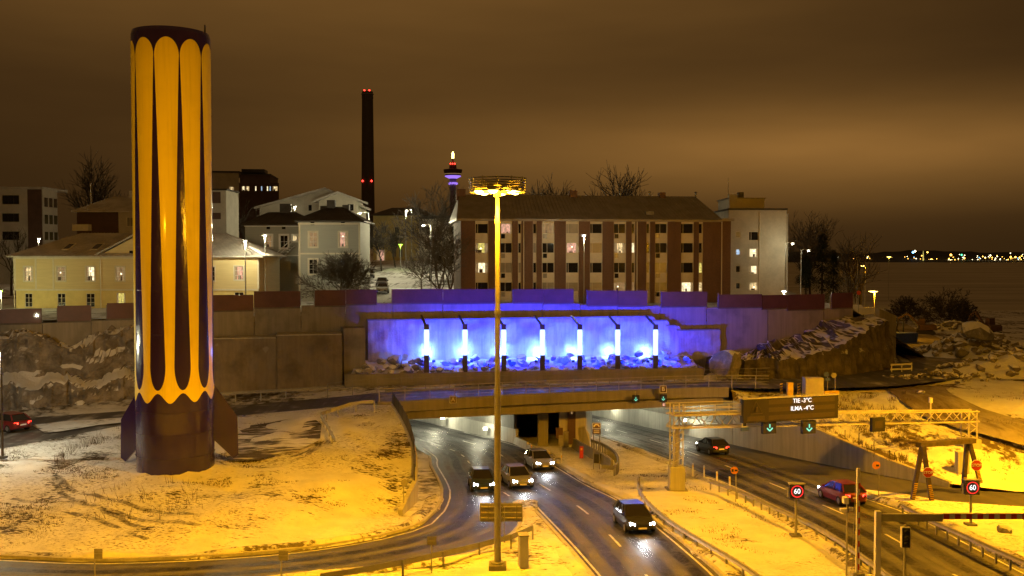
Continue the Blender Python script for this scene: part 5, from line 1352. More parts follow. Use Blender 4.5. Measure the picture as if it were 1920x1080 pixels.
B.box('side_wall', 'yellow_board', (U1 - .2, .15, -1), (U1, 11, zE)); B.box('side_wall', 'yellow_board', (0, .15, -1), (.2, 11, zE)); B.box('back_wall', 'yellow_board', (.21, 10.8, -1), (U1 - .21, 11, zE))
B.box('belt_trim', 'trim_cream', (-.03, -.06, zM - .12), (U1 + .03, .03, zM + .08)); B.box('cornice', 'trim_cream', (-.03, -.1, zE - .35), (U1 + .03, -.005, zE - .17))
for px in (28, 67, 100, 484): u = B.uv(px, 500)[0]; B.box('corner_board', 'trim_cream', (u - .1, -.045, zM + .09), (u + .1, -.004, zE - .36))
for px in (27, 189): u = B.uv(px, 500)[0]; MB().cyl((u, -.14, -1), (u, -.14, zE - .1), .06, .06, 8).build('downpipe', 'trim_cream', B.t)
for px in (53, 115, 169): u = B.uv(px, 484)[0]; B.box('vent', 'glass_dark', (u - .22, -.02, zE - .16), (u + .22, -.004, zE - .02))
zR = atY(180, 437, 124.5).z - 8.9
rf = hip_roof(B, 0, U1, 0, 11, zE, zR, B.uv(118, 440)[0], B.uv(400, 440)[0], 'roof_snow', .75, 46)
for a, b in ((111, 125), (164, 180)):
    u0, u1 = B.uv(a, 470)[0], B.uv(b, 470)[0]; t0, t1 = .22, .50; y0, y1 = -.75, 5.5
    P = [Vector((u0, y0 + (y1 - y0) * t0, zE + (zR - zE) * t0)), Vector((u1, y0 + (y1 - y0) * t0, zE + (zR - zE) * t0)), Vector((u1 + .2, y0 + (y1 - y0) * t1, zE + (zR - zE) * t1)), Vector((u0 + .2, y0 + (y1 - y0) * t1, zE + (zR - zE) * t1))]
    sk = MB().prism([p + Vector((0, -.04, .05)) for p in P], (0, -.05, .10)).build('skylight', 'trim_cream', B.t); c = sum(P, Vector()) / 4; MB().prism([c + (p - c) * .75 + Vector((0, -.10, .16)) for p in P], (0, -.005, .01)).build('pane', 'glass_dark', sk)
g0, g1 = B.uv(184, 478)[0], B.uv(398, 478)[0]; gc = (g0 + g1) / 2; gz_ = zE + 3.6
MB().prism([(g0, -.05, zE - .05), (g1, -.05, zE - .05), (gc, -.05, gz_)], (0, .2, 0)).build('gable', 'yellow_board', B.t)
for k, (a, b) in enumerate((((g0 - .5, zE - .1), (gc, gz_ + .15)), ((gc, gz_ + .15), (g1 + .5, zE - .1)))):
    MB().prism([(a[0], -.5, a[1]), (b[0], -.5, b[1]), (b[0], 5.2, b[1]), (a[0], 5.2, a[1])], (0, 0, .14)).build('gable_roof', 'roof_snow', B.t)
B.box('gable_window', 'glass_dark', (small[0][0], -.09, small[0][2]), (small[0][1], -.052, small[0][3])); B.box('chimney', 'brick', (B.uv(300, 440)[0], 5, zR - .5), (B.uv(300, 440)[0] + .9, 5.9, zR + 1))

# --- brick apartment block
B = Bld('apartment_block', 'four-storey brown brick apartment block with pale window strips behind the wall', 864, 124, 8.2, R(8))
WU = B.uv(1370, 450)[0]; zE = B.uv(1000, 411)[1]; zTop = B.uv(1000, 413)[1]
STR = [(891, 916, 'A'), (937.5, 961, 'B'), (971, 978, 'N'), (999, 1006.6, 'N'), (1016, 1040, 'B'), (1061, 1085.5, 'A'), (1106, 1130, 'A'), (1150.5, 1174, 'B'), (1184, 1191, 'N'), (1211.7, 1219, 'N'), (1228, 1251.7, 'B'), (1276.7, 1301, 'A'), (1310, 1318, 'N')]
ROWS = [(419, 438), (455, 474.6), (492, 512), (529, 547)]
LIT = {(0, 1): 'lit_yellow', (0, 2): 'lit_bright', (1, 0): 'lit_pink', (5, 1): 'lit_pink', (7, 1): 'lit_warm', (8, 1): 'lit_bright', (11, 3): 'lit_bright', (12, 3): 'lit_warm', (12, 2): 'lit_yellow', (4, 0): 'lit_dim', (5, 0): 'glass_curtain', (10, 1): 'glass_dark', (6, 1): 'glass_curtain', (7, 3): 'lit_dim', (8, 3): 'lit_dim', (2, 2): 'glass_curtain', (1, 2): 'glass_curtain', (10, 2): 'glass_curtain', (10, 3): 'glass_curtain', (9, 2): 'glass_curtain', (4, 3): 'glass_curtain', (6, 3): 'glass_curtain', (3, 1): 'glass_curtain', (9, 3): 'glass_curtain', (5, 3): 'glass_curtain'}
ops = []
for i, (a, b, k) in enumerate(STR):
    for j, (r0, r1) in enumerate(ROWS): u0, u1, z0, z1 = B.rect(a + .6, b - .6, r0, r1); ops.append((u0, u1, z0, z1, i, j, k))
B.facade(.2, WU - .2, -.5, zTop, ops, 'panel_white', .12, .16)
for o in ops:
    p = LIT.get((o[4], o[5]), 'glass_dark')
    f = B.window(o, p, 1 if o[6] == 'N' else 2, 1, 'panel_white', .12, .06, split=.18 if o[6] == 'A' else .42)
    if o[6] == 'B': B.box('balcony_door', 'glass_dark' if (o[4] + o[5]) % 2 else 'glass_curtain', (o[0] + .12, .09, o[2] - .62), (o[0] + (o[1] - o[0]) * .40, .117, o[2] - .05))
edges = [B.uv(864, 480)[0]] + [v for a, b, _ in STR for v in (B.uv(a, 480)[0], B.uv(b, 480)[0])] + [WU]
for a, b in zip(edges[::2], edges[1::2]): B.box('brick_pier', 'brick', (a, -.06, -.5), (b, .115, zTop))
for px in (981.5, 1194, 1352.5): u = B.uv(px, 480)[0]; MB().cyl((u, -.14, -.5), (u, -.14, zTop - .05), .07, .07, 8).build('downpipe', 'trim_cream', B.t)
DEP = 11.0
B.box('end_wall', 'brick', (WU - .3, .15, -.5), (WU, DEP, zTop)); B.box('end_wall', 'brick', (0, .15, -.5), (.3, DEP, zTop)); B.box('back_wall', 'brick', (.31, DEP - .3, -.5), (WU - .31, DEP, zTop))
zR = atY(1000, 366, 131).z - 8.2
ue = B.uv(1336, 366)[0] - .6
ov = .7; ro_ = MB()
e0, e1 = (-.6, -ov, zE), (B.uv(1352, 405)[0], -ov, zE); r0, r1 = (.3, DEP / 2, zR), (ue, DEP / 2, zR)
ro_.add([e0, e1, r1, r0, (e0[0], DEP + ov, zE), (e1[0], DEP + ov, zE), (e0[0], -ov, zE - .25), (e1[0], -ov, zE - .25), (e0[0], DEP + ov, zE - .25), (e1[0], DEP + ov, zE - .25)], [(0, 1, 2, 3), (1, 5, 2), (5, 4, 3, 2), (4, 0, 3), (0, 6, 7, 1), (1, 7, 9, 5), (5, 9, 8, 4), (4, 8, 6, 0), (6, 8, 9, 7)])
rf = ro_.build('roof', 'roof_metal', B.t); sm = MB(); seams(sm, e0, e1, r1, r0, 70, .05, .05); stuff(sm.build('roof_seams', 'roof_metal', rf))
B.box('end_roof', 'roof_metal', (e1[0] + .02, -.5, zTop), (WU + .3, DEP, zTop + .35))
for px, w_, h_ in ((1083, 1.0, 1.3), (1258, .8, 1.0), (862, 1.2, 1.4)): u = B.uv(px, 372)[0]; B.box('chimney', 'brick', (u, DEP / 2 - .5, zR - .8), (u + w_, DEP / 2 + .6, zR + h_ * .5))
for px in (1183, 1240, 1330): u = B.uv(px, 372)[0]; MB().cyl((u, DEP / 2, zR - .3), (u, DEP / 2, zR + .55), .12, .12, 8).cyl((u, DEP / 2, zR + .5), (u, DEP / 2, zR + .65), .28, .1, 8).build('roof_vent', 'galv_dark', B.t)
u = B.uv(1221, 398)[0]; B.box('roof_hatch', 'galv_dark', (u - .5, .5, zE + .4), (u + .5, 1.3, zE + 1.15))

# --- pale block
B = Bld('apartment_block', 'plain pale rendered apartment block right of the brick block', 1366, 138, 8, 0)
w0, w1 = 0, B.uv(1474, 450)[0]; zT = B.uv(1420, 394)[1]; ops = []
kinds = ['glass_curtain', 'glass_dark', 'lit_blue', 'lit_bright', 'glass_dark', 'lit_bright', 'glass_dark', 'lit_warm']
for r in ((434, 446, 434, 451), (467, 478, 466, 482), (498, 511, 498, 514), (530, 542, 529, 545)): ops += [B.rect(1379.5, 1388, r[0], r[1]), B.rect(1404, 1422, r[2], r[3])]
B.facade(w0, w1, -.5, zT, ops, 'cream_render')
for o, k in zip(ops, kinds): B.window(o, k, 2 if o[1] - o[0] > 1 else 1, 1, 'trim_cream', split=.25)
B.box('side_wall', 'cream_render', (w1 - .2, .15, -.5), (w1, 13, zT)); B.box('side_wall', 'cream_render', (w0, .15, -.5), (w0 + .2, 13, zT)); B.box('roof_slab', 'roof_dark', (w0 - .15, -.15, zT), (w1 + .15, 13.2, zT + .25))
x2 = B.uv(1440, 390)[0]; B.box('penthouse', 'cream_render', (B.uv(1372, 390)[0], 2, zT + .26), (x2, 9, zT + 1.7)); B.box('penthouse_roof', 'roof_metal', (B.uv(1372, 390)[0] - .2, 1.8, zT + 1.7), (x2 + .2, 9.2, zT + 1.85))
B.box('stair_head', 'cream_render', (B.uv(1371, 390)[0], 1.2, zT + .26), (B.uv(1386, 390)[0], 1.95, zT + 2.3)); B.box('vent_box', 'steel_dark', (B.uv(1394, 385)[0], 3, zT + 1.86), (B.uv(1404, 385)[0], 4, zT + 2.7))
MB().cyl((B.uv(1374, 380)[0], 3, zT + 1.8), (B.uv(1374, 380)[0], 3, zT + 4.7), .05, .03, 6).build('antenna', 'galv', B.t); u = B.uv(1424, 450)[0]; MB().cyl((u, -.1, 0), (u, -.1, zT - .4), .07, .07, 8).build('downpipe', 'trim_cream', B.t)
B.box('side_wing', 'cream_render', (w1 + .01, 4, -.5), (w1 + 1.4, 13, zT - .3))

# --- grey wooden houses in the middle
B = Bld('grey_house', 'grey-green wooden house with dark hip roof behind the round bare tree', 560, 130, 9.3, 0, 'house')
w1 = B.uv(675, 450)[0]; zE = B.uv(600, 414)[1]; ops = [B.rect(579, 595, 435, 463), B.rect(635.5, 651, 435, 463), B.rect(579, 595, 486, 514), B.rect(635.5, 651, 486, 514)]
B.facade(0, w1, -1, zE, ops, 'grey_board')
for o, k in zip(ops, ('lit_dim', 'lit_pink', 'glass_dark', 'lit_blue')): B.window(o, k, 2, 3, casing=.16)
B.box('side_wall', 'grey_board', (0, .15, -1), (.2, 9, zE)); B.box('side_wall', 'grey_board', (w1 - .2, .15, -1), (w1, 9, zE)); B.box('belt_trim', 'trim_cream', (-.04, -.07, B.uv(600, 477)[1]), (w1 + .04, -.004, B.uv(600, 474)[1])); B.box('cornice', 'trim_cream', (-.04, -.1, zE - .5), (w1 + .04, -.004, zE - .3))
for u in (.0, w1 - .2): B.box('corner_board', 'trim_cream', (u, -.055, -1), (u + .22, -.003, zE - .51))
zR = atY(610, 388, 134.5).z - 9.3
hip_roof(B, 0, w1, 0, 9, zE, zR, w1 * .38, w1 * .62, 'roof_dark', .6, 16)
for px, w_, t_ in ((602, 1.1, 375), (632, .9, 384)): u = B.uv(px, 390)[0]; B.box('chimney', 'roof_dark', (u, 4, zR - 1.2), (u + w_, 5, atY(px, t_, 134).z - 9.3))
for px in (586, 643): u, z = B.uv(px, 419); B.box('vent', 'glass_dark', (u - .25, -.02, z - .2), (u + .25, -.003, z + .2))
B.box('porch_screen', 'white_paint', (B.uv(638, 530)[0], -2.2, B.uv(638, 534)[1]), (B.uv(668, 530)[0], -2.1, B.uv(638, 522)[1])); B.box('porch_side', 'white_paint', (B.uv(638, 530)[0], -2.09, B.uv(638, 534)[1]), (B.uv(638, 530)[0] + .1, -.01, B.uv(638, 522)[1]))
B = Bld('grey_house', 'pale grey wooden house with white-framed windows and porch stairs, left of the darker grey house', 460, 140, 9.6, 0, 'house')
w1 = B.uv(562, 450)[0]; zE = B.uv(500, 421)[1]; ops = [B.rect(499, 510, 441, 464), B.rect(525, 540, 441, 465), B.rect(548, 557, 441, 452)]
B.facade(0, w1, -1, zE, ops, 'grey_board')
for o, k in zip(ops, ('lit_dim', 'glass_dark', 'lit_warm')): B.window(o, k, 2, 2, casing=.2, fr='white_paint')
B.box('side_wall', 'grey_board', (0, .15, -1), (.2, 9, zE)); B.box('belt_trim', 'white_paint', (-.04, -.07, B.uv(500, 480)[1]), (w1, -.004, B.uv(500, 478)[1])); B.box('cornice', 'white_paint', (-.1, -.1, zE - .3), (w1, -.004, zE - .1))
zR = atY(520, 398, 145).z - 9.6; hip_roof(B, 0, w1 + 2, 0, 9, zE, zR, w1 * .3, w1 * .8, 'roof_dark', .6, 14)
for px in (503, 532): u, z = B.uv(px, 427); B.box('vent', 'glass_dark', (u - .25, -.02, z - .2), (u + .25, -.003, z + .2))
st_ = MB()
for k in range(8): u, z = B.uv(523 + k * 4, 486 - k * 3.6); st_.box((u, -2.2, z - .2), (u + .4, -1.0, z))
st_.build('stairs', 'concrete', B.t); a = B.uv(521, 484); b = B.uv(555, 453); MB().bar((a[0], -2.2, a[1] + .4), (b[0], -2.2, b[1] + .4), .08).bar((a[0], -2.2, a[1] - .1), (b[0], -2.2, b[1] - .1), .06).build('stair_rail', 'white_paint', B.t)
for px, t_ in ((512, 382), (590, 386)): u = B.uv(px, 400)[0]; B.box('chimney', 'roof_dark', (u, 4, zR - 1), (u + 1.6, 5, atY(px, t_, 144).z - 9.6))
B.box('picket_fence', 'grey_board', (B.uv(500, 500)[0], -4, B.uv(500, 505)[1]), (B.uv(557, 500)[0], -3.9, B.uv(500, 486)[1]))

# --- far left
B = Bld('office_block', 'flat pale and dark banded block at the far left behind the yellow house', -60, 165, 9, 0)
w1 = B.uv(78, 400)[0]; w_ = B.uv(52, 400)[0]; zT = B.uv(40, 355)[1]; ops = []
for r0, r1 in ((366, 383), (400, 416), (434, 450)): ops += [B.rect(4, 36, r0, r1), B.rect(-50, -10, r0, r1)]
B.facade(0, w_, -1, zT, ops, 'cream_render'); B.box('brown_wall', 'brown_panel', (w_ + .01, -.05, -1), (w1, .2, zT)); B.box('side_wall', 'cream_render', (w1 - .1, .21, -1), (w1 + .1, 5.6, zT))
for o in ops: B.window(o, 'glass_dark', 3, 1, 'steel_dark')
B.box('roof_slab', 'roof_snow', (-.4, -.4, zT), (w1 + .4, 9, zT + .4))
for k, r in enumerate(((371, 388), (403, 420), (435, 450))):
    z1, z0 = (atY(90, q, 167).z - 9 for q in r)
    for a in (.8, 2.5, 4.2): B.box('side_window', 'glass_dark', (w1 + .11, a, z0), (w1 + .14, a + 1.2, z1))
for a in (1.9, 3.9): B.box('drain_light', 'lit_yellow', (w1 + .11, a, B.uv(80, 447)[1]), (w1 + .16, a + .12, B.uv(80, 425)[1])) if False else None
B = Bld('dark_house', 'brown house with snowy hip roof above the yellow house', 145, 150, 10, 0, 'house')
w1 = B.uv(252, 400)[0]; zE = B.uv(180, 396)[1]; wk_ = B.uv(222, 400)[0]
B.facade(0, wk_, -1, zE, [], 'brown_panel'); o = B.rect(237, 250, 407, 425); B.facade(wk_ + .01, w1 + 3, -1, zE, [o], 'cream_render'); B.window(o, 'glass_curtain', 2, 1); B.box('balcony', 'white_paint', (B.uv(142, 430)[0], -1.2, B.uv(142, 433)[1]), (B.uv(172, 430)[0], -.05, B.uv(142, 421)[1])); B.box('side_wall', 'brown_panel', (0, .1, -1), (.2, 9, zE))
hip_roof(B, 0, w1 + 3, 0, 9, zE, atY(195, 368, 154).z - 10, B.uv(192, 380)[0], B.uv(215, 380)[0], 'roof_snow', .6, 18)
B.box('rear_block', 'cream_render', (B.uv(196, 370)[0], 9.5, 0), (w1 + 3, 14, atY(230, 358, 160).z - 10))
MB().cyl((B.uv(160, 380)[0], 2, zE), (B.uv(160, 380)[0], 2, B.uv(160, 342)[1]), .06, .05, 6).build('flagpole', 'white_paint', B.t)
B = Bld('office_block', 'narrow pale banded block just right of the rocket', 370, 175, 9, 0)
w1 = B.uv(424, 400)[0]; zT = B.uv(410, 357)[1]; B.facade(0, w1, -1, zT, [], 'cream_render')
for r0, r1 in ((360, 381), (399, 411)): B.box('dark_band', 'brown_panel', (.1, -.05, B.uv(400, r1)[1]), (B.uv(414, 400)[0], -.003, B.uv(400, r0)[1]))
B.box('side_wall', 'cream_render', (w1 - .2, .1, -1), (w1, 8, zT)); B.box('roof_slab', 'roof_dark', (-.2, -.2, zT), (w1 + .2, 8.2, zT + .3))
B = Bld('hospital_block', 'large pale and dark block with a row of lit windows on the hill', 380, 300, 12, R(6))
a1, w1 = B.uv(448, 360)[0], B.uv(523, 360)[0]; zT = B.uv(448, 324)[1]; zT2 = B.uv(500, 343)[1]
ops = [B.rect(429, 439, 350, 359), B.rect(428, 439, 364, 371)]; B.facade(0, a1, -1, zT, ops, 'cream_render'); [B.window(o, 'lit_warm', 3, 1) for o in ops]
ops2 = [B.rect(a, a + w, 349, 358) for a, w in ((453, 7), (461, 7), (478, 3), (489, 3), (500, 3), (505, 3), (511, 10))]; B.facade(a1 + .01, w1, -1, zT2, ops2, 'brown_panel'); [B.window(o, k, 1, 1) for o, k in zip(ops2, ('lit_bright', 'lit_warm', 'lit_bright', 'lit_blue', 'lit_bright', 'lit_blue', 'lit_warm'))]
B.box('top_storey', 'brown_panel', (a1, 2, zT2), (B.uv(505, 340)[0], 20, zT - .4)); B.box('roof_slab', 'roof_dark', (-.3, -.3, zT), (a1 + .3, 20, zT + .5)); B.box('roof_plant', 'steel_dark', (a1, 5, zT + .5), (a1 + 7, 12, zT + 1.6)); B.box('rooftop_slab', 'roof_dark', (a1 + .31, 1.6, zT - .4), (B.uv(506, 340)[0], 20.2, zT - .1))
B = Bld('gable_building', 'cream building with two broad gables behind the grey houses', 468, 205, 11, 0)
zE = B.uv(500, 392)[1]
def gable_front(px0, pxm, px1, re, rt, y, mat):
    a, za = B.uv(px0, re); b, _ = B.uv(px1, re); m_, zm = B.uv(pxm, rt); MB().prism([(a, y, -1), (b, y, -1), (b, y, za), (m_, y, zm), (a, y, za)], (0, 8, 0)).build('wall', mat, B.t)
    for p, q_ in (((a - 1, za - .3), (m_, zm)), ((m_, zm), (b + 1, za - .3))): MB().prism([(p[0], y - .8, p[1]), (q_[0], y - .8, q_[1]), (q_[0], y + 8.2, q_[1]), (p[0], y + 8.2, p[1])], (0, 0, .45)).build('roof', 'roof_snow', B.t)
gable_front(480, 605, 672, 388, 354, 3, 'cream_render'); gable_front(598, 634, 670, 377, 363, -.0, 'cream_render')
for r in ((573, 579, 383, 394), (652, 663, 383, 395)): o = B.rect(*r); B.box('window', 'glass_dark', (o[0], (-.05 if r[0] > 600 else 2.95), o[2]), (o[1], (-.003 if r[0] > 600 else 2.997), o[3]))
B = Bld('street_house', 'dim yellowish house with lit doorway at the top of the street', 700, 262, 13.5, R(-14))
w1 = B.uv(790, 440)[0]; zT = B.uv(740, 403)[1]; ops = [B.rect(706, 722, 468, 492), B.rect(735, 743, 468, 482), B.rect(748, 755, 468, 482), B.rect(716, 724, 425, 437), B.rect(740, 748, 425, 437)]
B.facade(0, w1, -1, zT, ops, 'yellow_plaster'); [B.window(o, k, 2, 1) for o, k in zip(ops, ('lit_pink', 'glass_curtain', 'glass_curtain', 'glass_dark', 'glass_dark'))]; hip_roof(B, 0, w1, 0, 12, zT, zT + 2.2, 3, w1 - 3, 'roof_dark', .8)
B = Bld('street_house', 'long dark house front along the right side of the street behind bare trees', 786, 235, 12.5, R(-40))
B.box('wall', 'cream_render', (0, 0, -1), (26, 10, 12)); B.box('roof', 'roof_dark', (-.5, -.5, 12), (26.5, 10.5, 12.6))
for k in range(6):
    for j in range(3): B.box('window', 'lit_warm' if (k, j) in ((1, 1), (4, 2)) else 'glass_dark', (2 + k * 4, -.05, 1.5 + j * 3.4), (3.6 + k * 4, -.003, 3.3 + j * 3.4))

# --- chimney stack, tower
ct = thing('factory_chimney', 'tall dark factory chimney with red warning lights against the sky', 'chimney', (toward(690.5, 400), 400, 10))
z1 = atY(690, 172, 400).z - 10
MB().lathe([(2.95, -2), (2.25, z1 - 3), (2.35, z1 - 2.6), (2.2, z1), (1.8, z1 + .02), (1.7, z1 - 2)], 28).build('shaft', 'weathered_steel', ct)
MB().lathe([(2.3, z1 - 1.2), (2.55, z1 - 1.1), (2.55, z1 - .9), (2.3, z1 - .8)], 28).build('band', 'concrete', ct)
for dx, dz, r in ((-1.0, .3, .42), (1.0, .3, .42)): MB().lathe([(.01, -r), (r, 0), (.01, r)], 8).build('warning_light', 'lamp_red', ct, loc=(dx, -1.6, z1 + dz))
for dx in (-1.8, 1.8): MB().lathe([(.01, -.45), (.45, 0), (.01, .45)], 8).build('warning_light', 'lamp_red', ct, loc=(dx, -2.2, atY(690, 340, 400).z - 10))
tw = thing('observation_tower', 'distant observation tower with purple-lit disc and golden top', 'tower', (toward(849.5, 1200), 1200, 20))
tzz = lambda r: atY(849.5, r, 1200).z - 20
M('tower_concrete', (.30, .26, .32), .8, 0, .1, .1)
MB().lathe([(4.2, -10), (3.6, tzz(343))], 20).build('shaft', 'tower_concrete', tw)
MB().lathe([(5.5, tzz(346)), (6.2, tzz(343)), (4.2, tzz(342))], 24).build('lower_ring', 'purple_glow', tw)
MB().lathe([(4.0, tzz(342)), (4.6, tzz(335))], 24).build('neck', 'tower_concrete', tw)
MB().lathe([(4.6, tzz(335)), (9.8, tzz(331)), (9.6, tzz(329.5))], 28).build('glow_ring', 'purple_glow', tw)
MB().lathe([(9.8, tzz(329.4)), (11.2, tzz(321)), (11.4, tzz(318)), (5, tzz(316.5))], 28).build('disc', 'brown_panel', tw)
for r in (327, 322): MB().lathe([(10.2 if r > 325 else 11.0, tzz(r)), (10.5 if r > 325 else 11.2, tzz(r - 1.2))], 28).build('window_band', 'lit_dim', tw)
MB().lathe([(4.6, tzz(317)), (4.2, tzz(310)), (3.2, tzz(309))], 20).build('top_house', 'brown_panel', tw)
for a in (-2.6, 0, 2.6): MB().lathe([(.01, -1.0), (1.0, 0), (.01, 1.0)], 8).build('red_light', 'lamp_red', tw, loc=(a, -4.2, tzz(307.5)))
MB().lathe([(1.6, tzz(308)), (.8, tzz(297))], 10).build('spire', 'galv_dark', tw); MB().lathe([(1.4, tzz(297)), (1.5, tzz(288)), (.3, tzz(284))], 10).build('lit_top', 'tower_gold', tw)

# ================================================================== STREET LAMPS OF THE TOWN
def street_lamp(label, px, row, Y, pole_px=None, base=None, power=420, color=COOLW, glow='lamp_white', group='white street lamps', rad=.15):
    head = atY(px, row, Y); bx = toward(pole_px or px, Y); bz = htown(bx, Y) if base is None else base
    t = thing('street_lamp', label, 'street lamp', (bx, Y, bz), 0, group); hx, hz2 = head.x - bx, head.z - bz
    MB().cyl((0, 0, -.3), (0, 0, hz2 + .1), .09, .06, 8).build('pole', 'galv', t)
    if abs(hx) > .1: MB().sweep(spline([(0, 0, hz2 - .2), (hx * .15, 0, hz2 + .12), (hx * .5, 0, hz2 + .2), (hx, 0, hz2 + .16)], .2), [(-.04, -.04), (.04, -.04), (.04, .04), (-.04, .04)]).build('arm', 'galv', t)
    hd = MB().box((hx - .35, -.14, hz2 + .05), (hx + .35, .14, hz2 + .2)).build('head', 'galv_dark', t); MB().lathe([(.01, -.12), (.14, -.06), (rad, .04), (.12, .07)], 12, (hx, -.02, hz2)).build('glowing_glass', glow, hd)
    if power: lamp('lamp_light', 'POINT', (hx, -.1, hz2 - .35), color, power, t, .15)
    return t
LAMPS = [(460, 453, 115.0, None, 'white street lamp glaring at the right end of the yellow house', 1500), (497, 442, 121, None, 'white street lamp on a post in front of the pale grey house', 650), (553, 388, 190, None, 'white street lamp above the roofs in front of the gable building', 500),
         (675, 400, 165, 692, 'white street lamp with arm reaching left at the corner of the darker grey house', 2000), (763, 395, 190, 761, 'tall white street lamp at the top of the street', 2600), (793, 423, 145, 808, 'white street lamp with long arm left over the lit bare tree', 2000),
         (1095, 442, 116.5, None, 'white street lamp on a straight pole in front of the brick block', 600), (1486, 457, 134, 1473, 'white street lamp at the corner of the pale block', 190), (73, 448, 158, None, 'white street lamp at the foot of the flat block, far left', 130), (770, 394, 215, 772, 'second street lamp high at the top of the street, right of the tall one', 700)]
for px, row, Y, pp, lab, pw in LAMPS: street_lamp(lab, px, row, Y, pp, power=pw * 2.2)
street_lamp('street lamp with curved arm left of the dark conifer', 1516, 470, 138, 1502, power=60, rad=.1)
street_lamp('low bright lamp just above the fence in front of the pale block', 1470, 547, 121.5, None, power=140, rad=.28)
street_lamp('green glowing lamp beside the street, half hidden by bare trees', 751, 459, 205, None, power=160, color=(.5, 1, .06), glow='lamp_green', group=None, rad=.5)
street_lamp('green glowing lamp at the far left behind the barrier', 1, 546, 111, None, base=8.6, power=1500, color=(1.0, .98, .48), glow='lamp_green', group=None, rad=.22)
for px, row, Y, pp, lab, pw, rd in ((1637, 547, 165, 1641, 'brightest orange lamp at the right end of the wall', 6000, .75), (1617, 499, 200, 1623, 'orange lamp on a tall post above the brightest orange lamp', 900, .42), (1667, 482, 420, None, 'distant orange lamp over the dark trees by the lake', 900, 1.0)):
    street_lamp(lab, px, row, Y, pp, base=1.0 if Y < 300 else -3, power=pw, color=SODIUM, glow='lamp_sodium', group='orange lamps by the shore', rad=rd)
# white lamp at the left edge; its head is just outside the view
p = at(5, 857, 1.25); t = thing('street_lamp', 'dark lamp post with arm reaching out of view at the left edge', 'street lamp', p)
MB().box((-.25, -.25, -.1), (.25, .25, .06)).cyl((0, 0, 0), (0, 0, 7.7), .10, .07, 10).build('pole', 'steel_dark', t); MB().bar((0, 0, 7.65), (-1.4, 0, 7.8), .08).build('arm', 'steel_dark', t); h = MB().box((-1.9, -.15, 7.72), (-1.2, .15, 7.88)).build('head', 'steel_dark', t); MB().box((-1.85, -.12, 7.68), (-1.25, .12, 7.717)).build('glowing_glass', 'lamp_white', h)
lamp('lamp_light', 'POINT', (-1.55, 0, 7.4), (1.0, .93, .62), 3000, t, .2)

# distant town beyond the lake
rt = random.Random(3); cols = {'far_orange': ((1, .50, .07), 9), 'far_white': ((1, .85, .5), 8), 'far_green': ((.1, 1, .4), 5), 'far_blue': ((.2, .55, 1), 5), 'far_red': ((1, .08, .03), 5)}
for k, (c, s) in cols.items(): E(k, c, s)
bl = {k: MB() for k in cols}
def spark(mb, px, row, r): p = atY(px, row, 3150); mb.lathe([(.01, -r), (r, 0), (.01, r)], 6, tuple(p))
for i in range(150):
    px = rt.uniform(1555, 1640) if rt.random() < .35 else rt.uniform(1690, 1935); row = 490 - abs(rt.gauss(0, 5.5)) + (2 if px > 1850 else 0); k = rt.choices(list(cols), (10, 6, .5, .4, .8))[0]; spark(bl[k], px, row - (4 if px > 1840 else 0), rt.uniform(.9, 2.0))
for px, row, r, k in ((1712, 473, 4.5, 'far_blue'), (1716, 471, 3.5, 'far_white'), (1739, 473, 3.0, 'far_orange'), (1783, 478, 4.0, 'far_orange'), (1803, 478, 3, 'far_green'), (1808, 484, 3.2, 'far_orange'), (1857, 479, 2.6, 'far_white'), (1895, 482, 3.2, 'far_orange'), (1904, 482, 3, 'far_orange'), (1912, 483, 3.2, 'far_orange')): spark(bl[k], px, row, r)
for k, m in bl.items(): o = m.build('distant_town_lights', k); stuff(o); o['label'] = 'tiny lights of the town across the lake'
bt = thing('lit_spire', 'thin green-lit spire in the town across the lake', 'tower', atY(1731, 482, 3100)); MB().lathe([(2.2, -25), (1.6, 10), (.4, 24)], 8).build('spire', 'far_green', bt) if False else MB().lathe([(2.2, -25), (1.6, 6), (.4, 20)], 8).build('spire', 'lit_yellow', bt)
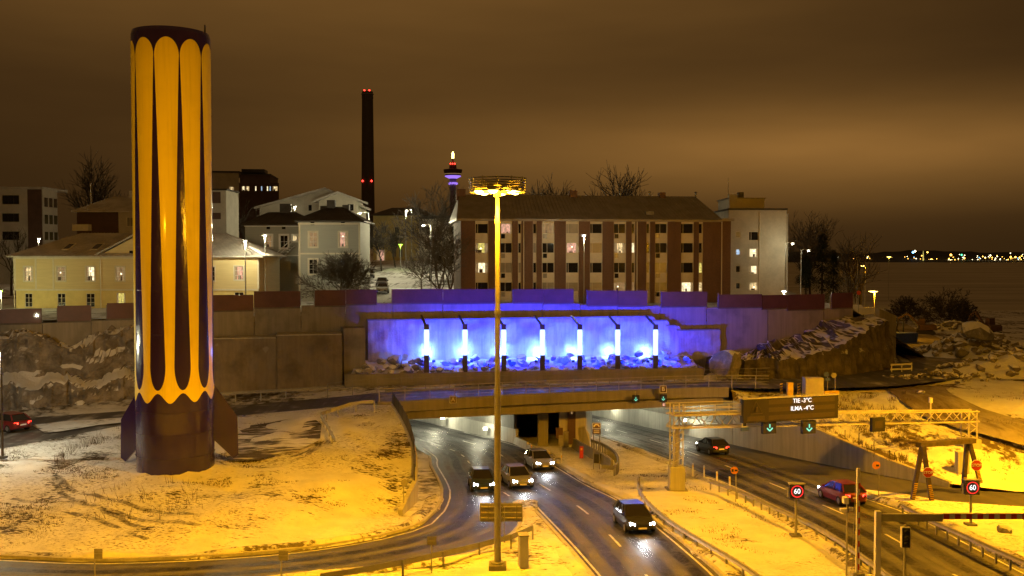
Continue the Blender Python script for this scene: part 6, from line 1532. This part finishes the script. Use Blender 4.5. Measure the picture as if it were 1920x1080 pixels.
# ================================================================== TREES
def bare_tree(name, label, base, H, spread, seed, mat='bark', trunk_h=.22, n1=9, depth=4, r0=None, upright=.5, dens=4, group=None, stems=1, twig=.016):
    rnd = random.Random(seed); t = thing(name, label, 'tree', base, 0, group); tr, cr = MB(), MB(); r0 = r0 or H * .016
    def seg(mb, a, b, ra, rb, n=3):
        d = (b - a)
        if d.length < 1e-4: return
        d = d.normalized(); u = d.orthogonal().normalized(); v = d.cross(u); bi = len(mb.v)
        for p, r in ((a, ra), (b, rb)):
            for i in range(n): an = 6.2832 * i / n; q = p + (u * math.cos(an) + v * math.sin(an)) * r; mb.v.append((q.x, q.y, q.z))
        for i in range(n): mb.f.append((bi + i, bi + (i + 1) % n, bi + n + (i + 1) % n, bi + n + i))
    def grow(p, d, L, r, lev):
        k = 3 if lev < 3 else 2; q = p; dd = d.copy()
        for i in range(k):
            dd = (dd + Vector((rnd.gauss(0, .16), rnd.gauss(0, .16), rnd.gauss(0, .10) + .06 * upright))).normalized(); n_ = q + dd * (L / k); ra = r * (1 - .28 * i / k); rb = r * (1 - .28 * (i + 1) / k)
            seg(cr, q, n_, max(ra, twig), max(rb, twig * .8), 4 if lev < 2 else 3); q = n_
            if lev < depth:
                for _ in range(dens if i == k - 1 else max(1, dens - 2)):
                    ax = Vector((rnd.gauss(0, 1), rnd.gauss(0, 1), rnd.gauss(0, .6))); ax = (ax - dd * ax.dot(dd)).normalized(); a = rnd.uniform(.35, .85); nd = (dd * math.cos(a) + ax * math.sin(a) + Vector((0, 0, .18 * upright))).normalized()
                    grow(q, nd, L * rnd.uniform(.5, .72), r * .52, lev + 1)
    for s in range(stems):
        off = Vector((rnd.uniform(-.4, .4), rnd.uniform(-.4, .4), 0)) * (stems > 1); p = off.copy(); d = Vector((rnd.gauss(0, .12) * stems, rnd.gauss(0, .12) * stems, 1)).normalized(); zt = H * trunk_h; q = p + d * zt
        seg(tr, p - Vector((0, 0, .4)), p + d * zt * .5, r0 * 1.15, r0 * .95, 7); seg(tr, p + d * zt * .5, q, r0 * .95, r0 * .85, 7)
        for i in range(n1):
            f = i / max(1, n1 - 1); a = rnd.uniform(0, 6.28); tilt = (1.0 - .85 * f) * spread; nd = Vector((math.cos(a) * math.sin(tilt), math.sin(a) * math.sin(tilt), math.cos(tilt))).normalized()
            st = q + d * (H * .28 * f * upright); grow(st, nd, H * (1 - trunk_h) * rnd.uniform(.36, .46), r0 * .5, 1)
        seg(tr, q, q + d * H * .3 * upright, r0 * .85, r0 * .45, 6)
    tr.build('trunk', mat, t); cr.build('crown', mat, t); return t
def tpos(px, Y): x = toward(px, Y); return Vector((x, Y, htown(x, Y)))
def treeh(px, row, Y): return atY(px, row, Y).z - htown(toward(px, Y), Y)
TREES = [('bare_tree', 'round dense bare tree in front of the darker grey house', 636, 452, 121.5, 1.25, 11, 'bark_light', .16, 10, 4, .25, 4, 1), ('bare_tree', 'tall slim bare tree behind the brown house left of the rocket', 186, 300, 205, .5, 12, 'bark', .2, 10, 3, .9, 4, 1),
         ('bare_tree', 'street-lit bare tree at the far end of the street, nearer the grey house', 716, 412, 200, .8, 13, 'bark', .3, 9, 3, .6, 4, 1), ('bare_tree', 'street-lit bare tree at the far end of the street, nearer the green lamp', 742, 418, 215, .8, 14, 'bark', .3, 9, 3, .6, 4, 1),
         ('bare_tree', 'pale brightly lit low tree under the long-armed street lamp', 790, 446, 150, 1.1, 15, 'bark_light', .2, 9, 3, .3, 4, 1), ('bare_tree', 'big multi-stemmed bare tree at the left end of the brick block', 833, 410, 119, .75, 16, 'bark_light', .16, 7, 4, .7, 3, 2),
         ('bare_tree', 'dark dense bare tree rising behind the left end of the brick roof', 806, 352, 172, .85, 17, 'bark', .2, 10, 4, .6, 3, 1), ('bare_tree', 'bare treetop behind the brick roof beside the high-mast lamp', 1012, 330, 165, .7, 18, 'bark', .3, 9, 3, .7, 4, 1), ('bare_tree', 'bare treetop behind the brick roof, second from the high-mast lamp', 1043, 328, 170, .6, 19, 'bark', .3, 9, 3, .8, 4, 1),
         ('bare_tree', 'tall bare treetop behind the middle of the brick roof', 1156, 310, 168, .6, 20, 'bark', .3, 10, 3, .8, 4, 1), ('bare_tree', 'large bare tree right of the pale block', 1520, 392, 152, .8, 21, 'bark', .2, 10, 4, .6, 3, 1), ('bare_tree', 'thin bare tree in the dark grove above the wall end', 1568, 430, 160, .6, 22, 'bark', .25, 9, 3, .8, 3, 1), ('bare_tree', 'small bare tree in the dark grove nearest the lake', 1612, 440, 185, .6, 23, 'bark', .25, 9, 3, .8, 3, 1),
         ('bare_tree', 'orange-lit sapling beside the fence near the brightest orange lamp', 1590, 505, 140, .5, 24, 'bark_light', .3, 8, 3, .8, 3, 1), ('bare_tree', 'spindly bare tree left of the flat block lamp at the far left', 20, 418, 140, .9, 25, 'bark', .25, 8, 3, .6, 3, 1), ('bare_tree', 'bare tree standing behind the office block beside the rocket', 455, 372, 190, .8, 26, 'bark', .3, 8, 3, .6, 3, 1)]
for nm, lab, px, row, Y, spd, seed, mat, th, n1, dep, upr, dn, stm in TREES:
    bare_tree(nm, lab, tpos(px, Y), treeh(px, row, Y) * .93, spd, seed, mat, th, n1, dep, upright=upr, dens=dn, stems=stm, twig=.022 if Y < 160 else .034)
def conifer(label, px, row, Y, w, seed):
    rnd = random.Random(seed); b = tpos(px, Y); H = treeh(px, row, Y); t = thing('pine_tree', label, 'tree', b); MB().cyl((0, 0, -.3), (0, 0, H * .9), .22, .06, 8).build('trunk', 'bark', t); m = MB()
    for i in range(2600):
        f = rnd.random() ** .8; z = H * (.22 + .78 * f); R_ = w * (1 - f) ** .6 * (.65 + .35 * math.sin(z * 3.1)) + .15; a = rnd.uniform(0, 6.28); r = R_ * rnd.random() ** .45; p = Vector((r * math.cos(a), r * math.sin(a), z + rnd.uniform(-.3, .3) - r * .15)); d = Vector((math.cos(a), math.sin(a), -.35 + rnd.gauss(0, .3))).normalized() * rnd.uniform(.3, .6); s_ = d.cross(Vector((0, 0, 1))).normalized() * .10
        m.add([p - s_, p + s_, p + d + s_ * .3, p + d - s_ * .3], [(0, 1, 2, 3)])
    m.build('crown', 'needle', t)
conifer('dark conifer right of the pale block', 1542, 440, 150, 3.4, 31); conifer('shorter dark conifer in the grove nearer the brightest orange lamp', 1563, 470, 158, 2.6, 32); conifer('dark conifer behind the curved-arm street lamp', 1512, 480, 146, 2.0, 33)
for lab, loc, H_, sd_ in (('dark round thicket in front of the lake', (toward(1782, 215), 215, .3), 8.5, 41), ('dark bush behind the yellow-lit shed', (toward(1700, 230), 230, .3), 6.5, 42), ('low dark thicket joined to the right of the round thicket', (toward(1815, 222), 222, .2), 6.0, 43)):
    tb = bare_tree('bush', lab, loc, H_, 1.25, sd_, 'bark', .04, 8, 4, upright=.25, dens=3, stems=2, twig=.05); tb['category'] = 'bush'

# ================================================================== WORKS YARD
def rubble(label, loc, rx, ry, h, n, seed, s0, s1):
    t = thing('rubble_pile', label, 'rubble pile', loc); rnd = random.Random(seed); M_ = [rock_mesh(s + seed, 'rock', 1, .8) for s in range(6)]; mb = MB(); N = 20
    for i in range(N + 1):
        for k in range(N + 1):
            u, v = i / N * 2 - 1, k / N * 2 - 1; r = math.sqrt(u * u + v * v); mb.v.append((u * rx, v * ry, h * max(0, 1 - r) * (1 + .4 * noise.noise((u * 3, v * 3, seed))) - .25))
    for i in range(N):
        for k in range(N): a = i * (N + 1) + k; mb.f.append((a, a + N + 1, a + N + 2, a + 1))
    stuff(mb.build('core', 'rock', t))
    for i in range(n):
        a = rnd.uniform(0, 6.28); r = rnd.random() ** .6; u, v = math.cos(a) * r, math.sin(a) * r; s = rnd.uniform(s0, s1) * (1.3 - .5 * r); o = link('stone', M_[i % 6], t); o.location = (u * rx, v * ry, h * (1 - r) * .95 + s * .1); o.scale = (s, s * rnd.uniform(.7, 1.2), s * rnd.uniform(.6, 1)); o.rotation_euler = (rnd.uniform(-.6, .6), rnd.uniform(-.6, .6), rnd.uniform(0, 6))
def ground(px, Y): x = toward(px, Y); return Vector((x, Y, hbank(x, Y) if Y < 235 else -.5))
rubble('big heap of broken rock beside the dirt track', ground(1835, 132), 8, 6, 3.4, 150, 51, .4, 1.2); rubble('long rubble heap at the right edge beyond the side road', ground(1935, 112), 12, 5, 2.6, 130, 52, .3, .9); rubble('low scatter of stones below the rock heap near the side road', ground(1775, 108), 7, 3, .6, 90, 53, .15, .45); rubble('low heap of planks and stones beside the far excavator', ground(1790, 190), 8, 4, 1.6, 60, 54, .4, 1.1)
for px, Y, s, lab in ((1828, 128, 2.6, 'largest pale block of stone on top of the rock heap'), (1805, 127, 1.3, 'rounded pale boulder at the left foot of the rock heap'), (1890, 58, .55, 'small brown boulder below the far 60 sign'), (1730, 96, .5, 'lone stone on the bank behind the gantry')):
    o = link('boulder', rock_mesh(int(px), 'boulder_rock', 2, .8)); g = ground(px, Y) if Y > 75 else Vector((toward(px, Y), Y, zroad(Y) + .1)); o.location = g + Vector((0, 0, s * .3 + (2.6 if px == 1828 else .6 if px == 1805 else 0))); o.scale = (s, s * .8, s * .75); o.rotation_euler = (.2, .3, px); tag(o, lab, 'boulder')
def excavator(label, loc, rz, s=1.0):
    t = thing('excavator', label, 'excavator', loc, rz); t.scale = (s, s, s); M('machine_orange', (.07, .034, .018), .5, 0, .2, 1)
    for sy in (-1.1, 1.1):
        tr = MB().prism([(-1.7, sy - .28, .35), (-1.35, sy - .28, 0), (1.35, sy - .28, 0), (1.7, sy - .28, .35), (1.4, sy - .28, .78), (-1.4, sy - .28, .78)], (0, .56, 0)).build('track', 'tyre', t)
        for k in range(4): MB().cyl((-1.2 + .8 * k, sy - .3, .35), (-1.2 + .8 * k, sy - .285, .35), .24, .24, 12).build('wheel', 'steel_dark', tr)
    MB().prism([(-1.9, -1.2, .95), (1.3, -1.2, .95), (1.3, -1.2, 1.9), (-1.5, -1.2, 2.1), (-1.9, -1.2, 1.8)], (0, 2.4, 0)).build('upper_body', 'machine_orange', t)
    c = MB().prism([(.1, -1.18, 1.92), (1.5, -1.18, 1.92), (1.35, -1.18, 3.1), (.2, -1.18, 3.2)], (0, 1.1, 0)).build('cab', 'machine_orange', t); MB().prism([(.25, -1.2, 2.1), (1.3, -1.2, 2.1), (1.22, -1.2, 3.0), (.3, -1.2, 3.05)], (0, .015, 0)).build('window', 'glass_dark', c)
    MB().bar((1.1, .4, 1.8), (3.6, .4, 4.2), .38, .5, (0, 1, 0)).bar((3.6, .4, 4.2), (5.2, .4, 3.2), .34, .42, (0, 1, 0)).build('boom', 'machine_orange', t); MB().bar((5.2, .4, 3.3), (5.6, .4, 1.0), .26, .32, (0, 1, 0)).build('stick', 'machine_orange', t); MB().cyl((1.6, .4, 1.6), (3.1, .4, 3.3), .09, .07, 8).build('cylinder', 'galv', t)
    MB().prism([(5.0, 0, .2), (5.7, 0, 0), (6.1, 0, .6), (5.8, 0, 1.15), (5.4, 0, 1.1)], (0, .9, 0)).build('bucket', 'steel_dark', t)
excavator('orange-brown excavator left of the dark thicket', ground(1738, 178), R(165), .9); excavator('orange excavator standing at the right edge of the yard by the lake', ground(1858, 172), R(100), .95)
cn = thing('container', 'low dark blue skip container beyond the cliff', 'container', ground(1681, 158), R(6)); MB().prism([(-3.0, -1.1, .1), (3.0, -1.1, .1), (3.3, -1.1, 1.75), (-3.3, -1.1, 1.75)], (0, 2.2, 0)).build('body', 'blue_paint', cn)
for k in range(7): MB().box((-2.8 + k * .9, -1.16, .2), (-2.7 + k * .9, -1.102, 1.7)).build('rib', 'blue_paint', cn)
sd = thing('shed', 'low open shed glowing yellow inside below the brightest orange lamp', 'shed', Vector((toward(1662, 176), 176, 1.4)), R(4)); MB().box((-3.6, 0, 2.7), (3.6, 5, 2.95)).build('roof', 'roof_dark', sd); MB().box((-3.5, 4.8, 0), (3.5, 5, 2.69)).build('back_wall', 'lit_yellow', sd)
for x in (-3.4, -1.1, 1.2, 3.4): MB().box((x - .1, .1, 0), (x + .1, .3, 2.69)).build('post', 'steel_dark', sd)
for k, x in enumerate((-2.4, .2, 2.2)): MB().box((x - .7, 1 + k * .3, 0), (x + .6, 2.2, 1.1 + .3 * k)).build('stack', 'steel_dark', sd)
bo = thing('sailing_boat', 'small white boat laid up on land with a tall bare mast above the wall end', 'boat', Vector((toward(1604, 150), 150, 6.6)), R(8)); hull = MB()
for i in range(9):
    u = i / 8; w = .95 * math.sin(math.pi * min(1, u * .75 + .22)) * (1 if u < .85 else (1 - u) / .15 * .9 + .1); hull.v += [(-3 + 6.2 * u, -w, 1.25 + .15 * u), (-3 + 6.2 * u, -w * .7, .5), (-3 + 6.2 * u, 0, .12 + .3 * u * u), (-3 + 6.2 * u, w * .7, .5), (-3 + 6.2 * u, w, 1.25 + .15 * u)]
for i in range(8):
    for k in range(4): hull.f.append((i * 5 + k, (i + 1) * 5 + k, (i + 1) * 5 + k + 1, i * 5 + k + 1))
    hull.f.append((i * 5, i * 5 + 4, (i + 1) * 5 + 4, (i + 1) * 5))
hull.build('hull', 'white_paint', bo); MB().prism([(-1.2, -.5, 1.3), (1.2, -.5, 1.35), (.8, -.5, 1.8), (-1.1, -.5, 1.8)], (0, 1, 0)).build('cabin', 'white_paint', bo); MB().cyl((.3, 0, 1.2), (.35, 0, atY(1607, 492, 150).z - 6.6), .07, .05, 8).build('mast', 'galv', bo)
for x in (-1.6, 1.4): MB().bar((x, -.9, -5), (x, 0, .4), .1).bar((x, .9, -5), (x, 0, .4), .1).build('cradle', 'steel_dark', bo)
post_sign('road_sign', 'round sign on a pole above the fence near the laid-up boat', Vector((toward(1611, 126), 126, 8.0)), 1607, 1615, 545, 553, 'round', 'red_paint')

# ================================================================== CARS
def car_proto(paint):
    M(paint[0], paint[1], .28, .3, .08, 1, 0, .5)
    t = bpy.data.objects.new('car', None); col.objects.link(t)
    ST_ = [(-2.15, .42, .78, .62, .70), (-2.05, .30, .92, .80, .80), (-1.5, .22, .98, .88, .84), (-.7, .20, .96, .90, .86), (.3, .20, .94, .90, .86), (1.0, .20, .92, .90, .85), (1.5, .22, .86, .88, .82), (2.0, .28, .74, .82, .74), (2.17, .40, .62, .66, .66)]
    b = MB(); n = 8
    for x, zb, zt, wb_, wt_ in ST_:
        zm = (zb + zt) / 2; b.v += [(x, -wb_ * .94, zb), (x, -wb_ - .02, zm), (x, -wt_, zt - .06), (x, -wt_ * .9, zt), (x, wt_ * .9, zt), (x, wt_, zt - .06), (x, wb_ + .02, zm), (x, wb_ * .94, zb)]
    for i in range(len(ST_) - 1):
        for k in range(n): b.f.append((i * n + k, i * n + (k + 1) % n, (i + 1) * n + (k + 1) % n, (i + 1) * n + k))
    b.f.append(tuple(range(n))); b.f.append(tuple(range((len(ST_) - 1) * n + n - 1, (len(ST_) - 1) * n - 1, -1)))
    body = b.build('body', paint[0], t, smooth=False)
    lo_ = [(-1.95, .82), (-1.55, .84), (.45, .84), (1.15, .80)]; hi = [(-1.45, .60), (-1.25, .64), (.05, .65), (.25, .60)]
    c = MB(); 
    for (x, w), z in zip(lo_, (.95, .97, .93, .89)): c.v += [(x, -w, z), (x, w, z)]
    for (x, w), z in zip(hi, (1.36, 1.43, 1.45, 1.40)): c.v += [(x, -w, z), (x, w, z)]
    for i in range(3): c.f += [(2 * i, 2 * i + 2, 2 * i + 10, 2 * i + 8), (2 * i + 1, 2 * i + 9, 2 * i + 11, 2 * i + 3), (8 + 2 * i, 8 + 2 * i + 2, 8 + 2 * i + 3, 8 + 2 * i + 1)]
    c.f += [(0, 8, 9, 1), (6, 7, 15, 14)]; c.build('cabin_glass', 'glass_dark', t)
    rf_ = MB().prism([(-1.42, -.60, 1.405), (.22, -.60, 1.43), (.22, .60, 1.43), (-1.42, .60, 1.405)], (0, 0, .045)).build('roof_panel', paint[0], t)
    pil = MB()
    for s in (-1, 1):
        pil.bar((1.15, .81 * s, .90), (.25, .61 * s, 1.42), .06); pil.bar((-.5, .85 * s, .95), (-.5, .655 * s, 1.44), .07); pil.bar((-1.95, .82 * s, .95), (-1.45, .61 * s, 1.38), .09); pil.box((.75, s * .93 - .09, .95), (.9, s * .93 + .09, 1.08))
    stuff(pil.build('pillars', paint[0], t))
    for x in (-1.35, 1.35):
        for s in (-1, 1): w = MB().cyl((x, s * .72, .32), (x, s * .92, .32), .32, .32, 18).build('wheel', 'tyre', t); MB().cyl((x, s * .921, .32), (x, s * .935, .32), .2, .18, 12).build('rim', 'rim', w)
    MB().box((2.12, -.5, .34), (2.19, .5, .48)).build('grille', 'black_plastic', t); MB().box((2.191, -.26, .35), (2.20, .26, .46)).build('number_plate', 'white_paint', t); MB().box((-2.17, -.26, .56), (-2.152, .26, .67)).build('number_plate', 'white_paint', t)
    return t
def car_light(t, on):
    hl = 'headlamp' if on else 'glass_curtain'; tlm = 'taillamp' if on else 'red_paint'
    for s in (-1, 1):
        MB().prism([(1.98, s * .46, .56), (2.17, s * .46, .54), (2.10, s * .74, .57), (1.95, s * .74, .62)], (.03, 0, .13)).build('headlight', hl, t); MB().prism([(-2.14, s * .45, .68), (-2.16, s * .45, .82), (-2.06, s * .76, .84), (-2.05, s * .76, .68)], (-.03, 0, 0)).build('taillight', tlm, t)
PAINTS = [('car_dark', (.03, .032, .036)), ('car_silver', (.30, .31, .32)), ('car_blue', (.03, .05, .10)), ('car_red', (.18, .02, .02))]
protos = {}
for pn in PAINTS:
    for on in (0, 1): p = car_proto(pn); car_light(p, on); protos[(pn[0], on)] = p
used = set()
def place_car(paint, on, loc, heading, label, group, pitch=0.0, s=1.0):
    k = (paint, on); o = protos[k] if k not in used else copy_tree(protos[k]); used.add(k); o.location = loc; o.rotation_euler = (0, pitch, heading); o.scale = (s, s, s); tag(o, label, 'car', group); return o
def hstreet(x, y): return htown(x, y) + .36
for px, Y, pt, lab in ((717, 140, 'car_silver', 'silver car parked nearest the fence gap on the street'), (716, 153, 'car_dark', 'dark car parked second from the fence gap on the street'), (692, 176, 'car_dark', 'dark car parked farthest up the street beside the grey house')):
    x = toward(px, Y); place_car(pt, 0, (x, Y, hstreet(x, Y)), R(-84), lab, 'cars parked on the street', pitch=-math.atan(.036))
# traffic on the two carriageways and the ramp, lamps lit
def along(path, y, off):
    for a, b in zip(path, path[1:]):
        if (a[1] - y) * (b[1] - y) <= 0 and a[1] != b[1]:
            t = (y - a[1]) / (b[1] - a[1]); d = Vector((b[0] - a[0], b[1] - a[1])).normalized(); return Vector((a[0] + (b[0] - a[0]) * t + d.y * off, y - d.x * off, 0)), d
sl = 4.4 / 72
def traffic(paint, path, y, off, toward_cam, label, power=220):
    p, d = along(path, y, off); d = -d if toward_cam else d; z = zroad(p.y) + .02
    slope = -math.atan(sl) if toward_cam else math.atan(sl)
    if p.y < 48: slope = 0
    o = place_car(paint, 1, (p.x, p.y, z), math.atan2(d.y, d.x), label, 'cars with lit lamps', pitch=slope)
    l = lamp('beam', 'SPOT', (2.35, 0, .75), (.95, .97, 1.0), power * 1.1, o, .25, spot=R(75), blend=.9); l.rotation_euler = (0, R(-90 + 9), 0); return o
mrp = [p for p in mr]
traffic('car_dark', mrp, 60, -1.85, True, 'dark car with headlights on, nearest in the outer lane beside the central island')
traffic('car_silver', mrp, 84, -1.85, True, 'silver car with headlights on, second in the outer lane beside the central island')
traffic('car_silver', mrp, 76, -5.6, True, 'silver car with headlights on, inner lane, middle of three cars near the bridge')
traffic('car_blue', [q for q in ri if q[1] > 60], 73, 3.0, True, 'dark blue car with headlights on coming round the ramp bend')
RLN = sm2(RC)
traffic('car_red', RLN, 68, 1.9, False, 'red car driving away with tail lights on, nearest on the right-hand road')
traffic('car_dark', RLN, 92, 1.9, False, 'dark car driving away with tail lights on, below the message sign')
p = at(14, 806, 1.4); o = place_car('car_red', 1, (p.x, p.y, 1.42), R(150), 'red car with tail lights on at the left edge of the road behind the mound', 'cars with lit lamps')
for k, o in protos.items():
    if k not in used:
        for ch in list(o.children_recursive): bpy.data.objects.remove(ch)
        bpy.data.objects.remove(o)

# ================================================================== DEAD GRASS AND STALKS
gr = MB(); rg = random.Random(9)
def tuft(x, y, z, n, h, sp):
    for _ in range(n):
        a = rg.uniform(0, 6.28); r = sp * rg.random(); p = Vector((x + math.cos(a) * r, y + math.sin(a) * r, z - .03)); q = p + Vector((rg.gauss(0, .3), rg.gauss(0, .3), 1)) * h * rg.uniform(.5, 1.1); s_ = Vector((math.cos(a), math.sin(a), 0)) * .018
        gr.add([p - s_, p + s_, q], [(0, 1, 2)])
ml2 = [tuple(p) for p in mound_loop]; cand = []
while len(cand) < 9000:
    x, y = rg.uniform(-42, -8), rg.uniform(52.5, 84)
    if not inside((x, y), ml2): continue
    d = noise.noise((x * .16, y * .3, 5.5)) + .5 * noise.noise((x * .6, y * .9, 1.5))
    if d < .02 + .30 * sst(-24, -12, x): continue
    if math.hypot(x - RX, y - RY) < RAD + .3: continue
    cand.append((x, y))
zs = idw(cand, hm_ctrl)
for (x, y), z in zip(cand, zs): tuft(x, y, z, 3, .12, .12)
for k in range(70):
    t = k / 69; q = at(105 + 90 * t + rg.gauss(0, 3), 870 - 40 * t ** .6 + rg.gauss(0, 4), 1.05); tuft(q.x, q.y, hmound(q.x, q.y), 3, .9, .25)
for k in range(60):
    q = at(rg.uniform(130, 380), rg.uniform(905, 960), .9); tuft(q.x, q.y, hmound(q.x, q.y), 2, .8, .2)
isl = [(x, y) for x, y in ((rg.uniform(3, 18), rg.uniform(48, 82)) for _ in range(5000)) if noise.noise((x * .35, y * .35, 8)) > .22 and along(mrp, y, 1.2)[0].x < x < along(rl, y, -1.5)[0].x]
for x, y in isl[:700]: tuft(x, y, zroad(y) + .1, 3, .14, .2)
for k in range(900):
    x, y = rg.uniform(24, 60), rg.uniform(74, 98)
    if inside((x, y), [b[:2] for b in BANK]) and noise.noise((x * .25, y * .3, 3)) > .1: tuft(x, y, hbank(x, y) + .1, 4, .28, .35)
for k in range(1500):
    px, row = rg.uniform(1545, 1700), rg.uniform(765, 850); q = at(px, row, .9)
    if inside((q.x, q.y), [b[:2] for b in BANK]) and noise.noise((q.x * .5, q.y * .5, 6)) > .0: tuft(q.x, q.y, hbank(q.x, q.y) + .1, 5, .6, .3)
o = stuff(gr.build('dead_grass', 'dead_grass')); o['label'] = 'dead brown grass tufts poking through the snow'
bpy.context.view_layer.update()
